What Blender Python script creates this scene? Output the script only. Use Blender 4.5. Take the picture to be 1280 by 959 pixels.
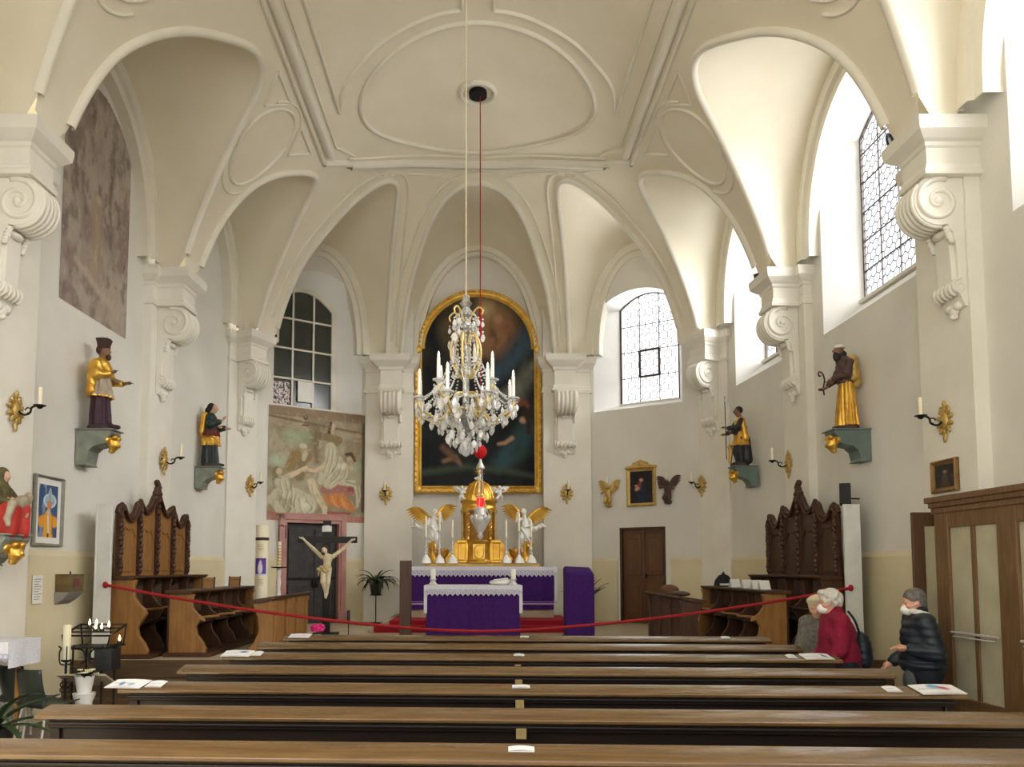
import bpy, math, random
import numpy as np
from mathutils import Matrix, Vector, noise as mnoise
random.seed(7); rng=np.random.default_rng(7)
C=bpy.context.scene.collection
PI=math.pi
def clear_all():
    for o in list(bpy.data.objects): bpy.data.objects.remove(o)
clear_all()
def T(x=0,y=0,z=0): return Matrix.Translation((x,y,z))
def RZ(a): return Matrix.Rotation(a,4,'Z')
def RX(a): return Matrix.Rotation(a,4,'X')
def RY(a): return Matrix.Rotation(a,4,'Y')
def SC(x,y=None,z=None):
    if y is None: y=z=x
    return Matrix.Diagonal((x,y,z,1))
def lin(c):
    c=c/255.
    return c/12.92 if c<=.04045 else ((c+.055)/1.055)**2.4
def S(r,g,b): return (lin(r),lin(g),lin(b),1)

# ---------------------------------------------------------------- materials
MATS={}
def mat(name,c1,c2=None,scale=4,rough=.7,metal=0,bump=0,bscale=None,detail=6,contrast=.5,spec=.5,stretch=None,emit=None,estr=0,trans=0,ior=1.45,alpha=1,coat=0):
    m=bpy.data.materials.new(name); m.use_nodes=True
    nt=m.node_tree; N=nt.nodes; L=nt.links; b=N['Principled BSDF']
    b.inputs['Base Color'].default_value=c1; b.inputs['Roughness'].default_value=rough
    b.inputs['Metallic'].default_value=metal; b.inputs['Specular IOR Level'].default_value=spec
    b.inputs['IOR'].default_value=ior
    if trans: b.inputs['Transmission Weight'].default_value=trans
    if coat: b.inputs['Coat Weight'].default_value=coat; b.inputs['Coat Roughness'].default_value=.1
    if emit: b.inputs['Emission Color'].default_value=emit; b.inputs['Emission Strength'].default_value=estr
    if alpha<1: b.inputs['Alpha'].default_value=alpha
    tc=N.new('ShaderNodeTexCoord'); src=tc.outputs['Object']
    if stretch:
        mp=N.new('ShaderNodeMapping'); mp.inputs['Scale'].default_value=stretch
        L.new(src,mp.inputs['Vector']); src=mp.outputs['Vector']
    if c2:
        n=N.new('ShaderNodeTexNoise'); n.inputs['Scale'].default_value=scale; n.inputs['Detail'].default_value=detail
        L.new(src,n.inputs['Vector'])
        r=N.new('ShaderNodeValToRGB'); r.color_ramp.elements[0].position=.5-contrast/2; r.color_ramp.elements[1].position=.5+contrast/2
        r.color_ramp.elements[0].color=c2; r.color_ramp.elements[1].color=c1
        L.new(n.outputs['Fac'],r.inputs['Fac']); L.new(r.outputs['Color'],b.inputs['Base Color'])
    if bump:
        n2=N.new('ShaderNodeTexNoise'); n2.inputs['Scale'].default_value=bscale or scale*6; n2.inputs['Detail'].default_value=4
        L.new(src,n2.inputs['Vector'])
        bp=N.new('ShaderNodeBump'); bp.inputs['Strength'].default_value=bump; bp.inputs['Distance'].default_value=.02
        L.new(n2.outputs['Fac'],bp.inputs['Height']); L.new(bp.outputs['Normal'],b.inputs['Normal'])
    MATS[name]=m; return m
def vcmat(name,rough=.75,nz=.12,nscale=60,spec=.3):
    """a painted surface: brush colours are stored per vertex (a picture has its own colours), plus a fine canvas noise"""
    m=bpy.data.materials.new(name); m.use_nodes=True
    nt=m.node_tree; N=nt.nodes; L=nt.links; b=N['Principled BSDF']
    a=N.new('ShaderNodeAttribute'); a.attribute_name='paint'
    n=N.new('ShaderNodeTexNoise'); n.inputs['Scale'].default_value=nscale; n.inputs['Detail'].default_value=5
    tc=N.new('ShaderNodeTexCoord'); L.new(tc.outputs['Object'],n.inputs['Vector'])
    mr=N.new('ShaderNodeMapRange'); mr.inputs['To Min'].default_value=1-nz; mr.inputs['To Max'].default_value=1+nz
    L.new(n.outputs['Fac'],mr.inputs['Value'])
    vm=N.new('ShaderNodeVectorMath'); vm.operation='SCALE'
    L.new(a.outputs['Color'],vm.inputs[0]); L.new(mr.outputs['Result'],vm.inputs['Scale'])
    L.new(vm.outputs['Vector'],b.inputs['Base Color']); b.inputs['Roughness'].default_value=rough; b.inputs['Specular IOR Level'].default_value=spec
    MATS[name]=m; return m

# ---------------------------------------------------------------- mesh builder
class MB:
    def __init__(s): s.v=[]; s.f=[]; s.M=Matrix.Identity(4)
    def add(s,vs,fs,M=None):
        o=len(s.v); X=s.M@M if M is not None else s.M
        s.v.extend(tuple(X@Vector(p)) for p in vs); s.f.extend(tuple(i+o for i in f) for f in fs); return s
    def addnp(s,vs,fs,M=None): return s.add([tuple(map(float,p)) for p in vs],[tuple(map(int,f)) for f in fs],M)
    def box(s,x0,x1,y0,y1,z0,z1,M=None):
        v=[(x,y,z) for x in (x0,x1) for y in (y0,y1) for z in (z0,z1)]
        return s.add(v,[(0,1,3,2),(4,6,7,5),(0,4,5,1),(2,3,7,6),(0,2,6,4),(1,5,7,3)],M)
    def cbox(s,c,d,M=None):
        return s.box(c[0]-d[0]/2,c[0]+d[0]/2,c[1]-d[1]/2,c[1]+d[1]/2,c[2]-d[2]/2,c[2]+d[2]/2,M)
    def bar(s,a,b,w,h=None,up=(0,0,1)):
        a=Vector(a);b=Vector(b);h=h or w; d=(b-a).normalized(); u=Vector(up)
        if abs(d.dot(u))>.95: u=Vector((1,0,0))
        x=d.cross(u).normalized(); z=x.cross(d)
        v=[p+x*sx*w/2+z*sz*h/2 for p in (a,b) for sx,sz in ((-1,-1),(1,-1),(1,1),(-1,1))]
        return s.add(v,[(0,1,2,3),(7,6,5,4),(0,4,5,1),(1,5,6,2),(2,6,7,3),(3,7,4,0)])
    def tube(s,pts,r,n=8,closed=False,M=None,flat=None):
        P=[Vector(p) for p in pts]; k=len(P)
        R=r if hasattr(r,'__len__') else [r]*k
        vs=[];fs=[]; nx=None
        for i in range(k):
            if closed: d=(P[(i+1)%k]-P[i-1])
            else: d=P[min(i+1,k-1)]-P[max(i-1,0)]
            if d.length<1e-9: d=Vector((0,0,1))
            d.normalize()
            if nx is None:
                u=Vector((0,0,1)) if abs(d.z)<.9 else Vector((1,0,0))
                nx=u.cross(d).normalized()
            else:
                nx=(nx-d*nx.dot(d))
                nx=nx.normalized() if nx.length>1e-6 else Vector((1,0,0)).cross(d).normalized()
            ny=d.cross(nx)
            for j in range(n):
                a=2*PI*j/n
                vs.append(P[i]+nx*math.cos(a)*R[i]+ny*math.sin(a)*R[i])
        m=k if closed else k-1
        for i in range(m):
            for j in range(n):
                a=i*n+j;b=i*n+(j+1)%n;c=((i+1)%k)*n+(j+1)%n;d2=((i+1)%k)*n+j
                fs.append((a,b,c,d2))
        if not closed: fs.append(tuple(range(n-1,-1,-1))); fs.append(tuple((k-1)*n+j for j in range(n)))
        return s.add(vs,fs,M)
    def lathe(s,prof,n=20,M=None,a0=0,a1=2*PI,flute=None):
        full=abs(a1-a0-2*PI)<1e-6; m=n if full else n+1; vs=[];fs=[]
        for r,z in prof:
            for j in range(m):
                a=a0+(a1-a0)*j/n; rr=r*(1+(flute[1]*math.cos(flute[0]*a) if flute else 0))
                vs.append((rr*math.cos(a),rr*math.sin(a),z))
        for i in range(len(prof)-1):
            for j in range(n):
                a=i*m+j;b=i*m+(j+1)%m;fs.append((a,b,b+m,a+m))
        if full:
            if prof[0][0]>1e-4: fs.append(tuple(range(m-1,-1,-1)))
            if prof[-1][0]>1e-4: fs.append(tuple((len(prof)-1)*m+j for j in range(m)))
        return s.add(vs,fs,M)
    def ell(s,c,r,n=12,m=8,M=None):
        if not hasattr(r,'__len__'): r=(r,r,r)
        X=T(*c)@SC(*r)
        if M is not None: X=T(*c)@M@SC(*r)
        vs=[(0,0,-1)];fs=[]
        for i in range(1,m):
            ph=-PI/2+PI*i/m
            for j in range(n): vs.append((math.cos(ph)*math.cos(2*PI*j/n),math.cos(ph)*math.sin(2*PI*j/n),math.sin(ph)))
        vs.append((0,0,1)); e=len(vs)-1
        for j in range(n):
            fs.append((0,1+(j+1)%n,1+j)); fs.append((e,e-n+j,e-n+(j+1)%n))
            for i in range(m-2):
                a=1+i*n+j;b=1+i*n+(j+1)%n; fs.append((a,b,b+n,a+n))
        return s.add(vs,fs,X)
    def prism(s,poly,y0,y1,M=None):
        """polygon in the xz plane, extruded along y"""
        k=len(poly); v=[(x,y0,z) for x,z in poly]+[(x,y1,z) for x,z in poly]
        f=[tuple(range(k)),tuple(range(2*k-1,k-1,-1))]+[(i,i+k,(i+1)%k+k,(i+1)%k) for i in range(k)]
        return s.add(v,f,M)
    def grid(s,fn,nu,nv,M=None,closeu=False):
        v=[fn(i/nu,j/nv) for i in range(nu+(0 if closeu else 1)) for j in range(nv+1)]
        k=nu if closeu else nu+1; f=[]
        for i in range(nu):
            for j in range(nv):
                a=i*(nv+1)+j; b=((i+1)%k)*(nv+1)+j; f.append((a,b,b+1,a+1))
        return s.add(v,f,M)
    def loft(s,rings,closed=True,caps=True,M=None):
        k=len(rings[0]); v=[p for r in rings for p in r]; f=[]
        for i in range(len(rings)-1):
            for j in range(k if closed else k-1):
                a=i*k+j;b=i*k+(j+1)%k; f.append((a,b,b+k,a+k))
        if caps and closed: f.append(tuple(range(k-1,-1,-1))); f.append(tuple((len(rings)-1)*k+j for j in range(k)))
        return s.add(v,f,M)
    def build(s,name,m,parent=None,smooth=38,bevel=0,seg=2,recalc=True):
        me=bpy.data.meshes.new(name); me.from_pydata(s.v,[],s.f); me.update()
        if recalc:
            import bmesh
            bm=bmesh.new(); bm.from_mesh(me); bmesh.ops.recalc_face_normals(bm,faces=bm.faces); bm.to_mesh(me); bm.free()
        o=bpy.data.objects.new(name,me); C.objects.link(o)
        if m is not None: me.materials.append(m if not isinstance(m,str) else MATS[m])
        if smooth:
            me.shade_smooth()
            if smooth<180: me.set_sharp_from_angle(angle=math.radians(smooth))
        if bevel:
            b=o.modifiers.new('bevel','BEVEL'); b.width=bevel; b.segments=seg; b.limit_method='ANGLE'; b.angle_limit=math.radians(40)
        if parent is not None: o.parent=parent
        return o
def tag(o,label=None,cat=None,group=None,kind=None):
    if label: o['label']=label
    if cat: o['category']=cat
    if group: o['group']=group
    if kind: o['kind']=kind
    return o
def thing(name,label,cat,loc=(0,0,0),rz=0,group=None):
    o=bpy.data.objects.new(name,None); o.empty_display_size=.1; C.objects.link(o)
    o.location=loc; o.rotation_euler=(0,0,rz); return tag(o,label,cat,group)
def dup(root,loc=None,rz=None,label=None,group=None,scale=None):
    r=root.copy(); C.objects.link(r)
    if loc is not None: r.location=loc
    if rz is not None: r.rotation_euler=(0,0,rz)
    if label: r['label']=label
    if group: r['group']=group
    if scale: r.scale=scale
    def kids(a,b):
        for ch in list(a.children):
            c=ch.copy(); C.objects.link(c); c.parent=b; kids(ch,c)
    kids(root,r); return r
def struct(o): o['kind']='structure'; return o
def catmull(pts,n=8,closed=False):
    P=[np.array(p,float) for p in pts]; k=len(P); out=[]
    for i in range(k if closed else k-1):
        if closed: a,b,c,d=P[i-1],P[i],P[(i+1)%k],P[(i+2)%k]
        else:
            b,c=P[i],P[i+1]; a=P[i-1] if i>0 else 2*b-c; d=P[i+2] if i+2<k else 2*c-b
        for j in range(n):
            t=j/n; out.append(.5*((2*b)+(c-a)*t+(2*a-5*b+4*c-d)*t*t+(3*b-a-3*c+d)*t**3))
    if not closed: out.append(P[-1])
    return np.array(out)

# ---------------------------------------------------------------- implicit surfaces (one continuous skin)
class SD:
    """blend of rounded shapes turned into one closed skin by surface nets"""
    def __init__(s): s.ops=[]; s.lo=np.array([9e9]*3); s.hi=-s.lo
    def _bb(s,pts,r):
        for p in pts: s.lo=np.minimum(s.lo,np.array(p)-r); s.hi=np.maximum(s.hi,np.array(p)+r)
    def cap(s,a,b,ra,rb=None,k=.02):
        rb=ra if rb is None else rb; s._bb([a],ra); s._bb([b],rb); s.ops.append(('c',np.array(a,float),np.array(b,float),ra,rb,k)); return s
    def chain(s,pts,rs,k=.02):
        for i in range(len(pts)-1): s.cap(pts[i],pts[i+1],rs[i],rs[i+1],k)
        return s
    def ell(s,c,r,k=.02,rot=None):
        r=np.array(r,float)*np.ones(3); s._bb([c],r.max()); s.ops.append(('e',np.array(c,float),r,None if rot is None else np.array(rot.to_3x3().inverted()),k)); return s
    def sub(s,c,r,k=.01):
        s.ops.append(('s',np.array(c,float),np.array(r,float)*np.ones(3),k)); return s
    def cone(s,prof,c=(0,0),k=.02,fold=0,nf=9,ph=0,oval=(1,1),twist=0,lean=(0,0)):
        """a draped skirt: radius by height, oval, with folds running down"""
        z0=prof[0][1]; z1=prof[-1][1]; rm=max(p[0] for p in prof)*(1+fold)*max(oval)
        s.lo=np.minimum(s.lo,(c[0]-rm-abs(lean[0]),c[1]-rm-abs(lean[1]),z0)); s.hi=np.maximum(s.hi,(c[0]+rm+abs(lean[0]),c[1]+rm+abs(lean[1]),z1))
        s.ops.append(('k',prof,c,k,fold,nf,ph,oval,twist,lean)); return s
    def cut(s,axis,val,keep):   # keep +1: above
        s.ops.append(('p',axis,val,keep)); return s
    def mesh(s,h,warp=None):
        lo=s.lo-2.5*h; hi=s.hi+2.5*h
        ax=[np.arange(lo[i],hi[i]+h,h) for i in range(3)]
        X,Y,Z=np.meshgrid(*ax,indexing='ij',sparse=False); X=X.astype(np.float32);Y=Y.astype(np.float32);Z=Z.astype(np.float32)
        D=None
        for op in s.ops:
            t=op[0]
            if t=='c':
                _,a,b,ra,rb,k=op; ba=b-a; L2=max(float(ba@ba),1e-9)
                tt=np.clip(((X-a[0])*ba[0]+(Y-a[1])*ba[1]+(Z-a[2])*ba[2])/L2,0,1)
                d=np.sqrt((X-a[0]-tt*ba[0])**2+(Y-a[1]-tt*ba[1])**2+(Z-a[2]-tt*ba[2])**2)-(ra+(rb-ra)*tt)
            elif t in('e','s'):
                c,r=op[1],op[2]; x,y,z=X-c[0],Y-c[1],Z-c[2]
                if t=='e' and op[3] is not None:
                    m=op[3]; x,y,z=(m[0,0]*x+m[0,1]*y+m[0,2]*z),(m[1,0]*x+m[1,1]*y+m[1,2]*z),(m[2,0]*x+m[2,1]*y+m[2,2]*z)
                k0=np.sqrt((x/r[0])**2+(y/r[1])**2+(z/r[2])**2)+1e-6
                k1=np.sqrt((x/r[0]**2)**2+(y/r[1]**2)**2+(z/r[2]**2)**2)+1e-6
                d=k0*(k0-1)/k1; k=op[-1]
            elif t=='k':
                _,prof,c,k,fold,nf,ph,ov,tw,ln=op
                zs=[p[1] for p in prof]; rs=[p[0] for p in prof]
                f=(Z-zs[0])/(zs[-1]-zs[0]); f=np.clip(f,0,1)
                x=(X-c[0]-ln[0]*f)/ov[0]; y=(Y-c[1]-ln[1]*f)/ov[1]
                rad=np.interp(Z,zs,rs); an=np.arctan2(y,x)+tw*f
                fd=fold*(1-.55*f)*(np.sin(nf*an+ph)+.5*np.sin((nf*2+1)*an+ph*2+3*f))
                d=(np.sqrt(x*x+y*y)-rad*(1+fd))*min(ov)*.8
                d=np.maximum(d,np.maximum(zs[0]-Z,Z-zs[-1]))
            elif t=='p':
                _,axx,val,keep=op; W=(X,Y,Z)[axx]; D=np.maximum(D,(val-W)*keep); continue
            if D is None: D=d; continue
            if t=='s':
                hh=np.clip(.5-.5*(D+d)/k,0,1); D=D*(1-hh)+(-d)*hh+k*hh*(1-hh)
            else:
                if k<=0: D=np.minimum(D,d)
                else:
                    hh=np.clip(.5+.5*(D-d)/k,0,1); D=D*(1-hh)+d*hh-k*hh*(1-hh)
        if warp is not None: D=D+warp(X,Y,Z)
        return nets(D,lo,h)
    def build(s,name,m,parent,h=.012,warp=None,M=None):
        v,f=s.mesh(h,warp); b=MB(); b.addnp(v,f,M); return b.build(name,m,parent,smooth=180,recalc=False)
def nets(D,lo,h):
    Sg=D<0; nx,ny,nz=D.shape
    cs=Sg[:-1,:-1,:-1].astype(np.int8)
    tot=sum(Sg[i:nx-1+i,j:ny-1+j,k:nz-1+k].astype(np.int8) for i in(0,1) for j in(0,1) for k in(0,1))
    act=(tot>0)&(tot<8); idx=-np.ones(act.shape,np.int64); ii=np.argwhere(act); idx[act]=np.arange(len(ii))
    acc=np.zeros((len(ii),3)); cnt=np.zeros(len(ii))
    cor=[(i,j,k) for i in(0,1) for j in(0,1) for k in(0,1)]
    for a in cor:
        for ax in range(3):
            if a[ax]==1: continue
            b=list(a); b[ax]=1
            da=D[ii[:,0]+a[0],ii[:,1]+a[1],ii[:,2]+a[2]]; db=D[ii[:,0]+b[0],ii[:,1]+b[1],ii[:,2]+b[2]]
            m=(da<0)!=(db<0); den=np.where(m,da-db,1); t=np.where(m,da/den,0)
            p=np.array(a,float)[None,:].repeat(len(ii),0); p[:,ax]+=t
            acc[m]+=p[m]; cnt[m]+=1
    V=lo+(ii+acc/np.maximum(cnt,1)[:,None])*h
    F=[]
    for ax in range(3):
        a1,a2=(ax+1)%3,(ax+2)%3
        sl=[slice(None)]*3; sl[ax]=slice(0,-1); s2=[slice(None)]*3; s2[ax]=slice(1,None)
        ch=Sg[tuple(sl)]!=Sg[tuple(s2)]
        e=np.argwhere(ch); e=e[(e[:,a1]>0)&(e[:,a2]>0)&(e[:,a1]<D.shape[a1]-1)&(e[:,a2]<D.shape[a2]-1)]
        if not len(e): continue
        pos=Sg[e[:,0],e[:,1],e[:,2]]
        def g(o1,o2):
            q=e.copy(); q[:,a1]-=o1; q[:,a2]-=o2; return idx[q[:,0],q[:,1],q[:,2]]
        q=np.stack([g(1,1),g(0,1),g(0,0),g(1,0)],1); q[~pos]=q[~pos][:,::-1]
        F.append(q)
    return V,np.concatenate(F)

# ---------------------------------------------------------------- painted pictures (brush strokes on a fine grid)
class Paint:
    """a canvas w x h metres; colours laid on stroke after stroke"""
    def __init__(s,nu,nv,base):
        s.nu,s.nv=nu,nv; s.U,s.Vv=np.meshgrid(np.linspace(0,1,nu+1),np.linspace(0,1,nv+1),indexing='ij')
        s.c=np.ones((nu+1,nv+1,3))*np.array([lin(q) for q in base])
        s.asp=1
    def nz(s,sc,seed,oct=4):
        r=np.random.default_rng(seed); out=np.zeros_like(s.U); amp=1;tot=0
        for o in range(oct):
            n=int(sc*2**o)+2; g=r.random((n+2,n+2)); x=s.U*n; y=s.Vv*n; i=x.astype(int);j=y.astype(int);fx=x-i;fy=y-j
            fx=fx*fx*(3-2*fx);fy=fy*fy*(3-2*fy)
            out+=amp*(g[i,j]*(1-fx)*(1-fy)+g[i+1,j]*fx*(1-fy)+g[i,j+1]*(1-fx)*fy+g[i+1,j+1]*fx*fy); tot+=amp; amp*=.5
        return out/tot
    def mix(s,m,col):
        m=np.clip(m,0,1)[...,None]; s.c=s.c*(1-m)+np.array([lin(q) for q in col])*m
    def cloud(s,sc,seed,col,lo=.45,hi=.65,a=1,mask=None):
        m=np.clip((s.nz(sc,seed)-lo)/(hi-lo),0,1)*a
        s.mix(m if mask is None else m*mask,col)
    def el(s,c,r,col,rot=0,soft=.15,a=1):
        x=s.U-c[0]; y=(s.Vv-c[1])*s.asp; ca,sa=math.cos(rot),math.sin(rot)
        d=np.sqrt(((x*ca+y*sa)/r[0])**2+((-x*sa+y*ca)/r[1])**2); s.mix((1-d)/soft*a if soft<.9 else np.clip(1-d,0,1)*a*1.5,col)
    def st(s,pts,rs,col,soft=.35,a=1):
        P=[(p[0],p[1]*s.asp) for p in pts]; best=np.full(s.U.shape,9.)
        if not hasattr(rs,'__len__'): rs=[rs]*len(P)
        X,Y=s.U,s.Vv*s.asp
        for i in range(len(P)-1):
            a0=np.array(P[i]);b0=np.array(P[i+1]);ba=b0-a0;t=np.clip(((X-a0[0])*ba[0]+(Y-a0[1])*ba[1])/max(ba@ba,1e-9),0,1)
            best=np.minimum(best,np.hypot(X-a0[0]-t*ba[0],Y-a0[1]-t*ba[1])/(rs[i]+(rs[i+1]-rs[i])*t))
        s.mix((1-best)/soft*a,col)
    def rect(s,x0,x1,y0,y1,col,a=1): s.mix(((s.U>=x0)&(s.U<=x1)&(s.Vv>=y0)&(s.Vv<=y1))*float(a),col)
    def build(s,name,m,parent,pos,keep=None):
        """pos(u,v)->xyz"""
        k=s.nv+1; v=[pos(float(s.U[i,j]),float(s.Vv[i,j])) for i in range(s.nu+1) for j in range(k)]
        f=[(i*k+j,(i+1)*k+j,(i+1)*k+j+1,i*k+j+1) for i in range(s.nu) for j in range(s.nv) if keep is None or keep((i+.5)/s.nu,(j+.5)/s.nv)]
        b=MB(); b.v=v; b.f=f; o=b.build(name,m,parent,smooth=0,recalc=False)
        at=o.data.attributes.new('paint','FLOAT_COLOR','POINT'); c=np.ones((len(v),4),np.float32); c[:,:3]=s.c.reshape(-1,3)
        at.data.foreach_set('color',c.ravel()); return o

# ---------------------------------------------------------------- camera
FX=960.;VX=597.;HY=710.;TILT=math.radians(4);EYE=1.87
ct,stt=math.cos(TILT),math.sin(TILT);PY0=HY-FX*math.tan(TILT)
cam_d=bpy.data.cameras.new('camera'); cam=bpy.data.objects.new('camera',cam_d); C.objects.link(cam)
cam.location=(0,0,EYE); cam.rotation_euler=(PI/2+TILT,0,0)
cam_d.sensor_fit='HORIZONTAL'; cam_d.sensor_width=36; cam_d.lens=FX/1280*36
cam_d.shift_x=(639.5-VX)/1280; cam_d.shift_y=(PY0-479.5)/1280; cam_d.clip_start=.05; cam_d.clip_end=200
bpy.context.scene.camera=cam
def at(px,py,Y):
    """world point seen at a spot of the photograph, Y metres down the nave"""
    k=math.tan(math.atan((PY0-py)/FX)+TILT); return Vector(((px-VX)*(ct+k*stt)/FX*Y,Y,EYE+k*Y))
def atx(px,py,X):
    k=math.tan(math.atan((PY0-py)/FX)+TILT); Y=X*FX/((px-VX)*(ct+k*stt)); return Vector((X,Y,EYE+k*Y))
def atz(px,py,Z):
    k=math.tan(math.atan((PY0-py)/FX)+TILT); Y=(Z-EYE)/k; return at(px,py,Y)
# ================================================================ materials of the place
mat('plaster',S(232,229,218),S(218,214,202),1.1,.85,bump=.12,bscale=30,spec=.2)
mat('plaster_wall',S(232,230,223),S(212,209,199),.8,.88,bump=.15,bscale=25,spec=.2,contrast=.6)
mat('plaster_vault',S(238,231,212),S(230,222,200),1.2,.88,bump=.08,bscale=30,spec=.15)
mat('plaster_dado',S(224,214,182),S(210,198,164),1.5,.85,bump=.1,spec=.2)
mat('plaster_white',S(240,240,238),S(232,232,230),2,.85,spec=.2)
mat('stucco',S(234,230,216),S(224,219,204),2,.8,spec=.2)
mat('stone_floor',S(150,138,118),S(120,108,92),2,.5,bump=.05)
mat('stone_pale',S(190,176,150),S(168,154,130),3,.5)
mat('carpet_red',S(170,22,40),S(140,16,34),30,.95,bump=.4,bscale=200)
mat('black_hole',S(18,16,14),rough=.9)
mat('glass_day',S(235,238,242),rough=.3)
def _glass():
    m=MATS['glass_day']; nt=m.node_tree; N=nt.nodes; L=nt.links; out=N['Material Output']
    tr=N.new('ShaderNodeBsdfTransparent'); tr.inputs['Color'].default_value=(.96,.97,1,1); tl=N.new('ShaderNodeEmission'); tl.inputs['Color'].default_value=(.95,.97,1,1); tl.inputs['Strength'].default_value=1.4
    mx=N.new('ShaderNodeMixShader'); mx.inputs['Fac'].default_value=.35; L.new(tr.outputs[0],mx.inputs[1]); L.new(tl.outputs[0],mx.inputs[2]); L.new(mx.outputs[0],out.inputs['Surface'])
_glass()
mat('lead',S(96,98,104),rough=.6)
mat('iron_bar',S(78,72,70),rough=.6,metal=.4)
mat('white_wood',S(226,222,210),S(214,209,196),5,.6)
mat('dark_pane',S(62,66,60),S(40,44,40),1.5,.15,spec=.6)
mat('paper',S(238,237,232),S(228,227,222),9,.8)

# ================================================================ vault
def V(x,y):
    x=np.abs(np.asarray(x,float)); y=np.asarray(y,float)
    t=np.maximum(0,(y-13)/4.55)**1.2
    r=4.7*((x/4.7)**2.6+t**2.6)**(1/2.6)
    rc=np.minimum(r,4.7)
    return np.where(r<4.7,5.44+np.sqrt(4.86**2-rc*rc),6.675-(r-4.7)*3.7)
def Vn(x,y,e=.01):
    gx=(V(x+e,y)-V(x-e,y))/(2*e); gy=(V(x,y+e)-V(x,y-e))/(2*e)
    n=Vector((float(gx),float(gy),-1)); return n.normalized()      # points down into the room
RA=[(4.78,8.36),(4.4,8.47),(4.16,8.6),(3.7,9.15),(3.4,9.75),(3.17,10.2),(3.11,10.6),(3.25,11.0),(3.55,11.28),(4.1,11.68),(4.45,11.86),(4.78,11.97)]
RB=[(4.78,12.5),(4.4,12.52),(4.2,12.56),(3.9,12.69),(3.6,12.97),(3.3,13.42),(3.08,13.8),(3.05,14.08),(3.22,14.34),(3.7,14.78),(4.1,15.08),(4.5,15.3),(4.78,15.45)]
RC=[(4.5,15.98),(4.24,15.79),(3.98,15.66),(3.59,15.48),(3.09,15.36),(2.69,15.2),(2.1,15.02),(1.78,15.03),(1.63,15.22),(1.70,15.65),(1.86,16.3),(2.0,16.95),(2.13,17.5)]
RD=[(-1.8,17.5),(-1.69,17.19),(-1.48,16.8),(-1.28,16.5),(-1.08,16.13),(-.7,15.63),(-.3,15.4),(0,15.35),(.3,15.4),(.7,15.63),(1.08,16.13),(1.28,16.5),(1.48,16.8),(1.69,17.19),(1.8,17.5)]
def mir(r): return [(-x,y) for x,y in r]
def shf(r,d): return [(x,y+d) for x,y in r]
BAYP=-4.15
rimsR=[('zero',shf(RA,BAYP)),('minus',shf(RA,2*BAYP)),('rear',shf(RA,3*BAYP)),('A',RA),('B',RB),('C',RC)]
rims={}
for k,r in rimsR: rims[k+'r']=r; rims[k+'l']=mir(r)
rims['D']=RD
outer={'zero':(7,None),'minus':(7,None),'A':(7,None),'B':(7,None)}
def closep(k,r):
    """closing points outside the piers"""
    if k=='D': return [(2.2,20),(-2.2,20)]
    s=1 if k.endswith('r') else -1
    if k[0]=='C': return [(s*2.4,20),(s*7,20),(s*7,16.6)]
    return [(s*7,r[-1][1]),(s*7,r[0][1])]
def smoothed(l,n=26):
    l=l.copy()
    for _ in range(n): l[1:-1]=.5*l[1:-1]+.25*(l[:-2]+l[2:])
    return l
RP={k:smoothed(catmull(r,8)) for k,r in rims.items()}
def inpoly(px,py,poly):
    ins=np.zeros(px.shape,bool); n=len(poly); j=n-1
    for i in range(n):
        xi,yi=poly[i]; xj,yj=poly[j]
        c=((yi>py)!=(yj>py))&(px<(xj-xi)*(py-yi)/((yj-yi) if yj!=yi else 1e-12)+xi); ins^=c; j=i
    return ins
def sdist(px,py,line,poly):
    d=np.full(px.shape,9e9)
    for i in range(len(line)-1):
        a=line[i];b=line[i+1];ba=b-a;t=np.clip(((px-a[0])*ba[0]+(py-a[1])*ba[1])/max(ba@ba,1e-12),0,1)
        d=np.minimum(d,np.hypot(px-a[0]-t*ba[0],py-a[1]-t*ba[1]))
    return np.where(inpoly(px,py,poly),-d,d)
def clip_tris(v,tri,F):
    """keep F>0"""
    v=list(map(tuple,v)); F=list(F); out=[]; cache={}
    def cut(a,b):
        k=(min(a,b),max(a,b))
        if k not in cache:
            t=F[a]/(F[a]-F[b]); cache[k]=len(v); v.append(tuple(v[a][i]+(v[b][i]-v[a][i])*t for i in range(3))); F.append(0)
        return cache[k]
    for t in tri:
        p=[F[i]>0 for i in t]; n=sum(p)
        if n==3: out.append(t)
        elif n==1:
            i=p.index(True); a,b,c=t[i],t[(i+1)%3],t[(i+2)%3]; out.append((a,cut(a,b),cut(a,c)))
        elif n==2:
            i=p.index(False); a,b,c=t[i],t[(i+1)%3],t[(i+2)%3]; x=cut(a,b); y=cut(a,c); out.append((x,b,c)); out.append((x,c,y))
    return v,out
Y0V=-4.4
xs=np.linspace(-5.0,5.0,141); ys=np.linspace(Y0V,17.6,306)
XX,YY=np.meshgrid(xs,ys,indexing='ij'); vv=np.stack([XX,YY,V(XX,YY)],-1).reshape(-1,3)
nv=len(ys); tri=[]
for i in range(len(xs)-1):
    for j in range(nv-1):
        a=i*nv+j;b=a+nv; tri+= [(a,b,b+1),(a,b+1,a+1)]
Fv=np.full(len(vv),9.)
for k,l in RP.items():
    poly=[tuple(p) for p in l]+closep(k,rims[k]); Fv=np.minimum(Fv,sdist(vv[:,0],vv[:,1],l,poly))
Fv=np.minimum(Fv,np.hypot(vv[:,0],vv[:,1]-13.08)-.15)
Fv=np.minimum(Fv,(vv[:,2]-6.66))
vv,tri=clip_tris(vv,tri,Fv)
b=MB(); b.v=vv; b.f=tri
ceiling=struct(b.build('ceiling','plaster_vault',smooth=180,recalc=False)); ceiling['label']='cream plaster vault of the church'

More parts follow.
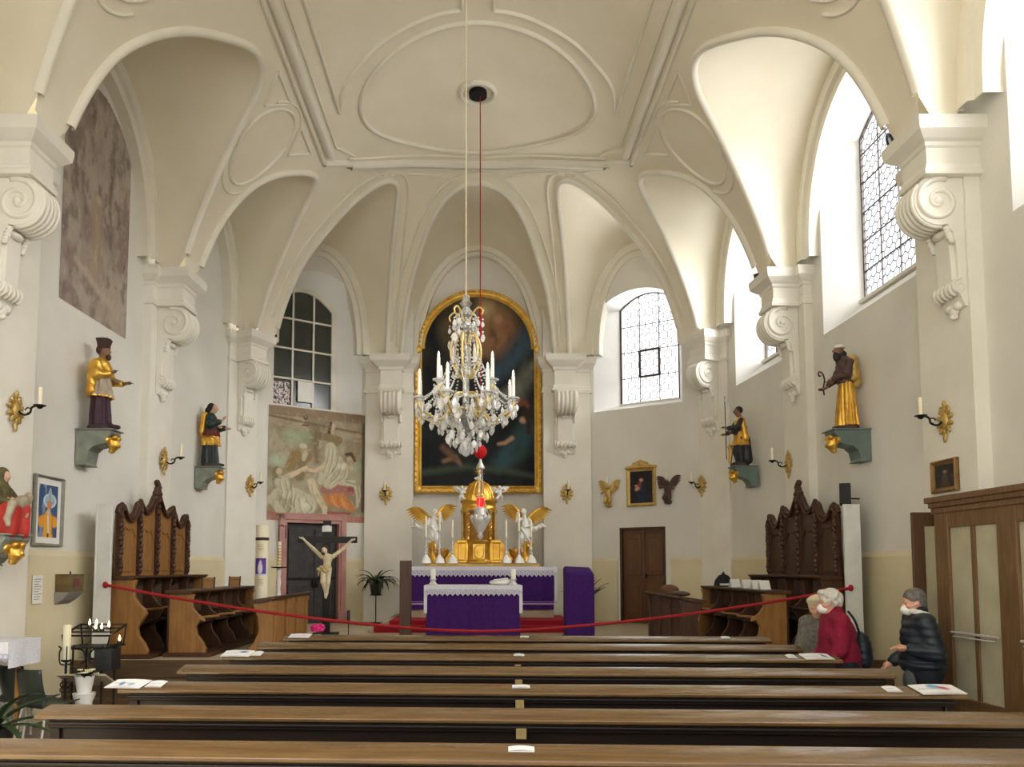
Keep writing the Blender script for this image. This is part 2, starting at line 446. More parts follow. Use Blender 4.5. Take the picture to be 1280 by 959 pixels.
# webs behind the rims
def web(name,key,wa,wb,zs,crown,n=40,m=12,p=2.0):
    """ruled from the rim to the wall arch between plan points wa and wb"""
    l=RP[key]; k=len(l)-1; seg=np.r_[0,np.cumsum(np.hypot(*np.diff(l,axis=0).T))]; seg/=seg[-1]
    wa=np.array(wa);wb=np.array(wb)
    def wall_pt(s):
        a=PI*s; u=.5-.5*math.cos(a); q=wa+(wb-wa)*u; return Vector((q[0],q[1],zs+(crown-zs)*math.sin(a)**(2/p)))
    def fn(s,t):
        x=float(np.interp(s,seg,l[:,0])); y=float(np.interp(s,seg,l[:,1])); R=Vector((x,y,float(V(x,y)))); W=wall_pt(s)
        q=R.lerp(W,t); q.z+=.12*4*t*(1-t)*math.sin(PI*s); q.z=max(q.z,6.672); return q
    b=MB(); b.grid(fn,n,m); o=struct(b.build(name,'plaster_vault',ceiling,smooth=180))
    return [wall_pt(i/n) for i in range(n+1)]
WAR=5.15
WARCH={}
for s,sd in ((1,'r'),(-1,'l')):
    WARCH['A'+sd]=web('ceiling_lunette','A'+sd,(s*WAR,8.15),(s*WAR,12.05),6.75,9.2,p=2.3)
    WARCH['zero'+sd]=web('ceiling_lunette','zero'+sd,(s*WAR,4.0),(s*WAR,7.9),6.75,9.2,p=2.3)
    WARCH['minus'+sd]=web('ceiling_lunette','minus'+sd,(s*WAR,-.15),(s*WAR,3.75),6.75,9.2,p=2.3)
    WARCH['rear'+sd]=web('ceiling_lunette','rear'+sd,(s*WAR,-4.3),(s*WAR,-.4),6.75,9.2,p=2.3)
    WARCH['B'+sd]=web('ceiling_lunette','B'+sd,(s*(WAR-.03),12.3),(s*4.88,15.35),6.75,9.15,p=2.3)
    WARCH['C'+sd]=web('ceiling_lunette','C'+sd,(s*4.55,16.15),(s*2.5,17.4),6.75,9.15,p=2.3)
WARCH['D']=web('ceiling_lunette','D',(-1.55,17.75),(1.55,17.75),6.75,9.5,p=2.2)

# stucco lines on the vault
def vp(x,y,off=0):
    p=Vector((x,y,float(V(x,y)))); return p+Vn(x,y)*off if off else p
def bead(mb,plan,w,h,closed=False,n=7):
    P=[Vector((p[0],p[1],float(V(p[0],p[1])))) for p in plan]; k=len(P); rings=[]
    for i in range(k):
        d=(P[(i+1)%k]-P[i-1]) if closed else P[min(i+1,k-1)]-P[max(i-1,0)]
        d.normalize(); nn=Vn(plan[i][0],plan[i][1]); sd=d.cross(nn).normalized(); nn=sd.cross(d)
        if nn.z>0: nn=-nn
        rings.append([P[i]+sd*math.cos(PI*j/(n-1))*w/2+nn*(math.sin(PI*j/(n-1))**.8*h*1.45-.01) for j in range(n)])
    if closed: rings.append(rings[0])
    mb.loft(rings,closed=False,caps=False)
def resample(pl,step=.06,closed=False):
    pl=np.array(pl,float)
    if closed: pl=np.vstack([pl,pl[:1]])
    d=np.r_[0,np.cumsum(np.hypot(*np.diff(pl,axis=0).T))]; n=max(2,int(d[-1]/step)); t=np.linspace(0,d[-1],n+1)
    r=np.stack([np.interp(t,d,pl[:,0]),np.interp(t,d,pl[:,1])],1); return r[:-1] if closed else r
def line(mb,pts,w=.045,h=.03): bead(mb,resample(pts),w,h)
def ellp(c,a,b2,n=64,rot=0): return [(c[0]+a*math.cos(t)*math.cos(rot)-b2*math.sin(t)*math.sin(rot),c[1]+a*math.cos(t)*math.sin(rot)+b2*math.sin(t)*math.cos(rot)) for t in np.linspace(0,2*PI,n,endpoint=False)]
rm=MB()
for k,l in RP.items():
    r=resample(l,.07); rz_=r[V(r[:,0],r[:,1])>6.66]; bead(rm,rz_,.12,.055,n=9)
    # second thin line following the rim on the spandrels
    for off,wd in ((.22,.05),):
        tn=np.gradient(r,axis=0); tn/=np.linalg.norm(tn,axis=1)[:,None]; nn=np.stack([-tn[:,1],tn[:,0]],1)
        cen=np.array([0,12.0]) if k[0] in 'CD' else None
        q=r+nn*off; poly=[tuple(p) for p in l]+closep(k,rims[k])
        if inpoly(q[len(q)//2:len(q)//2+1,0],q[len(q)//2:len(q)//2+1,1],poly)[0]: q=r-nn*off
        ok=np.ones(len(q),bool)
        for k2,l2 in RP.items(): ok&=sdist(q[:,0],q[:,1],l2,[tuple(p) for p in l2]+closep(k2,rims[k2]))>.1
        ok&=V(q[:,0],q[:,1])>6.9
        if k[0] in 'CD': 
            run=[]
            for i in range(len(q)):
                if ok[i]: run.append(q[i])
                else:
                    if len(run)>3: bead(rm,run,wd,.035)
                    run=[]
            if len(run)>3: bead(rm,run,wd,.035)
rm.build('ceiling_rim_moulding','stucco',ceiling,smooth=60)
st=MB()
bead(st,ellp((0,13.0),2.05,1.68,90),.07,.045,closed=True)
def earc(c,a,b2,t0,t1,n=40): return [(c[0]+a*math.cos(t),c[1]+b2*math.sin(t)) for t in np.linspace(t0,t1,n)]
for s in (1,-1):
    # outer oval with the corner cusp, centre strip and the side line
    o=[(s*.24,11.06),(s*.6,11.1),(s*1.02,11.23),(s*1.5,11.45),(s*1.88,11.75),(s*2.2,12.1),(s*2.38,12.69)]
    bead(st,resample(catmull(o,8)),.055,.04); line(st,[(s*.24,11.06),(s*.24,Y0V)],.055,.04)
    line(st,[(s*2.38,12.69),(s*2.49,Y0V)],.055,.04)
    line(st,[(s*2.60,13.55),(s*2.68,Y0V)],.05,.03); line(st,[(s*2.86,13.75),(s*2.86,Y0V)],.07,.05); line(st,[(s*2.73,13.65),(s*2.77,Y0V)],.16,.075)
tr=[(-2.86,13.75)]+[(x,13.62+1.33*math.sqrt(max(0,1-(x/2.72)**2))) for x in np.linspace(-2.5,2.5,50)]+[(2.86,13.75)]
tr=[(x,13.6+1.35*math.sqrt(max(0,1-(x/2.75)**2))) for x in np.linspace(-2.45,2.45,60)]
bead(st,tr,.16,.08); bead(st,[(x,y-.17) for x,y in tr],.05,.03); bead(st,[(x,y+.13) for x,y in tr],.05,.04)
for s in (1,-1):
    line(st,[(s*2.4,14.25),(s*2.86,13.75)],.12,.06); line(st,[(s*2.34,14.07),(s*2.6,13.55)],.05,.03)
    line(st,[(s*2.52,14.25),(s*1.9,14.9)],.045,.03)
    line(st,[(s*1.75,14.93),(s*.55,15.24)],.045,.03)
    for dy in (0,BAYP,2*BAYP,3*BAYP):
        c=(s*3.52,12.1+dy)
        bead(st,ellp(c,.50,.60,40),.05,.035,closed=True); bead(st,[p for p in earc(c,.60,.72,PI-.9 if s>0 else -.9,PI+.9 if s>0 else .9,24)],.045,.03)
        bead(st,[p for p in earc(c,.60,.72,-.7 if s>0 else PI-.7,.7 if s>0 else PI+.7,20)],.045,.03)
        for q in (1,-1):
            t=[(s*2.99,12.12+q*.32+dy),(s*2.99,12.12+q*1.15+dy)]
            line(st,t,.045,.03)
            line(st,[(s*2.99,12.12+q*.32+dy),(s*3.3,12.12+q*.72+dy)],.045,.03); line(st,[(s*3.3,12.12+q*.72+dy),(s*2.99,12.12+q*1.15+dy)],.045,.03)
    # leg panels of the apse
st.build('ceiling_stucco','stucco',ceiling,smooth=60)
oc=MB(); ring=ellp((0,13.08),.30,.30,40); bead(oc,ring,.08,.05,closed=True); oc.build('oculus_ring','stucco',ceiling,smooth=60)
oc=MB(); oc.lathe([(.16,10.22),(.16,10.9),(0,10.9)],28,T(0,13.08,0)); oc.build('oculus_shaft','black_hole',ceiling)

# wall arches (bands on the wall above the cornice)
wa=MB()
def arch_band(pts,inward,w,th):
    """flat band on the wall just under an arch"""
    n=len(pts); iv=Vector(inward); c=sum((p for p in pts),Vector())/n; rings=[]
    for i,p in enumerate(pts):
        d=(pts[min(i+1,n-1)]-pts[max(i-1,0)]); d.normalize(); nn=d.cross(iv).normalized()
        if nn.dot(c-p)<0: nn=-nn
        o=p-iv*.05
        rings.append([o,o+iv*(th+.05),o+iv*(th+.05)+nn*w*.55,o+iv*th*.6+nn*w*.6,o+iv*th*.6+nn*w,o-iv*.4+nn*w])
    wa.loft(rings,closed=False,caps=False)
for s,sd in ((1,'r'),(-1,'l')):
    for k in ('A','zero','minus','rear','B'): arch_band(WARCH[k+sd],(-s,0,0),.34,.03)
    arch_band(WARCH['C'+sd],Vector((-s*.52,-.85,0)).normalized(),.3,.03)
arch_band(WARCH['D'],(0,-1,0),.22,.03)
wa.build('ceiling_wall_arches','stucco',ceiling,smooth=30)

# ================================================================ walls
class Seg:
    """a straight stretch of wall from plan point a to plan point b; inward = to the given side"""
    def __init__(s,a,b,inside):
        s.a=Vector((a[0],a[1],0)); s.b=Vector((b[0],b[1],0)); s.t=(s.b-s.a); s.L=s.t.length; s.t.normalize()
        n=Vector((-s.t.y,s.t.x,0)); s.n=n if n.dot(Vector((inside[0],inside[1],0))-s.a)>0 else -n
    def p(s,u,d,z): return s.a+s.t*u+s.n*d+Vector((0,0,z))
    def uof(s,x,y): return (Vector((x,y,0))-s.a).dot(s.t)
    def M(s,u=0,d=0,z=0):
        """matrix: local x along the wall, local y INTO the room is -y ... local -y faces the room"""
        o=s.p(u,d,z); x=s.t if s.t.cross(-s.n).z>0 else -s.t
        y=-s.n; return Matrix(((x.x,y.x,0,o.x),(x.y,y.y,0,o.y),(0,0,1,o.z),(0,0,0,1)))
def wall_mesh(mb,seg,z0,z1,ops,step=.12):
    cuts={0,seg.L}
    for o in ops:
        for i in range(17): cuts.add(o['u0']+(o['u1']-o['u0'])*i/16)
    cuts=sorted(c for c in cuts if -1e-6<=c<=seg.L+1e-6)
    for i in range(len(cuts)-1):
        a,b=cuts[i],cuts[i+1]
        if b-a<1e-5: continue
        m=(a+b)/2; iv=sorted([o for o in ops if o['u0']<m<o['u1']],key=lambda o:o['z0'])
        lo=(z0,z0)
        for o in iv:
            if o['z0']>lo[0]+1e-4: mb.add([seg.p(a,0,lo[0]),seg.p(b,0,lo[1]),seg.p(b,0,o['z0']),seg.p(a,0,o['z0'])],[(0,1,2,3)])
            lo=(o['top'](a),o['top'](b))
        mb.add([seg.p(a,0,lo[0]),seg.p(b,0,lo[1]),seg.p(b,0,z1),seg.p(a,0,z1)],[(0,1,2,3)])
def arch_op(u0,u1,z0,spring,rise):
    uc=(u0+u1)/2;hw=(u1-u0)/2
    return dict(u0=u0,u1=u1,z0=z0,spring=spring,rise=rise,top=lambda u:spring+rise*(1-min(1,((u-uc)/hw)**2)))
def outline(o,n=20):
    uc=(o['u0']+o['u1'])/2
    pts=[(o['u0'],o['z0']),(o['u0'],o['spring'])]+[(o['u0']+(o['u1']-o['u0'])*i/n,o['top'](o['u0']+(o['u1']-o['u0'])*i/n)) for i in range(1,n)]+[(o['u1'],o['spring']),(o['u1'],o['z0'])]
    return pts
def window(name,seg,op,pane,depth,cols,rows,hexr=.085,glass='glass_day',lead=True,sill=True,jmat='plaster_white'):
    A=outline(op);B=outline(pane); mb=MB()
    mb.loft([[seg.p(u,0,z) for u,z in A],[seg.p(u,-depth,z) for u,z in B]],closed=True,caps=False)
    root=struct(mb.build(name,jmat,smooth=30,recalc=True))
    g=MB(); g.add([seg.p(u,-depth-.02,z) for u,z in B],[tuple(range(len(B)))]); g.build('pane',glass,root,smooth=0)
    fr=MB(); pts=[seg.p(u,-depth+.01,z) for u,z in B]
    for i in range(len(pts)): fr.bar(pts[i],pts[(i+1)%len(pts)],.04,.04,up=seg.n)
    fr.build('frame','iron_bar',root,smooth=0)
    gb=MB(); w=pane['u1']-pane['u0']
    for i in range(1,cols):
        u=pane['u0']+w*i/cols; gb.bar(seg.p(u,-depth+.01,pane['z0']),seg.p(u,-depth+.01,pane['top'](u)),.018,.018,up=seg.n)
    for j in range(1,rows):
        z=pane['z0']+(pane['spring']+pane['rise']*.6-pane['z0'])*j/rows; gb.bar(seg.p(pane['u0'],-depth+.012,z),seg.p(pane['u1'],-depth+.012,z),.018,.018,up=seg.n)
    gb.build('glazing_bar','iron_bar',root,smooth=0)
    if lead:
        lb=MB(); r=hexr; dx=r*math.sqrt(3); n=int(w/dx)+3; h=pane['spring']+pane['rise']-pane['z0']
        def ok(u,z): return pane['u0']<u<pane['u1'] and pane['z0']<z<pane['top'](u)
        for j in range(int(h/(1.5*r))+3):
            for i in range(n):
                cx=pane['u0']+i*dx+(dx/2 if j%2 else 0); cz=pane['z0']+j*1.5*r
                c=[(cx+r*math.sin(PI/3*q),cz+r*math.cos(PI/3*q)) for q in range(6)]
                for q in (0,1,2):
                    a0,b0=c[q],c[(q+1)%6]
                    if ok(*a0) and ok(*b0): lb.bar(seg.p(a0[0],-depth,a0[1]),seg.p(b0[0],-depth,b0[1]),.015,.012,up=seg.n)
        lb.build('leading','lead',root,smooth=0)
    if name=='window_3':
        cb=MB(); ua,ub=pane['u0']+w/3,pane['u0']+w*2/3; hh=pane['spring']+pane['rise']*.6-pane['z0']; za,zc_=pane['z0']+hh*.25,pane['z0']+hh*.5
        for p,q in (((ua,za),(ub,za)),((ub,za),(ub,zc_)),((ub,zc_),(ua,zc_)),((ua,zc_),(ua,za))): cb.bar(seg.p(p[0],-depth+.02,p[1]),seg.p(q[0],-depth+.02,q[1]),.05,.04,up=seg.n)
        cb.build('casement','iron_bar',root,smooth=0)
    if sill:
        sb=MB(); a=seg.p(pane['u0'],-depth+.06,pane['z0']-.02); c=seg.p(pane['u1'],-depth+.06,pane['z0']-.02)
        sb.bar(a,c,.14,.05); sb.build('sill','white_wood',root,smooth=0)
    return root
PLAN=[(5.4,-4.5),(5.4,8.05),(5.33,12.3),(5.06,15.45),(4.78,16.02),(2.6,17.45)]
WT=9.95
INS=(0,9)
def mk(sgn): return [Seg((sgn*PLAN[i][0],PLAN[i][1]),(sgn*PLAN[i+1][0],PLAN[i+1][1]),INS) for i in range(len(PLAN)-1)]
SR=mk(1); SL=mk(-1)
wr=MB(); wl=MB()
# right side windows
def rel(seg,y): return (y-seg.a.y)/seg.t.y
def winR(name,seg,yc,half,ph,z0,pz0,spring,rise,cols=4,rows=6,depth=.55,**k):
    u=rel(seg,yc); return dict(name=name,seg=seg,op=arch_op(u-half,u+half,z0,spring,rise),pane=arch_op(u-ph,u+ph,pz0,spring+.02,rise*.8),depth=depth,cols=cols,rows=rows,**k)
W1=winR('window_1',SR[1],10.42,1.22,.96,5.46,5.9,8.42,.42)
W2=winR('window_2',SR[2],13.95,1.02,.80,5.46,5.9,8.42,.40)
W5=winR('window_5',SR[0],6.3,1.22,.96,5.46,5.9,8.42,.42)
W6=winR('window_6',SR[0],2.15,1.22,.96,5.46,5.9,8.42,.42)
segD=SR[4]; segF=SL[4]
def uD(px,py):   # spot on the slanted apse wall
    best=None
    for i in range(400):
        u=segD.L*i/399; q=segD.p(u,0,0); k=math.tan(math.atan((PY0-py)/FX)+TILT); X=(px-VX)*(ct+k*stt)/FX*q.y
        if best is None or abs(X-abs(q.x))<best[0]: best=(abs(X-abs(q.x)),u,EYE+k*q.y)
    return best[1],best[2]
def uF(px,py):
    return uD(2*VX-px,py)
W7=winR('window_added',SR[0],-2.0,1.22,.96,5.46,5.9,8.42,.42)  # unseen window behind the camera, added to let in more light
a,zb=uD(742,520); c,_=uD(853,512)
W3=dict(name='window_3',seg=segD,op=arch_op(min(a,c),max(a,c),5.43,7.72,.40),pane=None,depth=.5,cols=3,rows=4,hexr=.1)
p0,_=uD(768,508); p1,_=uD(842,508)
W3['pane']=arch_op(min(p0,p1)+.03,max(p0,p1)+.03,5.62,7.85,.3)
d0,_=uD(775,760); d1,_=uD(833,760); DOORR=(min(d0,d1),max(d0,d1),2.76)
f0,_=uF(340,480); f1,_=uF(452,480)
W4=dict(name='window_4',seg=segF,op=arch_op(min(f0,f1),max(f0,f1),5.40,8.05,.45),pane=None,depth=.4)
q0,_=uF(345,480); q1,_=uF(424,480)
W4['pane']=arch_op(min(q0,q1),max(q0,q1),5.42,7.75,.40)
e0,_=uF(356,740); e1,_=uF(421,740); DOORL=(min(e0,e1),max(e0,e1),2.84)
def door_op(d): return dict(u0=d[0],u1=d[1],z0=.0,top=lambda u:d[2])
for i,sg in enumerate(SR):
    ops=[W['op'] for W in (W1,W2,W5,W6,W7,W3) if W['seg'] is sg]
    if i==4: ops.append(door_op(DOORR))
    wall_mesh(wr,sg,-.02,WT,ops)
for i,sg in enumerate(SL):
    ops=[W4['op'],door_op(DOORL)] if i==4 else []
    wall_mesh(wl,sg,-.02,WT,ops)
struct(wr.build('wall_right','plaster_wall',smooth=0)); struct(wl.build('wall_left','plaster_wall',smooth=0))
for W in (W1,W2,W5,W6,W7,W3): window(**W)
# apse wall with the altar niche
wb=MB()
for s in (1,-1): wb.add([(s*2.6,17.45,0),(s*1.5,17.45,0),(s*1.5,17.45,WT),(s*2.6,17.45,WT)],[(0,1,2,3)]); wb.add([(s*1.5,17.45,0),(s*1.5,17.95,0),(s*1.5,17.95,WT),(s*1.5,17.45,WT)],[(0,1,2,3)])
wb.add([(-1.5,17.95,0),(1.5,17.95,0),(1.5,17.95,WT),(-1.5,17.95,WT)],[(0,1,2,3)])
struct(wb.build('wall_apse','plaster_wall',smooth=0))

# dado
def dado(name,segs):
    mb=MB()
    for sg,u0,u1 in segs:
        pr=[(0,0),(.04,0),(.04,2.02),(.0,2.09)]
        mb.loft([[sg.p(u0,d,z) for d,z in pr],[sg.p(u1,d,z) for d,z in pr]])
    return struct(mb.build(name,'plaster_dado',smooth=0))
dr=[(SR[i],0,SR[i].L) for i in range(4)]; dl=[(SL[i],0,SL[i].L) for i in range(4)]
dado('trim_1',dr+[(segD,0,DOORR[0]-.12),(segD,DOORR[1]+.05,segD.L)]); dado('trim_2',dl+[(segF,0,DOORL[0]-.15),(segF,DOORL[1]+.15,segF.L)])

# ================================================================ floors
fl=MB(); fl.add([(-6,-6,0),(6,-6,0),(6,18.2,0),(-6,18.2,0)],[(0,1,2,3)]); struct(fl.build('floor','stone_floor',smooth=0))
ZS=.66
sf=MB()
sf.box(-5.4,5.4,10.15,18,0,ZS)
struct(sf.build('floor_sanctuary','stone_pale',smooth=0,bevel=.01))
s1=MB(); s1.box(-5.4,5.4,9.95,10.16,0,.44); s1.box(-5.4,5.4,9.75,9.96,0,.22); s1.box(-5.4,5.4,10.13,10.152,.44,.67); struct(s1.build('trim_3',mat('step_wood',S(104,82,58),S(76,58,40),4,.55,stretch=(.6,5,5)),smooth=0,bevel=.01))

# ================================================================ pilasters with cornice block and scroll console
mat('stucco_pier',S(236,233,222),S(226,222,210),2,.8,spec=.2)
ENT=[(5.86,0),(5.861,.05),(5.92,.06),(5.94,.03),(6.0,.02),(6.02,0),(6.33,0),(6.35,.03),(6.41,.04),(6.44,.09),(6.50,.17),(6.53,.2),(6.62,.22),(6.67,.22)]
ENT_HIGH=[(6.08,0),(6.081,.05),(6.13,.06),(6.15,.03),(6.19,.02),(6.21,0),(6.38,0),(6.40,.03),(6.44,.04),(6.46,.09),(6.51,.17),(6.53,.2),(6.62,.22),(6.67,.22)]
def ent_block(mb,hw,p0,p1,prof,M):
    rings=[]
    for z,o in prof: rings.append([(-hw-o,p0,z),(-hw-o,-p1-o,z),(hw+o,-p1-o,z),(hw+o,p0,z)])
    mb.loft(rings,closed=True,caps=True,M=M)
def spiral(c,r0,r1,turns,y,a0=0,n=40,sg=1):
    return [(c[0]+ (r0+(r1-r0)*i/n)*math.cos(a0+sg*turns*2*PI*i/n),y,c[1]+(r0+(r1-r0)*i/n)*math.sin(a0+sg*turns*2*PI*i/n)) for i in range(n+1)]
def console(M,parent,hw=.2):
    """side profile in (q = out of the wall, z); extruded along the wall"""
    mb=MB(); X=M@Matrix(((0,1,0,0),(-1,0,0,0),(0,0,1,0),(0,0,0,1)))   # prism x->out, y->along wall
    # local prism coords: (out,z) ; prism extrudes along y = along wall
    def circ(c,r,a0,a1,n): return [(c[0]+r*math.cos(a0+(a1-a0)*i/n),c[1]+r*math.sin(a0+(a1-a0)*i/n)) for i in range(n+1)]
    c1=(.27,5.60)
    prof=[(0,5.86),(.40,5.86),(.46,5.82)]+circ(c1,.27,.75,-1.9,14)+[(.13,5.25),(.10,5.1),(.09,4.78),(.10,4.72)]+circ((.09,4.66),.075,1.0,-1.6,8)+[(.06,4.52),(.03,4.45),(0,4.44)]
    mb.prism(prof,-hw,hw,X)
    mb.prism([(0,5.3),(.16,5.3),(.13,4.6),(.0,4.6)],-hw*.72,hw*.72,X)
    o=mb.build('console','stucco_pier',parent,smooth=40,bevel=.008)
    sp=MB()
    for s in (-1,1):
        sp.tube(spiral((.27,5.60),.25,.045,1.6,s*hw,1.9,50,-1),[.035-.015*i/50 for i in range(51)],6,M=X)
        sp.ell((0,0,0),1,8,6,M=X@T(.27,s*hw,5.60)@SC(.05,.035,.05))
        sp.tube(spiral((.09,4.66),.085,.02,1.3,s*hw*.98,1.9,26,-1),.016,6,M=X)
        for i in range(5): sp.ell((0,0,0),1,7,5,M=X@T(.19-.012*i,s*hw*.9,5.30-.035*i)@SC(.045,.03,.03))
    sp.build('volute','stucco_pier',parent,smooth=180)
    fr=MB()
    for i in range(5):
        y=-hw*.8+hw*1.6*i/4
        fr.tube([(.27+.275*math.cos(a),y,5.60+.275*math.sin(a)) for a in np.linspace(.75,-1.7,12)],hw*.15,6,M=X)
    for i in range(9): fr.ell((0,0,0),1,7,5,M=X@T(.125-.003*i,0,5.2-.045*i)@SC(.025,.05-.003*i,.03))
    for s in (-1,1): fr.bar(*[tuple(X@Vector(p)) for p in ((.13,s*hw*.62,5.22),(.115,s*hw*.62,4.78))],.03,.03)
    for i in range(5): fr.tube([(.09+.085*math.cos(a),-hw*.8+hw*1.6*i/4,4.65+.085*math.sin(a)) for a in np.linspace(1.0,-1.4,7)],.018,6,M=X)
    for y,z,r in ((0,4.44,.06),(-.07,4.48,.05),(.07,4.48,.05),(0,4.38,.035)): fr.ell((0,0,0),1,8,6,M=X@T(.05,y,z)@SC(.05,r,r))
    fr.ell((0,0,0),1,10,6,M=X@T(.17,0,5.28)@SC(.06,.11,.05))
    fr.build('carved_leaf','stucco_pier',parent,smooth=180)
def pier(name,M,pw,pth,bw=.23,bp=.58,z0=0,label=None,MB_=None):
    """M: x along wall, -y into the room, origin on the wall line at floor level"""
    mb=MB(); mb.box(-pw,pw,-pth,.1,z0,6.09,M); mb.box(-pw-.03,pw+.03,-pth-.03,.1,z0,z0+.35,M)
    root=struct(mb.build(name,'stucco_pier',smooth=0,bevel=.006)); 
    e=MB(); ent_block(e,pw,.1,pth,[(z,o*.6) for z,o in ENT_HIGH],M); e.build('cornice','stucco_pier',root,smooth=0)
    MB_=MB_ or M; e=MB(); ent_block(e,bw,.1,bp,[(z,o*.68) for z,o in ENT_HIGH],MB_); e.build('cornice_block','stucco_pier',root,smooth=0)
    # pedestal of the wall arches above the cornice
    console(MB_@T(0,-pth,.22),root,hw=bw*.76)
    return root
for s,SS in ((1,SR),(-1,SL)):
    def MM(x,y,nx,ny):
        n=Vector((nx,ny,0)).normalized(); xx=Vector((-n.y,n.x,0)); yv=-n
        if xx.cross(yv).z<0: xx=-xx
        return Matrix(((xx.x,yv.x,0,x),(xx.y,yv.y,0,y),(0,0,1,0),(0,0,0,1)))
    pier('pilaster',MM(s*5.4,4.33,-s,0),.48,.16,MB_=MM(s*5.4,4.05,-s,0))
    pier('pilaster',MM(s*5.4,0.18,-s,0),.48,.16,MB_=MM(s*5.4,-0.10,-s,0))
    pier('pilaster',MM(s*5.4,8.48,-s,0),.48,.16,MB_=MM(s*5.4,8.20,-s,0))
    pier('pilaster',MM(s*5.33,12.42,-s,-.04),.42,.15,MB_=MM(s*5.33,12.36,-s,-.04))
    pier('pilaster',MM(s*4.95,15.72,-s*.9,-.44),.42,.12,bp=.5)
    # flat wide pilasters beside the altar
    M=MM(s*2.03,17.45,0,-1)
    mb=MB(); mb.box(-.54,.54,-.12,.1,0,5.87,M); root=struct(mb.build('pilaster','stucco_pier',smooth=0,bevel=.006))
    e=MB(); ent_block(e,.54,.1,.12,[(z,o*.6) for z,o in ENT],M); e.build('cornice','stucco_pier',root,smooth=0)
    M2=MM(s*1.97,17.45,0,-1); e=MB(); ent_block(e,.24,.1,.32,ENT,M2); e.build('cornice_block','stucco_pier',root,smooth=0)
    console(M2@T(0,-.12,0),root,hw=.235)

# ================================================================ light
sc=bpy.context.scene
sc.view_settings.view_transform='Standard'; sc.view_settings.look='None'; sc.view_settings.gamma=1; sc.view_settings.use_curve_mapping=False
sc.view_settings.exposure=1.42
w=bpy.data.worlds.new('world'); sc.world=w; w.use_nodes=True
bg=w.node_tree.nodes['Background']; bg.inputs['Color'].default_value=(1,.985,.96,1); bg.inputs['Strength'].default_value=0.75
sun_d=bpy.data.lights.new('sun','SUN'); sun_d.energy=9.5; sun_d.angle=math.radians(55); sun_d.color=(1,.98,.94)
sun=bpy.data.objects.new('sun',sun_d); C.objects.link(sun); sun.location=(14,2,14)
sun.rotation_euler=Vector((-.78,.42,-.46)).to_track_quat('-Z','Y').to_euler()
for nm,loc,sz,dr,en in (('vault_fill',(9.6,7.5,1.6),(16,3.5),(-.55,0,.83),2300),('vault_fill',(6.6,20.2,1.6),(3,3.5),(-.33,-.43,.83),800)):  # unseen area lamps added outside the right windows to brighten webs and vault
    ad=bpy.data.lights.new(nm,'AREA'); ad.shape='RECTANGLE'; ad.size,ad.size_y=(sz[1],sz[0]) if sz[0]>10 else sz; ad.energy=en; ad.color=(1,.985,.95)
    ao=bpy.data.objects.new(nm,ad); C.objects.link(ao); ao.location=loc; ao.rotation_euler=Vector(dr).to_track_quat('-Z','Y').to_euler()
sc.cycles.use_denoising=True
sc.cycles.max_bounces=8; sc.cycles.diffuse_bounces=5
# ================================================================ materials of the furnishings
mat('gold',S(236,190,84),S(196,140,48),7,.32,.75,bump=.1,bscale=60)
mat('gold_leaf',S(244,202,96),S(190,130,40),5,.3,.7,bump=.3,bscale=25)
mat('gold_frame',S(250,214,112),S(216,164,62),6,.38,.45,bump=.25,bscale=25)
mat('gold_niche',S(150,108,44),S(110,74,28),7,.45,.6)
mat('gold_dull',S(214,184,110),S(180,146,80),9,.45,.55)
mat('silver_paint',S(226,224,220),S(196,194,192),8,.4,.3)
mat('white_gloss',S(244,243,238),S(226,225,220),6,.4)
mat('purple_cloth',S(66,20,108),S(50,12,86),14,.9,bump=.15,bscale=250)
mat('purple_band',S(180,150,200),rough=.9)
mat('lace',S(240,240,244),S(206,206,222),60,.9,bump=.3,bscale=160)
mat('lace_net',S(200,198,216),S(176,172,200),90,.9,bump=.4,bscale=220)
mat('wax',S(246,240,214),S(238,230,198),6,.45)
mat('wax_white',S(248,247,242),rough=.45)
mat('brown_wood',S(86,58,40),S(58,36,24),6,.45,stretch=(6,6,.6))
mat('black_paint',S(30,28,28),S(22,20,20),6,.5)
mat('iron',S(34,32,31),S(22,20,20),10,.5,.4)
mat('red_cord',S(168,30,34),S(140,22,28),60,.8)
mat('red_velvet',S(206,20,30),S(170,12,22),20,.8)
mat('red_glass',S(214,18,22),rough=.15,emit=(.9,.02,.02,1),estr=.5)
mat('crystal',(1,1,1,1),rough=.03,trans=.6,ior=1.55,spec=.9)
mat('crystal_white',S(255,255,253),S(214,216,218),40,.06,spec=1,trans=.3,ior=1.55)
mat('flame',S(255,200,120),emit=(1,.62,.22,1),estr=9)
mat('bulb',S(250,246,235),rough=.15,emit=(1,.9,.7,1),estr=.5)
mat('skin_carved',S(226,214,184),S(200,184,150),7,.5)
mat('leaf_dark',S(52,74,40),S(30,48,26),6,.45)
mat('pot_dark',S(40,38,36),S(28,26,26),8,.5)
vcmat('canvas',.65,.14,40,.25); vcmat('fresco',.9,.10,18,.1); vcmat('print',.5,.03,50,.3)
px2m=lambda Y:Y/FX

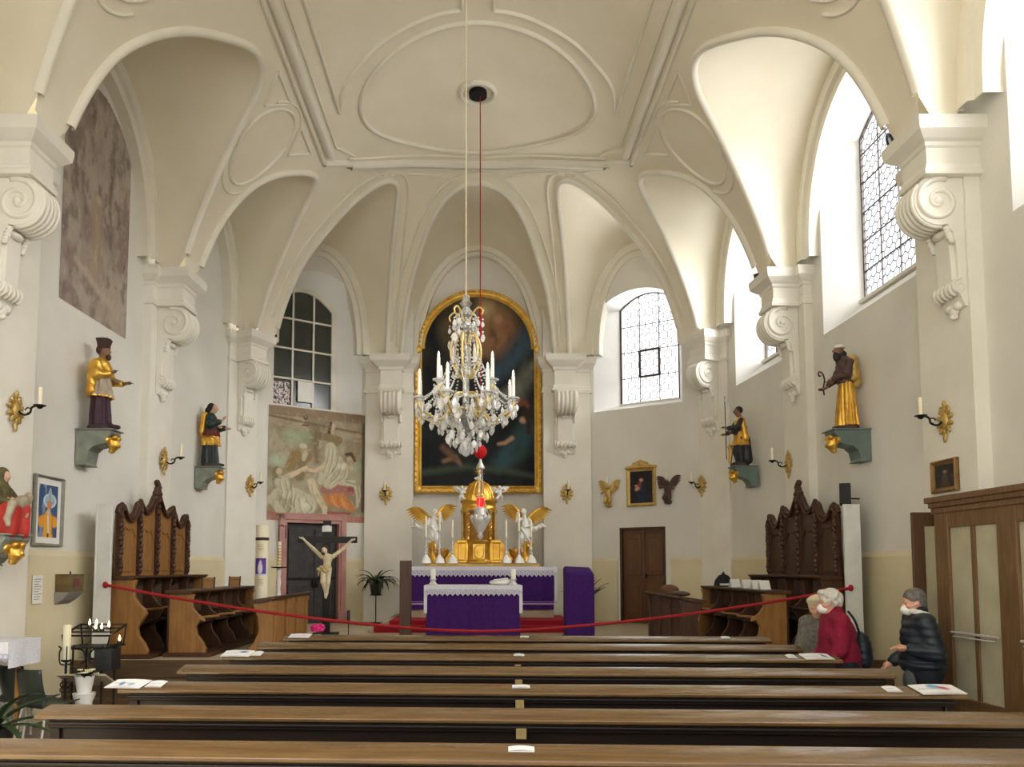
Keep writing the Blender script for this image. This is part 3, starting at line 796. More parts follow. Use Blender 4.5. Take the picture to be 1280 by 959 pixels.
# ---------------------------------------------------------------- altar painting
Yp=17.86; zb_=at(597,617,Yp).z; zt_=at(597,363,Yp).z; zsp=at(597,437,Yp).z
hwf=80*px2m(Yp)*1.005; r_o=zt_-zsp
ap=thing('altar_painting','large dark altar painting in an arched gold frame behind the high altar','painting',(0,Yp,zb_))
fw=.19
def arch_frame(mb,hw,h,hs,w,prof,rarch):
    """closed outline swept with a stepped profile; hs = height where the arch springs"""
    def ring(off):
        a=hw-off; ra=rarch-off; p=[(-a,off),(-a,hs+.0),(-ra,hs)]
        p+=[(-ra*math.cos(PI*i/28),hs+ra*math.sin(PI*i/28)) for i in range(1,28)]
        p+=[(ra,hs),(a,hs),(a,off)]; return p
    rings=[[(x,-d,z) for x,z in ring(o)] for o,d in prof]
    mb.loft(rings,closed=True,caps=False)
fr=MB(); arch_frame(fr,hwf,zt_-zb_,zsp-zb_,fw,[(0,-.05),(0,.07),(.03,.10),(.06,.06),(.10,.05),(.14,.085),(.17,.06),(.185,0),(.185,-.04)],r_o)
be=fr; n=0
pts=[(-hwf+.05,z) for z in np.arange(.1,zsp-zb_,.14)]+[(hwf-.05,z) for z in np.arange(.1,zsp-zb_,.14)]+[(x,.05) for x in np.arange(-hwf+.15,hwf-.1,.14)]
pts+=[((r_o-.05)*math.cos(a),zsp-zb_+(r_o-.05)*math.sin(a)) for a in np.linspace(.05,PI-.05,40)]
for x,z in pts: be.ell((x,-.085,z),(.035,.03,.035),6,4)
f_=fr.build('frame','gold_frame',ap,smooth=50)
for sx in (-1,1):
    for zz in (.09,zsp-zb_-.02):
        be=MB(); be.ell((sx*(hwf-.09),-.1,zz),(.1,.05,.1),10,6); be.build('corner_rosette','gold_frame',f_,smooth=180)
P=Paint(110,190,(30,34,36)); P.asp=1.72
P.cloud(5,1,(16,20,24),.4,.6); P.cloud(4,2,(58,52,42),.52,.75,.8,P.Vv>.35)
P.el((.52,.84),(.42,.36),(142,118,82),.2,.95,1); P.el((.62,.80),(.30,.30),(146,106,74),-.3,.95,.9); P.el((.57,.93),(.13,.13),(168,144,98),0,.95,.9); P.el((.55,.925),(.045,.05),(196,174,130),0,.9)
P.el((.76,.84),(.09,.09),(136,92,70),0,.95,.8); P.el((.68,.88),(.05,.06),(176,130,100),0,.9)
P.el((.32,.62),(.2,.3),(66,60,54),0,.95,.7)
P.st([(.95,.78),(.8,.66),(.62,.56)],[.16,.15,.1],(58,78,92),.8); P.st([(.98,.62),(.85,.5),(.7,.44)],[.10,.13,.1],(132,136,124),.9,.8)
P.cloud(9,5,(20,24,28),.55,.75,.5)
P.st([(.92,.30),(.84,.2),(.70,.12)],[.12,.16,.12],(50,76,82),.7); P.st([(.80,.25),(.74,.225),(.68,.22)],[.03,.025,.02],(176,140,112),.7)
P.el((.90,.345),(.045,.04),(198,156,124),0,.6); P.st([(.92,.37),(.95,.33),(.95,.28)],.03,(60,40,30),.7)
P.st([(.86,.43),(.91,.44),(.94,.42)],[.04,.045,.03],(126,76,56),.8); P.el((.85,.455),(.035,.035),(180,132,100),0,.6)
P.st([(.2,.13),(.30,.15),(.36,.10)],[.03,.035,.02],(136,104,78),.8); P.st([(.2,.2),(.3,.14)],[.05,.04],(110,82,60),.8)
P.st([(0,.07),(.4,.10),(.75,.08),(1,.05)],[.05,.05,.05,.04],(64,76,62),.9,.8); P.st([(.4,.2),(.55,.3),(.5,.42)],[.08,.1,.07],(78,62,46),.9,.8)
P.cloud(16,8,(14,17,20),.55,.85,.4)
hi=zt_-zb_-.17-.17; wi=2*(hwf-.17)
def keepA(u,v):
    z=v*hi+.17; x=(u-.5)*wi; q=z-(zsp-zb_)
    return abs(x)<hwf-.175 and (q<0 or math.hypot(x,q)<r_o-.165)
P.build('canvas','canvas',ap,lambda u,v:((u-.5)*wi,-.03,.17+v*hi),keepA)

# ---------------------------------------------------------------- high altar
ZA=.84; YA=15.65
pl=thing('altar_platform','low platform with red carpet under the high altar','platform',(.05,YA,ZS))
b=MB(); b.box(-1.9,1.9,-.75,1.78,0,ZA-ZS); b.box(-2.1,1.75,-1.15,-.75,0,.09); b.build('step','stone_pale',pl,smooth=0,bevel=.01)
b=MB(); b.box(-1.75,1.72,-.78,.9,ZA-ZS,ZA-ZS+.02); b.box(-1.75,1.72,-.80,-.76,.09,ZA-ZS+.02); b.box(-2.0,1.70,-1.17,-.78,.09,.115); b.box(-2.0,1.7,-1.19,-1.15,.0,.115); b.build('carpet','carpet_red',pl,smooth=0)
ha=thing('high_altar','wide high altar with purple cloth front and pale plinth below the gold tabernacle','altar',(.09,YA,ZA+.02))
b=MB(); b.box(-1.40,1.40,.02,1.15,0,1.0); b.box(-1.45,1.45,-.02,1.2,0,.16); b.build('altar_block','stone_pale',ha,smooth=0,bevel=.015)
b=MB(); b.box(-1.48,1.48,-.04,1.2,.97,1.02); b.build('table_slab','stone_pale',ha,smooth=0,bevel=.01)
b=MB(); b.grid(lambda u,v:(-1.44+2.88*u,-.055-.006*math.sin(u*60)*(1-v),.17+.8*v),120,6); o=b.build('purple_antependium','purple_cloth',ha,smooth=180); o['label']='purple cloth front'
b=MB(); b.box(-1.44,1.44,-.066,-.058,.27,.30); b.box(-1.44,1.44,-.066,-.058,.32,.33); b.build('white_band','purple_band',o,smooth=0)
b=MB(); b.box(-1.2,1.2,.45,1.2,1.03,1.10); b.build('candle_ledge','gold_dull',ha,smooth=0,bevel=.01)
# lace cloth
def lace_cloth(name,label,loc,hw,dep,drop,side,tooth=.09,amp=.05):
    t=thing(name,label,'tablecloth',loc)
    b=MB(); b.box(-hw,hw,-dep,dep,0,.012); b.grid(lambda u,v:(-hw+2*hw*u,-dep-.004,.012-drop*.45*v),40,2); 
    for s in (-1,1): b.grid(lambda u,v:(s*(hw+.004+.01*math.sin(9*u)*v),-dep+2*dep*u,.012-side*v),16,8)
    for q in (-1,1): b.grid(lambda u,v:(q*(hw-.045+.055*u),-dep-.006-.004*math.sin(12*v),.012-side*v*(.96+.04*math.sin(7*u))),3,14)
    b.build('cloth','lace',t,smooth=0)
    b=MB(); n=int(2*hw/tooth)
    for i in range(n):
        x0=-hw+2*hw*i/n; x1=-hw+2*hw*(i+1)/n; xm=(x0+x1)/2
        b.add([(x0,-dep-.008,.012-drop*.42),(x1,-dep-.008,.012-drop*.42),(x1,-dep-.01,-drop+amp),(xm,-dep-.012,-drop),(x0,-dep-.01,-drop+amp)],[(0,1,2,3,4)])
    b.build('lace_edge','lace_net',t,smooth=0)
    b=MB()
    for i in range(n):
        x0=-hw+2*hw*i/n; xm=x0+hw/n
        b.tube([(x0,-dep-.014,-drop+amp),(xm,-dep-.016,-drop),(x0+2*hw/n,-dep-.014,-drop+amp)],.007,4)
        b.tube([(xm+.03*math.cos(a),-dep-.014,-drop*.62+.03*math.sin(a)) for a in np.linspace(0,2*PI,8)],.006,4)
    b.build('lace_thread','lace',t,smooth=0); return t
lace_cloth('altar_cloth','white lace cloth covering the top of the high altar',(.09,YA+.5,ZA+1.045),1.50,.56,.19,.75)
# tabernacle (gold, columns, dome)
YT=16.25; ZT=1.97
def X_(px,Y=YT): return (px-597)*Y/FX
def Zp(py,Y=YT): return at(597,py,Y).z
tb=thing('tabernacle','gilded tabernacle with twisted columns and a dome, standing on the high altar','tabernacle',(.02,YT,ZT))
b=MB()
b.lathe([(.30,0),(.31,.03),(.27,.06),(.26,.40),(.29,.44),(.30,.48),(.0,.48)],30,SC(1,.8,1),a0=PI,a1=2*PI)
for s in (-1,1):
    b.box(s*.36-.12,s*.36+.12,-.12,.2,0,.06); b.box(s*.35-.09,s*.35+.09,-.09,.2,.06,.42); b.box(s*.35-.12,s*.35+.12,-.12,.2,.42,.49)
b.box(-.3,.3,-.1,.2,0,.48); b.build('base','gold',tb,smooth=40,bevel=.012)
b=MB(); b.loft([[(.12*math.cos(a)*1,-.215-.02*0-.02*math.sin(a)*0,.23+.16*math.sin(a)) for a in np.linspace(0,2*PI,24,endpoint=False)],[(.1*math.cos(a),-.235,.23+.14*math.sin(a)) for a in np.linspace(0,2*PI,24,endpoint=False)]]); b.box(-.13,.13,-.225,-.2,.08,.40); b.build('door','gold_leaf',tb,bevel=.008)
for s in (-1,1):   # s-scroll wings
    b=MB()
    pr=[(s*.44,0),(s*.68,0),(s*.70,.1),(s*.64,.2),(s*.55,.26),(s*.54,.38),(s*.48,.46),(s*.44,.47)]
    b.prism(pr if s>0 else pr[::-1],-.06,.1)
    b.tube([(s*(.60+.055*math.cos(a)),-.07,.1+.055*math.sin(a)) for a in np.linspace(0,5.4,14)],.016,6)
    b.build('scroll_wing','gold_leaf',tb,smooth=40); b=MB()
    b.lathe([(.10,0),(.11,.02),(.08,.05),(.07,.10),(.11,.14),(.135,.19),(.135,.24),(.15,.25),(.15,.28),(0,.28)],16,T(s*.79,0,0),flute=(12,.04))
    for j in range(7): b.ell((s*.79+.13*math.cos(j*.9),.13*math.sin(j*.9),.29),.03,6,4)
    b.build('cup','gold_leaf',tb,smooth=40)
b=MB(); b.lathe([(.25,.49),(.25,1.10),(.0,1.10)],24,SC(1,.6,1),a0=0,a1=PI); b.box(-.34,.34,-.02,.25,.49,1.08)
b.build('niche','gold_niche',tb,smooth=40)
for s in (-1,1):
    for x,y,tw in ((.235,-.17,1),(.345,-.06,0)):
        c=MB(); n=26
        if tw: 
            for ph in (0,PI): c.tube([(s*x+.022*math.cos(ph+t*22),y+.022*math.sin(ph+t*22),.55+.5*t) for t in np.linspace(0,1,56)],.022,6)
        else: c.lathe([(.026,.55),(.03,.7),(.024,1.05)],10,T(s*x,y,0))
        c.lathe([(.045,.49),(.045,.51),(.03,.53),(.03,.56)],12,T(s*x,y,0)); c.lathe([(.028,1.03),(.045,1.09),(.05,1.11),(.05,1.12)],12,T(s*x,y,0))
        c.build('twisted_column' if tw else 'column','gold_leaf' if tw else 'gold_dull',tb,smooth=50)
b=MB(); b.lathe([(.37,1.12),(.38,1.16),(.36,1.18),(.36,1.25),(.40,1.29),(.41,1.32),(.0,1.32)],26,SC(1,.55,1)); b.build('entablature','gold',tb,smooth=40)
b=MB(); b.lathe([(.33,1.32),(.325,1.40),(.29,1.50),(.25,1.58),(.19,1.66),(.10,1.72),(.06,1.74),(.05,1.78),(.0,1.78)],28,SC(1,.6,1)); 
for i in range(9):
    a=PI+PI*i/8; b.tube([(r*math.cos(a),r*.6*math.sin(a),z) for r,z in ((.33,1.36),(.29,1.51),(.19,1.67),(.07,1.74))],.016,5)
dm=b.build('dome','gold',tb,smooth=50)
b=MB(); b.box(-.16,.16,-.235,-.2,1.30,1.44); b.ell((0,-.22,1.42),(.1,.03,.06)); b.build('dome_cartouche','gold_leaf',dm,bevel=.01)
b=MB(); b.ell((0,0,1.80),(.045,.04,.04)); b.ell((.03,0,1.86),(.02,.02,.04)); b.ell((-.05,0,1.80),(.05,.02,.03)); b.build('white_bird','white_gloss',tb,smooth=180)
b=MB(); b.ell((0,0,1.95),(.05,.03,.05))
for i in range(16):
    a=2*PI*i/16; r=.15 if i%2 else .11; b.add([(.05*math.cos(a-.15),0,1.95+.05*math.sin(a-.15)),(r*math.cos(a),0,1.95+r*math.sin(a)),(.05*math.cos(a+.15),0,1.95+.05*math.sin(a+.15)),(.05*math.cos(a),-.02,1.95+.05*math.sin(a)),(.05*math.cos(a),.02,1.95+.05*math.sin(a))],[(0,3,1),(3,2,1),(0,1,4),(4,1,2)])
b.build('sunburst','gold_leaf',tb,smooth=0)
# angels
def wing(mb,base,tip,wid,M=None,n=9,lift=.1):
    """feather fan from a shoulder to a tip"""
    base=Vector(base);tip=Vector(tip)
    d=(tip-base); L=d.length; dn=d.normalized(); sd=Vector((dn.z,0,-dn.x))
    if sd.z>0: sd=-sd
    mb.tube([base,base+d*.35+sd*-.05*L,base+d*.75-sd*.06*L,tip],[.035,.04,.03,.012],7,M=M)
    for r,(ln,off) in enumerate(((1,0),(.62,-.015))):
        for i in range(n):
            t=(i+.6)/n; p=base+d*t*.98-sd*.04*L*math.sin(PI*t)+Vector((0,off,0)); q=p+sd*wid*ln*(.55+.45*math.sin(PI*(t*.8+.1)))+dn*L*(.05+.28*t*ln)
            m=(p+q)/2; mb.loft([[p+dn*.02+Vector((0,-.012,0)),p-dn*.02,p+Vector((0,.012,0))],[m+dn*.035+Vector((0,-.014,0)),m-dn*.035,m+Vector((0,.012,0))],[q+dn*.008,q-dn*.008,q+Vector((0,.006,0))]],M=M)
def angel(loc,s,label):
    """kneeling adorer; s=+1: the head turns to +x (towards the tabernacle)"""
    t=thing('angel_statue',label,'statue',loc,group='angels beside the tabernacle')
    b=MB(); b.lathe([(.13,0),(.14,.03),(.10,.07),(.085,.2),(.10,.34),(.125,.42),(.13,.46),(.10,.48),(0,.48)],18,SC(1,.8,1),flute=(8,.04)); 
    for q in (-1,1): b.tube([(q*.1+.06*math.cos(a)*q,-.09,.40+.06*math.sin(a)) for a in np.linspace(-1.5,4.2,14)],.02,6)
    b.build('pedestal','gold_leaf',t,smooth=50)
    k=SD(); k.ell((0,0,.80),(.085,.07,.13),.04); k.cap((0,0,.90),(.02*s,-.01,1.02),.045,.035,.03); k.ell((.035*s,-.02,1.08),(.048,.052,.062),.02)
    k.chain([(s*.08,0,.93),(s*.19,-.05,.88),(s*.17,-.09,1.02)],[.035,.028,.02],.02); k.ell((s*.165,-.10,1.05),(.02,.02,.035),.01)
    k.chain([(-s*.08,0,.93),(-s*.13,-.06,.80),(-s*.02,-.11,.76)],[.035,.028,.02],.02)
    k.chain([(.05*s,0,.68),(.09*s,-.12,.50),(.06*s,-.02,.34),(.07*s,-.06,.24)],[.07,.055,.04,.025],.03)
    k.chain([(-.05*s,0,.68),(-.07*s,-.05,.46),(-.10*s,.03,.28)],[.07,.05,.03],.03)
    k.build('body','white_gloss',t,.011)
    k=SD(); k.ell((.035*s,-.005,1.11),(.052,.055,.05),.02)
    for i in range(7): k.ell((.035*s+.045*math.cos(i),-.01+.045*math.sin(i),1.09+.015*math.sin(3*i)),.022,.012)
    k.build('hair','white_gloss',t,.009)
    k=SD(); k.cone([(.13,.46),(.12,.58),(.095,.72),(.085,.84)],fold=.16,nf=7,oval=(1,.8)); k.chain([(-s*.05,0,.75),(-s*.2,.0,.72),(-s*.36,.02,.80),(-s*.46,.03,.76)],[.05,.05,.04,.015],.03); k.chain([(s*.06,-.05,.7),(-s*.04,-.1,.56),(-s*.12,-.06,.40)],[.05,.05,.03],.03)
    k.build('drapery','white_gloss',t,.011,warp=lambda X,Y,Z:.006*np.sin(60*X+40*Z))
    for q,tp in ((1,(s*.30,.06,1.25)),(-1,(-s*.38,.07,1.20))):
        w_=MB(); wing(w_,(q*s*.06,.06,.95 if q<0 else .98),tp,.26); w_.build('gold_wing','gold_leaf',t,smooth=30)['label']='gilded wing'
    return t
angel((X_(540.5),YT,ZT),1,'white kneeling angel with gilded wings left of the tabernacle')
angel((X_(656),YT,ZT),-1,'white kneeling angel with gilded wings right of the tabernacle')
def cherub(loc,s,label):
    t=thing('cherub_figure',label,'statue',loc,group='cherubs beside the dome')
    k=SD(); k.ell((0,0,.12),(.045,.04,.07),.02); k.ell((0,-.01,.235),(.042,.042,.046),.015); k.chain([(s*.03,0,.17),(s*.09,-.02,.21),(s*.13,-.02,.17)],[.022,.018,.012],.012); k.chain([(-s*.03,0,.17),(-s*.08,-.03,.13),(-s*.03,-.06,.12)],[.022,.018,.012],.012)
    k.chain([(.02,0,.07),(.05*s,-.06,.03),(.05*s,-.03,-.06)],[.032,.026,.014],.015); k.chain([(-.02,0,.07),(-.05*s,-.05,.0),(-.06*s,.0,-.06)],[.032,.026,.014],.015)
    k.build('body','white_gloss',t,.009)
    w_=MB(); wing(w_,(s*.03,.03,.17),(s*.14,.05,.26),.08,n=5); wing(w_,(-s*.03,.03,.17),(-s*.14,.05,.24),.08,n=5); w_.build('wing','white_gloss',t,smooth=30)
cherub((X_(577),YT-.05,ZT+1.36),-1,'small white cherub seated left of the tabernacle dome'); cherub((X_(624),YT-.05,ZT+1.36),1,'small white cherub seated right of the tabernacle dome')
# candlesticks
def candlestick(loc,h,ch,label):
    t=thing('candlestick',label,'candlestick',loc,group='candlesticks on the high altar')
    b=MB(); b.lathe([(.10,0),(.105,.02),(.085,.04),(.09,.08),(.055,.13),(.03,.16),(.022,.19)],3*6,flute=(3,.12)); 
    for i in range(3): b.ell((.085*math.cos(2*PI*i/3),.085*math.sin(2*PI*i/3),.03),(.03,.03,.03),8,5)
    b.build('base','white_gloss',t,smooth=60)
    b=MB(); b.lathe([(.022,.18),(.035,.20),(.022,.23),(.016,.28),(.03,h*.55),(.016,h*.62),(.022,h*.8),(.014,h*.9),(.02,h-.03),(.045,h),(.045,h+.012),(.0,h+.012)],14); b.build('stem','silver_paint',t,smooth=60)
    b=MB(); b.lathe([(.024,h+.01),(.022,h+ch),(.006,h+ch+.012),(0,h+ch+.012)],12); b.tube([(0,0,h+ch),(0.002,0,h+ch+.03)],.003,5); b.build('candle','wax',t,smooth=60)
zc_=1.965
for px,h,ch,lab in ((532,.53,.44,'first tall altar candlestick from the left, by the left angel'),(549,.66,.38,'second altar candlestick from the left, the taller one before the left angel'),(565,.53,.36,'third altar candlestick from the left, next to the tabernacle'),(632,.53,.36,'altar candlestick just right of the tabernacle'),(648,.66,.38,'taller altar candlestick before the right angel'),(663,.53,.36,'outermost altar candlestick at the right end')):
    Y=16.0; candlestick((X_(px,Y),Y-.05,zc_),h,ch,lab)

# ---------------------------------------------------------------- front altar
YF=13.4; xf=X_(591,YF)
fa=thing('front_altar','free-standing altar fully covered by plain purple cloth, in front of the high altar','altar',(xf,YF,ZS))
b=MB(); b.box(-.76,.76,.04,.66,0,.86); b.build('altar_block','stone_pale',fa,smooth=0)
b=MB(); b.grid(lambda u,v:(-.81+1.62*u,.0-.012*math.sin(u*23)*(1-v)**2-.008*math.sin(u*51+1)*(1-v),.01+.87*v),90,8)
for s in (-1,1): b.grid(lambda u,v:(s*(.81+.01*math.sin(u*14)*(1-v)),.0+.7*u,.01+.87*v),20,6)
b.grid(lambda u,v:(-.81+1.62*u,.7,.01+.87*v),20,2); b.build('purple_cover','purple_cloth',fa,smooth=180)
b=MB(); b.box(-.82,.82,0,.70,.87,.89); b.build('table_slab','stone_pale',fa,smooth=0)
lace_cloth('altar_cloth','white cloth with zigzag lace edge on the front altar',(xf,YF+.35,ZS+.895),.845,.36,.165,.50,.085,.045)
def altar_candle(px,label):
    t=thing('altar_candle',label,'candle',(X_(px,YF+.12),YF+.12,ZS+.908),group='candles on the front altar')
    b=MB(); b.lathe([(.075,0),(.08,.012),(.045,.05),(.04,.08),(.06,.10),(.06,.11),(0,.11)],16,flute=(8,.06)); b.build('glass_holder','crystal_white',t,smooth=60)
    b=MB(); b.lathe([(.045,.10),(.045,.27),(.038,.28),(0,.275)],16); b.tube([(0,0,.27),(0,0,.30)],.004,5); b.build('candle','wax_white',t,smooth=60)
altar_candle(541,'white pillar candle in glass holder at the left end of the front altar'); altar_candle(641,'white pillar candle in glass holder at the right end of the front altar')
ms=thing('book_cushion','white cloth-covered book cushion on the front altar','cushion',(X_(625,YF+.2),YF+.22,ZS+.908))
b=MB(); b.grid(lambda u,v:(.2*math.cos(2*PI*u)*(1-.15*v)*(abs(math.cos(2*PI*u))**-.3 if abs(math.cos(2*PI*u))>.2 else 1)*.9,.13*math.sin(2*PI*u),0.09*v-.0),24,4,closeu=True); b.v=[]; b.f=[]
k=SD(); k.ell((0,0,.045),(.20,.13,.05),.02); k.ell((.1,0,.07),(.1,.1,.045),.02); k.build('cushion','white_gloss',ms,.01,warp=lambda X,Y,Z:.004*np.sin(50*X))
b=MB(); b.box(-.13,.13,-.09,.09,.095,.115,T(.02,0,0)@RY(-.12)); b.build('open_book','paper',ms,smooth=0,bevel=.006)
# wooden post and ambo
wp=thing('wooden_post','dark brown square wooden post left of the front altar','post',(X_(507,13.2),13.2,ZS))
b=MB(); b.box(-.095,.095,-.095,.095,0,at(507,701,13.2).z-ZS); b.build('shaft','brown_wood',wp,smooth=0,bevel=.006); b=MB(); b.box(-.15,.15,-.15,.15,0,.03); b.build('foot_plate','iron',wp,smooth=0,bevel=.004)
am=thing('lectern','lectern wrapped in purple cloth, right of the front altar','lectern',(X_(724,13.4),13.4,ZS))
hz=at(724,714,13.4).z-ZS
b=MB(); b.box(-.2,.2,.03,.36,0,hz-.06); b.box(-.27,.27,-.02,.4,0,.03); b.build('stand','brown_wood',am,smooth=0,bevel=.006)
b=MB(); b.loft([[(-.25,-.01,.03),(.25,-.01,.03),(.25,.4,.03),(-.25,.4,.03)],[(-.25,0,hz-.04),(.25,0,hz-.06),(.25,.4,hz+.04),(-.25,.4,hz+.06)],[(-.22,.04,hz),(.2,.04,hz-.02),(.2,.36,hz+.07),(-.22,.36,hz+.09)]]); b.build('purple_drape','purple_cloth',am,smooth=0,bevel=.02)

# ---------------------------------------------------------------- plants
def leaf_strip(mb,p0,dirv,L,w,droop,n=9):
    d=Vector(dirv).normalized(); h=Vector((d.x,d.y,0)); h=h.normalized() if h.length>1e-3 else Vector((1,0,0)); sd=Vector((-h.y,h.x,0)); pts=[]; p=Vector(p0); rings=[]
    e=math.atan2(d.z,math.hypot(d.x,d.y))
    for i in range(n+1):
        t=i/n; ww=w*math.sin(PI*min(.97,.12+.88*t))**.8*.5+.001; nn=Vector((-h.x*math.sin(e),-h.y*math.sin(e),math.cos(e)))
        rings.append([p-sd*ww+nn*ww*.35,p-nn*.004,p+sd*ww+nn*ww*.35,p+nn*.002])
        p=p+(h*math.cos(e)+Vector((0,0,math.sin(e))))*L/n; e-=droop/n
    mb.loft(rings,closed=True,caps=True)
Yq=16.9
pp=thing('potted_plant','dark-leaved potted plant on a thin stand by the left apse wall','plant',(X_(470,Yq),Yq,ZS))
b=MB(); b.tube([(0,0,0),(0,0,.62)],.012,8); b.lathe([(.12,0),(.12,.015),(.02,.03),(0,.03)],16); b.lathe([(.0,.60),(.13,.61),(.13,.63),(0,.63)],16); b.build('stand','iron',pp)
zp=.62
b=MB(); b.lathe([(.10,zp),(.15,zp+.26),(.16,zp+.28),(.14,zp+.28),(.12,zp+.24),(0,zp+.24)],18); b.build('pot','pot_dark',pp,smooth=40)
b=MB()
for i in range(34):
    a=rng.uniform(0,2*PI); e=rng.uniform(.25,1.35); leaf_strip(b,(.03*math.cos(a),.03*math.sin(a),zp+.25),(math.cos(a)*math.cos(e),math.sin(a)*math.cos(e),math.sin(e)),rng.uniform(.42,.62),.055,rng.uniform(1.2,2.6))
b.build('foliage','leaf_dark',pp,smooth=60)
p2=thing('potted_plant','potted plant partly hidden behind the purple lectern','plant',(X_(729,16.3),16.3,ZS))
b=MB(); b.lathe([(.13,0),(.2,.4),(.21,.42),(.19,.42),(.17,.36),(0,.36)],18); b.build('pot','pot_dark',p2,smooth=40)
b=MB()
for i in range(22):
    a=rng.uniform(0,2*PI); e=rng.uniform(1.0,1.5); leaf_strip(b,(.03*math.cos(a),.03*math.sin(a),.4),(math.cos(a)*math.cos(e),math.sin(a)*math.cos(e),math.sin(e)),rng.uniform(.5,.75),.06,rng.uniform(.5,1.2))
b.build('foliage','leaf_dark',p2,smooth=60)

# ---------------------------------------------------------------- sanctuary lamp on its red cord
YL=13.08; xl=X_(600,YL)
sl=thing('sanctuary_lamp','silver hanging lamp with red glass on a long red cord from the vault hole','hanging lamp',(xl,YL,0))
zb=lambda y:at(600,y,YL).z
b=MB(); b.tube([(0,0,10.75),(0,0,zb(558))],.011,6); b.tube([(0,0,zb(388)),(0,0,zb(432))],[.03,.028],8); b.ell((0,0,zb(386)),.04,8,6); b.build('cord','red_cord',sl)
b=MB(); b.lathe([(0,zb(556)),(.06,zb(557)),(.11,zb(562)),(.115,zb(566)),(.08,zb(571)),(.03,zb(574)),(0,zb(574))],20); b.build('red_ball','red_velvet',sl,smooth=180)
b=MB(); b.lathe([(.02,zb(574)),(.025,zb(577)),(.07,zb(584)),(.075,zb(586)),(0,zb(586))],18)
for i in range(3):
    a=2*PI*i/3+.3; b.tube([(.03*math.cos(a),.03*math.sin(a),zb(586)),(.05*math.cos(a),.05*math.sin(a),zb(622)),(.15*math.cos(a),.15*math.sin(a),zb(644))],.006,5)
b.build('chain','silver_paint',sl)
b=MB(); b.lathe([(0,zb(675)),(.03,zb(673)),(.05,zb(670)),(.035,zb(667)),(.06,zb(664)),(.09,zb(660)),(.15,zb(652)),(.16,zb(648)),(.12,zb(645)),(.09,zb(642)),(.11,zb(637)),(.07,zb(634)),(0,zb(634))],24,flute=(8,.05))
for i in range(6): b.ell((.15*math.cos(i*PI/3),.15*math.sin(i*PI/3),zb(647)),(.035,.035,.05),8,6)
b.build('bowl','silver_paint',sl,smooth=60)
b=MB(); b.lathe([(.05,zb(636)),(.065,zb(630)),(.07,zb(623)),(.062,zb(623)),(.05,zb(632)),(0,zb(632))],18); b.build('red_glass','red_glass',sl,smooth=60)

# ---------------------------------------------------------------- chandelier
YC=7.5; xc=X_(582,YC)*1.02
ch=thing('chandelier','large crystal chandelier with white candles hanging before the altar painting','chandelier',(xc,YC,0))
zz=lambda y:at(580,y,YC).z
z0=zz(570); z1=zz(370)
b=MB(); b.tube([(0,0,z1),(0,0,float(V(xc,YC))+.02)],.008,6); b.build('rope',mat('rope_pale',S(206,196,170),S(180,168,140),80,.9),ch)
b=MB(); b.lathe([(.0,z1+.01),(.03,z1),(.035,z1-.05),(.06,z1-.08),(.03,z1-.12),(.07,z1-.17),(.075,z1-.2),(.03,z1-.24),(.06,z1-.29),(.05,z1-.33),(.02,z1-.36),(.025,zz(440)),(.05,zz(455)),(.06,zz(465)),(.03,zz(475)),(.03,zz(505)),(.07,zz(515)),(.1,zz(525)),(.05,zz(532)),(.04,zz(540)),(0,zz(545))],16,flute=(8,.08)); b.build('stem',mat('stem_glass',S(206,206,202),S(120,120,116),14,.15,.5,spec=.8),ch,smooth=50)
mat('arm_cream',S(238,218,160),S(210,178,104),8,.35,.45)
def drop_mesh():
    b=MB(); b.lathe([(0,-.05),(.010,-.043),(.0165,-.028),(.011,-.012),(.004,-.003),(0,0)],6,SC(1,.6,1)); b.ell((0,0,.010),.007,6,4); return b
def scarm(pts,r,nm,par):
    c=catmull(pts,7); b=MB(); b.tube([tuple(p) for p in c],r,7); return b.build(nm,'arm_cream',par,smooth=180)
rings_=[]   # hang points for crystals
for i in range(4):
    a=PI/4+i*PI/2+.2; ca,sa=math.cos(a),math.sin(a)
    f=lambda r,z:(r*ca,r*sa,z)
    scarm([f(.03,zz(405)),f(.07,zz(396)),f(.14,zz(388)),f(.20,zz(392)),f(.19,zz(398))],.009,'crown_arm',ch)
    rings_+=[(.20,a,zz(418),1.7),(.20,a,zz(402),1.4),(.14,a+.1,zz(398),1.5),(.14,a+.1,zz(412),1.3),(.1,a-.1,zz(400),1.3)]
for i in range(6):
    a=i*PI/3+.3; ca,sa=math.cos(a),math.sin(a); f=lambda r,z:(r*ca,r*sa,z)
    scarm([f(.03,zz(432)),f(.06,zz(419)),f(.12,zz(421)),f(.155,zz(438)),f(.13,zz(458)),f(.06,zz(472)),f(.03,zz(468))],.012,'cage_arm',ch)
    rings_+=[(.13,a,zz(440),1.2),(.1,a+.3,zz(460),1.4),(.13,a+.5,zz(462),1.2)]
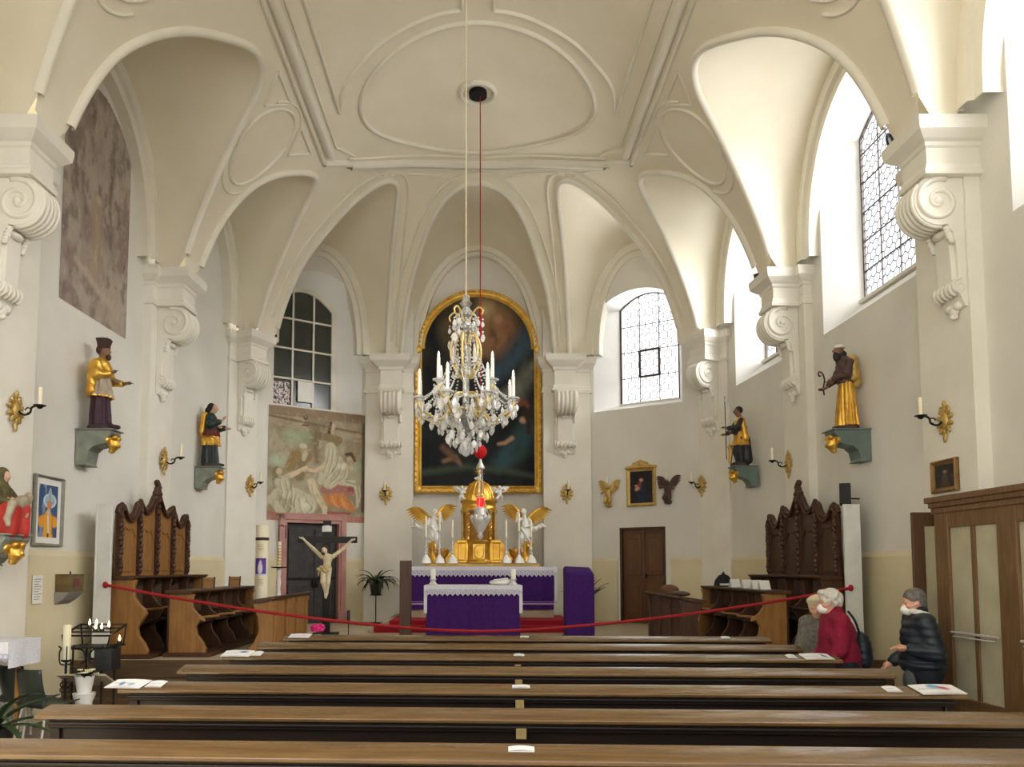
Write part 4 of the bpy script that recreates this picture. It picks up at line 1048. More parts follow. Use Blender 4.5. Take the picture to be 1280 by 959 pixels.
def candle_arm(a,r,zb_,zr):
    ca,sa=math.cos(a),math.sin(a); f=lambda q,z:(q*ca,q*sa,z)
    o=scarm([f(.05,zr),f(r*.35,zr-.02),f(r*.55,zr-.12),f(r*.8,zb_-.15),f(r*.98,zb_-.09),f(r,zb_-.01)],.014,'arm',ch)
    X=T(r*ca,r*sa,zb_)
    b=MB(); b.lathe([(0,-.04),(.02,-.03),(.028,-.005),(.055,.0),(.06,.012),(.02,.012),(.02,.03),(0,.03)],14,X,flute=(7,.06)); b.build('drip_pan','crystal_white',o,smooth=50)
    b=MB(); b.lathe([(.0175,.02),(.0165,.225),(0,.225)],12,X); b.build('candle_sleeve','wax_white',o,smooth=50)
    b=MB(); b.lathe([(.008,.225),(.013,.245),(.008,.275),(0,.29)],10,X); b.build('bulb','bulb',o,smooth=180)
    for k in range(4): rings_.append((r+.035*math.cos(k*PI/2),a+.07*math.sin(k*PI/2)/max(r,.2),zb_-.02,1.5+.4*(k%2)))
for i in range(8): candle_arm(PI/8+i*PI/4+.05,.49,3.50,zz(512))
for i in range(4): candle_arm(PI/4+i*PI/2,.365,3.66,zz(492))
for i in range(4):
    a=i*PI/2; b=MB(); b.lathe([(.03,0),(.012,.02),(.02,.05),(.012,.08),(.016,.1),(0,.22)],6,T(.15*math.cos(a+.6),.15*math.sin(a+.6),zz(458)),flute=(6,.1)); b.build('glass_spire','crystal',ch,smooth=0)
# crystals: first the hundred largest as parts
dm_=drop_mesh().build('crystal_drop','crystal_white',ch,smooth=0); dm2=MB(); dm2.lathe([(0,-.06),(.012,-.05),(.021,-.03),(.012,-.01),(0,0)],8,SC(1,.45,1)); 
me2=dm2.build('crystal_drop','crystal',ch,smooth=0)
spots=[]
for r,a,z,s_ in rings_: spots.append((r*math.cos(a),r*math.sin(a),z-.03,s_))
R_=np.random.default_rng(11)
for lvl,(r,y,n,s_) in enumerate(((.42,511,18,2.1),(.36,521,18,2.2),(.28,530,16,2.2),(.2,541,12,2.3),(.13,550,9,2.2),(.06,556,5,2.3),(.3,503,14,1.6),(.2,497,12,1.6),(.46,517,18,2.1))):
    for i in range(n):
        a=2*PI*i/n+lvl*.3; rr=r*(1+R_.uniform(-.1,.1)); spots.append((rr*math.cos(a),rr*math.sin(a),zz(y)+R_.uniform(-.02,.02),s_*R_.uniform(.6,.9)))
spots.sort(key=lambda p:(-p[3],p[1]))
first=[0,0]
for i,(x,y,z,s_) in enumerate(spots[:100]):
    src=dm_ if i%2 else me2; o=src if not first[i%2] else src.copy()
    if first[i%2]: C.objects.link(o); o.parent=ch
    first[i%2]=1; o.location=(x,y,z); o.scale=(s_,)*3; o.rotation_euler=(0,0,R_.uniform(0,6))
b=MB(); dmv=drop_mesh()
for x,y,z,s_ in spots[100:]: b.add(dmv.v,dmv.f,T(x,y,z)@SC(s_)@RZ(R_.uniform(0,6)))
def strand(p,q,sag,n):
    for i in range(n):
        t=i/(n-1); b.ell((p[0]+(q[0]-p[0])*t,p[1]+(q[1]-p[1])*t,p[2]+(q[2]-p[2])*t-sag*4*t*(1-t)),.011,6,4)
for i in range(16):
    a=2*PI*i/16; c,s_=math.cos(a),math.sin(a)
    strand((.15*c,.15*s_,zz(452)),(.42*c,.42*s_,zz(500)),.06,16); strand((.44*c,.44*s_,zz(508)),(.2*math.cos(a+.2),.2*math.sin(a+.2),zz(536)),.05,12); strand((.1*c,.1*s_,zz(396)),(.12*c,.12*s_,zz(440)),0,9)
    strand((.3*c,.3*s_,zz(498)),(.3*math.cos(a+.39),.3*math.sin(a+.39),zz(498)),.05,8)
for i in range(90):
    a=R_.uniform(0,2*PI); t=R_.uniform(0,1); r=(.08+.38*t)*R_.uniform(.5,1); z=zz(548-42*t+R_.uniform(-12,8)); s_=R_.uniform(.9,1.6); b.add(dmv.v,dmv.f,T(r*math.cos(a),r*math.sin(a),z)@SC(s_)@RZ(R_.uniform(0,6)))
o=b.build('crystal_strands','crystal_white',ch,smooth=0); o['kind']='stuff'
b=MB(); b.lathe([(0,-.075),(.03,-.06),(.055,-.02),(.04,.03),(0,.05)],8,T(0,0,zz(562))); b.build('bottom_ball','crystal',ch,smooth=0)

# ---------------------------------------------------------------- crucifix
YX=13.8; xx0=X_(408.5,YX)
cx=thing('crucifix','tall black crucifix with pale carved Christ figure, before the dark left door','crucifix',(xx0,YX,ZS))
cz=lambda y:at(408,y,YX).z-ZS
b=MB(); b.box(-.07,.07,-.03,.03,.05,cz(651)); b.box(-.53,.54,-.034,.026,cz(679),cz(671)); b.box(-.2,.2,-.2,.2,0,.06); b.build('cross','black_paint',cx,smooth=0,bevel=.006)
b=MB(); b.grid(lambda u,v:(-.085+.17*u,-.04-.012*math.sin(PI*u),cz(665)+.10*v+.015*math.sin(PI*u)),8,3); b.grid(lambda u,v:(-.085+.17*u,-.034,cz(665)+.10*v),2,2); b.build('title_scroll','white_gloss',cx,smooth=180)
k=SD(); zh=cz(687); zf=cz(746); q=lambda y:cz(y)
k.ell((-.03,-.10,q(688)),(.052,.06,.072),.02); k.cap((-.01,-.07,q(694)),(-.02,-.09,q(690)),.035,.035,.02)
k.ell((0.025,-.07,q(698)),(.092,.06,.085),.03); k.ell((.02,-.07,q(705)),(.07,.05,.07),.03); k.ell((0,-.07,q(711)),(.08,.06,.055),.03)
k.chain([(-.08,-.07,q(696)),(-.24,-.06,q(686)),(-.42,-.045,q(674))],[.042,.032,.02],.02); k.ell((-.44,-.045,q(673)),(.035,.015,.022),.01)
k.chain([(.12,-.07,q(696)),(.29,-.06,q(687)),(.44,-.045,q(676))],[.042,.032,.02],.02); k.ell((.46,-.045,q(675)),(.035,.015,.022),.01)
for i in range(4):
    k.cap((-.455,-.05,q(673)+.012-.008*i),(-.495,-.06,q(672)+.018-.01*i),.006,.004,.004); k.cap((.475,-.05,q(675)+.012-.008*i),(.515,-.06,q(674)+.018-.01*i),.006,.004,.004)
k.chain([(-.04,-.07,q(711)),(-.045,-.12,q(727)),(.0,-.07,q(741)),(.0,-.10,q(746))],[.058,.042,.028,.02],.02); k.chain([(.05,-.07,q(711)),(.045,-.11,q(728)),(.02,-.08,q(741)),(.01,-.11,q(747))],[.056,.04,.028,.02],.02)
k.ell((-.03,-.16,q(689)),(.012,.014,.016),.008)
k.build('corpus','skin_carved',cx,.0095)
k=SD(); k.ell((-.03,-.085,q(686)),(.06,.062,.06),.02); k.chain([(-.07,-.08,q(688)),(-.08,-.08,q(694))],[.02,.012],.01); k.chain([(.02,-.08,q(688)),(.03,-.08,q(694))],[.02,.012],.01); k.ell((-.04,-.14,q(692.5)),(.03,.025,.03),.01); k.build('hair',mat('hair_brown',S(84,60,40),S(60,42,28),30,.7),cx,.0095)
k=SD(); k.ell((0.005,-.075,q(710)),(.096,.075,.05),.02); k.ell((0,-.085,q(714)),(.09,.07,.045),.03); k.chain([(-.08,-.09,q(709)),(-.13,-.08,q(712)),(-.13,-.07,q(719))],[.03,.035,.012],.015); k.build('loincloth',mat('loincloth',S(206,188,140),S(176,156,104),12,.6),cx,.0095,warp=lambda X,Y,Z:.005*np.sin(70*X+60*Z))
# ================================================================ windows, doors and wall paintings of the apse
def onseg(px,py,seg,d=0):
    """spot of a slanted wall"""
    best=None
    for i in range(801):
        u=seg.L*i/800; q=seg.p(u,d,0); k=math.tan(math.atan((PY0-py)/FX)+TILT); X=(px-VX)*(ct+k*stt)/FX*q.y
        if best is None or abs(X-q.x)<best[0]: best=(abs(X-q.x),u,EYE+k*q.y)
    return best[1],best[2]
# interior window over the fresco
def window4():
    sg=segF; op=W4['op']; pn=W4['pane']; dp=W4['depth']
    A=outline(op);B=outline(pn); mb=MB(); mb.loft([[sg.p(u,0,z) for u,z in A],[sg.p(u,-dp,z) for u,z in B]],closed=True,caps=False)
    root=struct(mb.build('window_4','plaster_white',smooth=30))
    g=MB(); g.add([sg.p(u,-dp-.02,z) for u,z in B],[tuple(range(len(B)))]); g.build('pane','dark_pane',root,smooth=0)
    f=MB(); pts=[sg.p(u,-dp+.01,z) for u,z in B]
    for i in range(len(pts)): f.bar(pts[i],pts[(i+1)%len(pts)],.11,.06,up=sg.n)
    f.build('frame','white_wood',root,smooth=0)
    gb=MB(); w=pn['u1']-pn['u0']; h=pn['spring']+pn['rise']-pn['z0']
    for i in (1,2): u=pn['u0']+w*i/3; gb.bar(sg.p(u,-dp+.01,pn['z0']),sg.p(u,-dp+.01,pn['top'](u)),.04,.04,up=sg.n)
    for j in (1,2,3): z=pn['z0']+h*(j*.25-.01); gb.bar(sg.p(pn['u0'],-dp+.012,z),sg.p(pn['u1'],-dp+.012,z),.04,.04,up=sg.n)
    gb.build('glazing_bar','white_wood',root,smooth=0)
    # lower corner pane with printed lace film, and the sheet of paper
    s=1 if sg.p(0,0,0).x<sg.p(sg.L,0,0).x else -1
    ul,ur=(pn['u0'],pn['u1']) if s>0 else (pn['u1'],pn['u0'])
    P=Paint(40,60,(222,214,210)); P.asp=1.4; P.cloud(10,3,(80,74,74),.52,.6); P.cloud(8,4,(228,180,180),.55,.7,.7); P.cloud(22,6,(60,58,60),.56,.62)
    P.build('lace_film','print',root,lambda u,v:sg.p(ul+(ur-ul)*(.02+.28*u),-dp+.0,pn['z0']+.03+h*.2*v))
    b=MB(); q=[sg.p(ul+(ur-ul)*(.42 if i in(0,3) else .68),-dp+.035,pn['z0']+h*(.06 if i<2 else .23)) for i in range(4)]; b.add(q,[(0,1,2,3)]); b.build('paper_sheet','paper',root,smooth=0)
window4()
# left door in its marble frame
mat('marble_pink',S(196,148,140),S(168,116,110),3,.45,detail=8)
mat('door_black',S(66,62,62),S(44,42,44),8,.55,bump=.2,bscale=40)
mat('door_brown',S(112,76,46),S(82,52,28),5,.45,stretch=(8,8,.5))
mat('porch_wood',S(128,98,66),S(96,70,44),6,.5,stretch=(8,8,.6))
def segM(sg,u,d,z): return sg.M(u,d,z)
uc=(DOORL[0]+DOORL[1])/2; hw=(DOORL[1]-DOORL[0])/2
M=segM(segF,uc,0,0)
b=MB(); b.box(-hw,hw,.06,.12,ZS,DOORL[2],M); d1=struct(b.build('door_1','door_black',smooth=0))
b=MB()
for s in (-1,1):
    for z0,z1 in ((ZS+.12,ZS+.85),(ZS+.98,DOORL[2]-.12)): b.box(s*hw*.5-hw*.38,s*hw*.5+hw*.38,.035,.07,z0,z1,M)
b.build('door_panel','door_black',d1,smooth=0,bevel=.012)
b=MB(); b.box(-hw*.95,hw*.95,.03,.06,1.62,1.66,M); b.box(.02,.16,.0,.06,1.45,1.6,M); b.ell((0,0,0),.03,8,6,M@T(.09,-.02,1.52)); b.build('door_lock','iron',d1,smooth=0)
mf=MB()
fwm=.17
def framebar(mb,x0,x1,z0,z1):
    mb.box(x0,x1,-.06,.05,z0,z1,M)
for s in (-1,1):
    mf.box(min(s*hw,s*(hw+fwm)),max(s*hw,s*(hw+fwm)),-.07,.1,ZS,DOORL[2]+fwm,M); mf.box(min(s*(hw+.05),s*(hw+fwm)),max(s*(hw+.05),s*(hw+fwm)),-.10,.0,ZS,DOORL[2]+fwm,M); mf.box(min(s*(hw-.01),s*(hw+fwm+.02)),max(s*(hw-.01),s*(hw+fwm+.02)),-.12,.0,ZS,ZS+.25,M)
mf.box(-hw-fwm,hw+fwm,-.07,.1,DOORL[2],DOORL[2]+fwm,M); mf.box(-hw-fwm,hw+fwm,-.10,.0,DOORL[2]+.07,DOORL[2]+fwm,M)
mf.box(-hw-fwm-.03,hw+fwm+.03,-.08,0,DOORL[2]+fwm,DOORL[2]+fwm+.04,M)
mf.build('door_frame','marble_pink',d1,smooth=0,bevel=.008)
# right door
uc=(DOORR[0]+DOORR[1])/2; hw=(DOORR[1]-DOORR[0])/2; M=segM(segD,uc,0,0)
b=MB(); b.box(-hw,hw,.10,.15,ZS,DOORR[2],M); d2=struct(b.build('door_2','door_brown',smooth=0))
b=MB()
for s in (-1,1):
    for z0,z1 in ((ZS+.1,ZS+.92),(ZS+1.05,DOORR[2]-.14)):
        x=s*hw*.48; b.box(x-hw*.36,x+hw*.36,.075,.11,z0,z1,M); b.box(x-hw*.27,x+hw*.27,.06,.11,z0+.1,z1-.1,M)
b.build('door_panel','door_brown',d2,smooth=0,bevel=.012)
b=MB(); b.box(-.025,.025,.06,.12,ZS,DOORR[2],M); b.build('door_mullion','door_brown',d2,smooth=0); b=MB(); b.ell((0,0,0),.025,8,6,M@T(.06,.05,1.7)); b.box(.03,.06,.06,.09,1.64,1.76,M); b.build('door_handle','iron',d2,smooth=60)
b=MB()
for s in (-1,1): b.box(min(s*hw,s*(hw-.05)),max(s*hw,s*(hw-.05)),0,.14,ZS,DOORR[2],M)
b.box(-hw,hw,0,.14,DOORR[2]-.04,DOORR[2],M); b.build('door_frame','brown_wood',d2,smooth=0)
# fresco
uA,_=onseg(334,580,segF); uB,_=onseg(455,580,segF); zT=5.36; zB=onseg(395,652,segF)[1]
fz=thing('wall_fresco','large faded fresco of seated draped figures above the dark left door','fresco',tuple(segF.p((uA+uB)/2,0,zB)))
P=Paint(180,200,(172,162,138)); P.asp=1.12
def Q(*pts): return [((x-25)/720,1-(y-75)/805) for x,y in pts]
def fs(pts,w,col,soft=.25,a=1): P.st(Q(*pts),[q/720 for q in w] if hasattr(w,'__len__') else w/720,col,soft,a)
def fe(x,y,rx,ry,col,rot=0,soft=.3,a=1): P.el(Q((x,y))[0],(rx/720,ry/720),col,rot,soft,a)
P.cloud(4,1,(136,124,100),.4,.65,.7); P.rect(0,1,.92,1,(148,128,108)); fs([(25,150),(300,178),(745,215)],14,(126,106,90),.6,.8); fs([(25,190),(180,215),(745,240)],10,(176,154,134),.7,.6)
fe(200,290,130,75,(160,172,140),0,.9,.9); fe(310,270,60,45,(150,162,130),0,.9,.8); fe(90,460,90,70,(178,188,164),0,.9,.9); fe(690,480,60,60,(166,174,156),0,.9,.8); fe(560,330,60,60,(170,164,140),0,.9,.6)
fs([(370,220),(360,330),(380,450)],[50,60,40],(124,110,84),.8,.7); fs([(700,250),(690,360)],[28,34],(150,132,108),.5); fe(692,232,26,20,(178,160,132)); 
fs([(25,855),(380,870),(745,855)],26,(186,128,118),.4,.95); fs([(470,815),(630,815)],14,(164,98,92),.5); fs([(25,825),(120,840)],14,(176,116,108),.5)
lg=(196,190,164); md=(168,160,132); dk=(112,102,80); hi=(224,218,196)
# red bolster, orange cloth
fs([(430,650),(540,630),(650,640)],[30,44,46],(172,112,106),.4); fe(640,635,34,30,(150,90,92),0,.4); fs([(450,720),(560,720),(660,790)],[44,62,16],(208,134,76),.35)
for i in range(6): fs([(455+38*i,690+6*i),(480+38*i,740+6*i),(520+34*i,785)],[7,8,3],(236,172,112) if i%2 else (186,112,68),.7,.6)
fs([(560,590),(680,590),(700,680),(690,760)],[24,30,24,14],lg,.3); fs([(600,580),(690,600),(705,700)],[6,7,4],dk,.6,.6)
# seated woman behind
fs([(470,230),(462,300)],[22,16],(96,76,58),.4); fe(492,186,24,32,(206,182,150)); fs([(478,160),(470,215)],[14,12],(100,78,58),.4); fs([(490,220),(495,250)],[14,20],(196,172,142),.4)
fs([(450,270),(500,290),(540,280)],[38,56,36],(140,124,92),.3); fs([(395,250),(392,330)],[20,16],(132,116,88),.4); fs([(400,300),(394,350)],[10,8],(198,176,146),.5)
fs([(480,340),(480,430),(440,530),(410,590)],[46,52,44,28],lg,.25); fs([(540,430),(560,520),(470,600)],[40,62,52],lg,.3); fe(580,470,52,40,hi,.4,.5,.8)
for p in ([(470,350),(455,440),(430,520)],[(500,350),(490,450),(450,560)],[(540,400),(520,480),(440,580)],[(570,440),(540,540),(460,620)],[(600,470),(590,550),(500,610)]): fs(p,[6,7,4],dk,.8,.4); fs([(x+12,y) for x,y in p],[6,7,4],hi,.8,.5)
# figure at the right
fe(625,415,50,46,(140,122,96),0,.4); fe(628,425,30,36,(190,166,136),0,.3); fs([(600,380),(640,372),(668,420)],[14,16,14],(92,76,58),.5); fs([(640,480),(610,470)],[18,14],(206,184,152),.4); fs([(690,520),(700,580)],[40,30],md,.4)
# old man with stretched arm
fs([(180,500),(230,430),(300,420)],[40,62,50],(150,128,88),.3); fs([(250,560),(270,470)],[50,40],(140,124,96),.4); fe(282,372,34,38,(178,158,126)); fe(276,345,34,22,(196,190,166)); fs([(290,400),(280,440)],[26,18],(190,182,158),.4); fs([(290,515),(360,520),(425,478)],[22,16,12],(212,190,158),.3); fs([(295,530),(360,534)],[5,4],dk,.6,.7)
# reclining figure in front
fe(92,545,42,48,(132,124,90)); fe(106,540,26,32,(204,182,150)); fs([(160,575),(230,540),(300,495)],[24,20,13],(214,196,164),.3); fs([(130,620),(150,680)],[62,56],lg,.25); fs([(90,690),(60,740),(130,830)],[36,34,34],lg,.3); fs([(40,720),(20,790)],[16,10],(206,186,156),.4)
fs([(220,690),(310,760),(250,820)],[50,84,52],lg,.25); fs([(340,600),(360,660),(400,720)],[34,34,28],(210,198,166),.3); fs([(400,720),(440,780),(440,860)],[30,26,16],(206,192,160),.3); fe(290,760,70,60,hi,.3,.7,.8)
for p in ([(110,610),(130,680),(110,760)],[(150,600),(170,680),(140,800)],[(190,620),(200,700),(180,830)],[(230,690),(210,760),(230,840)],[(280,690),(350,740),(340,810)],[(300,720),(350,780),(300,840)],[(250,720),(260,790),(290,840)],[(340,620),(352,680),(380,730)],[(160,760),(200,790),(140,860)]): fs(p,[6,8,4],dk,.8,.42); fs([(x+13,y+4) for x,y in p],[6,8,4],hi,.8,.5)
fs([(60,600),(80,580),(120,585)],[5,6,4],dk,.6,.7); fs([(110,860),(170,850),(180,870)],[18,22,12],lg,.4)
fe(288,140,20,24,(104,88,74),0,.4); fe(288,135,9,12,(160,140,120),0,.4); P.rect(.33,.40,.845,.855,(104,88,74),.9)
P.cloud(16,12,(140,128,104),.56,.75,.35); P.cloud(34,14,(206,196,174),.62,.78,.3); P.rect(.968,1,.1,.92,(104,92,78),.8)
lo=fz.location.copy(); s0=uA; s1_=uB
P.build('painted_plaster','fresco',fz,lambda u,v:segF.p(s0+(s1_-s0)*u,.008,zB+(zT-zB)*v)-lo)
# blind window with mural remains on the left wall
sgA=SL[1]; ua=rel(sgA,9.62); ub=rel(sgA,11.42)
if ua>ub: ua,ub=ub,ua
mo=arch_op(ua,ub,5.33,8.1,.52)
mu=thing('wall_mural','arched patch of grey-brown mural remains high on the left wall','mural',tuple(sgA.p((ua+ub)/2,0,5.33)))
P=Paint(70,130,(172,160,148)); P.asp=1.8
P.cloud(4,21,(142,126,118),.42,.62,.9); P.cloud(7,22,(176,162,148),.55,.7,.8); P.cloud(14,23,(112,100,94),.56,.7,.6)
P.st([(.45,.5),(.5,.35),(.45,.2)],[.1,.13,.12],(170,152,132),.7,.7); P.el((.5,.52),(.07,.05),(186,168,148),0,.6,.8); P.st([(.2,.2),(.5,.14),(.85,.08)],[.05,.05,.05],(180,166,148),.7,.8); P.st([(.7,.75),(.66,.5)],[.08,.04],(110,92,86),.8,.7); P.cloud(30,24,(190,178,164),.6,.72,.4)
P.build('painted_plaster','fresco',mu,lambda u,v:sgA.p(ua+(ub-ua)*u,.006,5.33+v*3.29)-mu.location,lambda u,v:5.33+v*3.29<mo['top'](ua+(ub-ua)*u))

# ================================================================ statues on brackets
mat('bracket_marble',S(150,154,140),S(104,112,104),5,.5,detail=8)
mat('bracket_green',S(120,134,126),S(88,104,100),4,.5,detail=8)
mat('skin_dark',S(140,106,84),S(110,80,62),9,.5); mat('skin_fair',S(206,168,140),S(186,146,118),9,.5)
mat('cassock',S(66,36,50),S(44,24,36),9,.6); mat('surplice',S(186,176,158),S(150,136,112),9,.6)
mat('robe_green',S(40,56,50),S(24,34,32),9,.5); mat('robe_red',S(110,34,32),S(80,22,24),9,.6); mat('robe_black',S(44,46,52),S(28,28,34),9,.5)
mat('hat_dark',S(72,44,38),S(50,30,28),9,.6); mat('habit_brown',S(92,70,62),S(66,48,44),9,.6)
RL,RR=PI/2,-PI/2     # facing the nave from the left / right wall
def bracket(loc,rz,m,label,w=.30,d=.46,h=.46):
    t=thing('wall_bracket',label,'bracket',loc,rz)
    # profile out(-y), z   top at 0
    pr=[(0,0),(-d,0),(-d,-.06),(-d*.92,-.10),(-d*.85,-.2),(-d*.5,-.24),(-d*.36,-.3),(-d*.3,-h),(-d*.36,-h-.03),(0,-h-.03)]
    X=Matrix(((0,1,0,0),(1,0,0,0),(0,0,1,0),(0,0,0,1)))
    b=MB(); b.prism(pr,-w/2,w/2,X); b.box(-w/2-.03,w/2+.03,-d-.03,0,-.02,.0); b.build('console_block',m,t,smooth=25,bevel=.008)
    k=SD(); k.ell((0,-d*.95,-.19),(.085,.075,.095),.02); k.ell((0,-d*.95-.07,-.20),(.02,.025,.025),.01)
    for s in (-1,1): k.ell((s*.09,-d*.88,-.15),(.07,.03,.06),.01); k.ell((s*.05,-d*.95-.03,-.11),(.05,.045,.04),.01); k.ell((s*.035,-d*.95-.06,-.22),(.028,.02,.022),.008)
    k.ell((0,-d*.9,-.29),(.05,.04,.03),.02)
    o=k.build('carved_head','gold_leaf',t,.012); o['label']='gilded winged angel head'
    return t
def hand(k,p,d,r=.018,up=(0,0,1)):
    p=Vector(p);d=Vector(d).normalized(); sd=d.cross(Vector(up)).normalized()
    k.ell(p+d*.03,(.024,.024,.024),.012)
    for i in range(4): a=p+d*.045+sd*(i-1.5)*.013; k.cap(a,a+d*(.04-.005*abs(i-1.5))-Vector(up)*.008,.007,.005,.004)
    k.cap(p+d*.02+sd*.02,p+d*.045+sd*.04,.008,.006,.005)
def plinth(t,m='cassock',w=.17):
    b=MB(); b.loft([[(w*1.05*math.cos(a)*(1+.1*math.sin(3*a)),-.02+w*math.sin(a)*(1+.1*math.cos(4*a)),z) for a in np.linspace(0,2*PI,18,endpoint=False)] for z in (0,.05)]); b.build('base',m,t,smooth=30)
# left wall, statue 1: priest in biretta
def wallpt(px,py,X): return atx(px,py,X)
def st_loc(px_foot,py_foot,side,off=.24,wx=5.34):
    X=side*(wx-off); return atx(px_foot,py_foot,X)
def priest(loc,H):
    t=thing('saint_statue','painted statue in dark square cap, gold cape and white surplice over a purple cassock','statue',loc,RL); g=H/1.2; t.scale=(g,)*3
    plinth(t)
    k=SD(); k.cone([(.155,.04),(.15,.2),(.135,.4),(.12,.62)],fold=.10,nf=8,oval=(1,.85),ph=1); k.cap((.06,-.10,.06),(.06,-.22,.05),.04,.03,.02); k.cap((-.06,-.1,.06),(-.06,-.19,.05),.04,.03,.02); k.build('cassock','cassock',t,.013)
    k=SD(); k.cone([(.165,.44),(.145,.55),(.12,.75),(.10,.88)],fold=.12,nf=11,oval=(1,.85)); k.build('surplice','surplice',t,.012)
    b=MB(); b.tube([(.167*(1+.1*math.sin(11*a))*math.cos(a),.142*(1+.1*math.sin(11*a))*math.sin(a),.445) for a in np.linspace(0,2*PI,80,endpoint=False)],.013,5,closed=True); b.build('gold_hem','gold_leaf',t)
    k=SD(); k.cone([(.155,.70),(.15,.80),(.11,.92),(.06,.99)],fold=.08,nf=6,oval=(1.05,.85)); k.chain([(.14,0,.88),(.19,-.06,.70),(.15,-.20,.66)],[.06,.055,.045],.03); k.chain([(-.14,0,.88),(-.18,-.02,.72),(-.10,-.13,.74)],[.06,.055,.045],.03); k.cap((-.16,.05,.85),(-.15,.06,.5),.05,.06,.03)
    k.build('gold_cape','gold_leaf',t,.012,warp=lambda X,Y,Z:.006*np.sin(55*X+30*Z)); 
    k=SD(); k.ell((0,-.03,1.07),(.062,.075,.085),.02); k.chain([(0,0,.97),(0,0,.78),(.14,-.19,.66)],[.03,.03,.025]); k.chain([(0,0,.78),(-.1,-.12,.74)],[.03,.025]); k.cap((0,0,.97),(0,-.01,1.03),.045,.04,.02); k.ell((0,-.105,1.06),(.012,.02,.02),.008); k.ell((0,-.085,1.00),(.04,.035,.04),.015)
    k.cap((.15,-.20,.66),(.13,-.29,.67),.03,.02,.01); hand(k,(.13,-.29,.67),(-.1,-1,.05)); k.cap((-.1,-.13,.74),(-.06,-.18,.77),.03,.02,.01); hand(k,(-.06,-.18,.77),(.6,-.5,.5))
    k.build('body','skin_dark',t,.0095)
    k=SD(); k.ell((0,.01,1.09),(.068,.07,.075),.02); k.ell((0,-.085,.995),(.042,.035,.05),.02); k.sub((0,-.1,1.08),(.05,.06,.055)); k.build('hair','hair_brown',t,.0095)
    b=MB(); b.loft([[(r*.075*(1+.0*q)*math.cos(a+PI/4)*(1.18 if i%2==0 else 1),-.02+r*.075*math.sin(a+PI/4)*(1.18 if i%2==0 else 1),z) for i,a in enumerate(np.linspace(0,2*PI,8,endpoint=False))] for q,(r,z) in enumerate(((.95,1.11),(1.0,1.16),(1.25,1.235),(1.2,1.24),(.3,1.21)))]); b.build('square_cap','hat_dark',t,smooth=20)
    return t
bx=-5.33
def put(px,pyt,py_br,side,wx,offy=.0):
    """centre of a statue on the side wall, feet level from py_br"""
    return atx(px,py_br,side*(wx-.25))
p=put(125,537,538,-1,5.35); ht=(538-428)*p.y/FX*1.03
br_l='grey marble wall bracket with gilded angel head, under the statue '
bracket((-5.35,p.y,p.z),RL,'bracket_marble',br_l+'in the square cap'); priest((-5.11,p.y,p.z),ht)
def apostle(loc,H):
    t=thing('saint_statue','painted statue in dark green robe with gold loin drape, hands raised, on the left wall','statue',loc,RL); t.scale=(H/1.13,)*3
    plinth(t,'hat_dark',.16)
    k=SD(); k.cone([(.15,.03),(.15,.15),(.13,.4),(.11,.55)],fold=.12,nf=7,oval=(1,.9)); k.cap((.05,-.1,.05),(.05,-.21,.04),.035,.025,.02); k.build('lower_robe','robe_green',t,.012)
    k=SD(); k.cone([(.165,.37),(.16,.48),(.135,.60)],fold=.10,nf=5,oval=(1,.95),ph=2,lean=(0,.02)); k.build('gold_drape','gold_leaf',t,.011,warp=lambda X,Y,Z:.008*np.sin(30*X+45*Z))
    k=SD(); k.cone([(.16,.54),(.15,.62),(.135,.66)],fold=.06,nf=5,oval=(1,.95)); k.build('red_sash','robe_red',t,.011)
    k=SD(); k.cone([(.14,.62),(.135,.75),(.12,.86),(.055,.95)],fold=.05,nf=6,oval=(1.05,.85)); k.chain([(.13,0,.86),(.17,-.06,.70),(.12,-.19,.70)],[.055,.06,.05],.03); k.chain([(-.13,0,.86),(-.17,-.05,.73),(-.11,-.18,.78)],[.055,.06,.05],.03); k.build('upper_robe','robe_green',t,.012,warp=lambda X,Y,Z:.005*np.sin(50*X+40*Z))
    k=SD(); k.cap((-.1,.08,.9),(-.1,.12,.6),.06,.05,.02); k.cap((.08,.08,.9),(.06,.12,.62),.06,.05,.02); k.build('gold_back_cloth','gold_leaf',t,.013)
    k=SD(); k.ell((0,-.04,1.03),(.06,.072,.082),.02); k.chain([(0,0,.93),(0,-.03,.76),(.11,-.18,.70)],[.03,.03,.025]); k.chain([(0,-.03,.76),(-.1,-.17,.78)],[.03,.025]); k.cap((0,0,.93),(0,-.03,.98),.045,.04,.02); k.ell((0,-.115,1.02),(.012,.018,.02),.008); k.cap((.12,-.19,.70),(.09,-.26,.69),.028,.02,.01); hand(k,(.09,-.26,.69),(-.1,-1,.1)); k.cap((-.11,-.18,.78),(-.1,-.25,.83),.028,.02,.01); hand(k,(-.1,-.25,.83),(0,-.6,.8)); k.build('body','skin_fair',t,.0095)
    k=SD(); k.ell((0,.0,1.05),(.072,.075,.085),.02); k.cap((0,.05,1.0),(0,.06,.88),.06,.04,.02); k.sub((0,-.1,1.02),(.055,.075,.075)); k.build('hair',mat('hair_dark',S(44,34,30),S(30,24,22),20,.6),t,.0095)
    return t
p=put(262,583,584,-1,5.2); ht=(584-505)*p.y/FX*1.03
bracket((-5.17,p.y,p.z),RL,'bracket_marble',br_l+'in the dark green robe',.30,.42,.38); apostle((-4.95,p.y,p.z),ht)
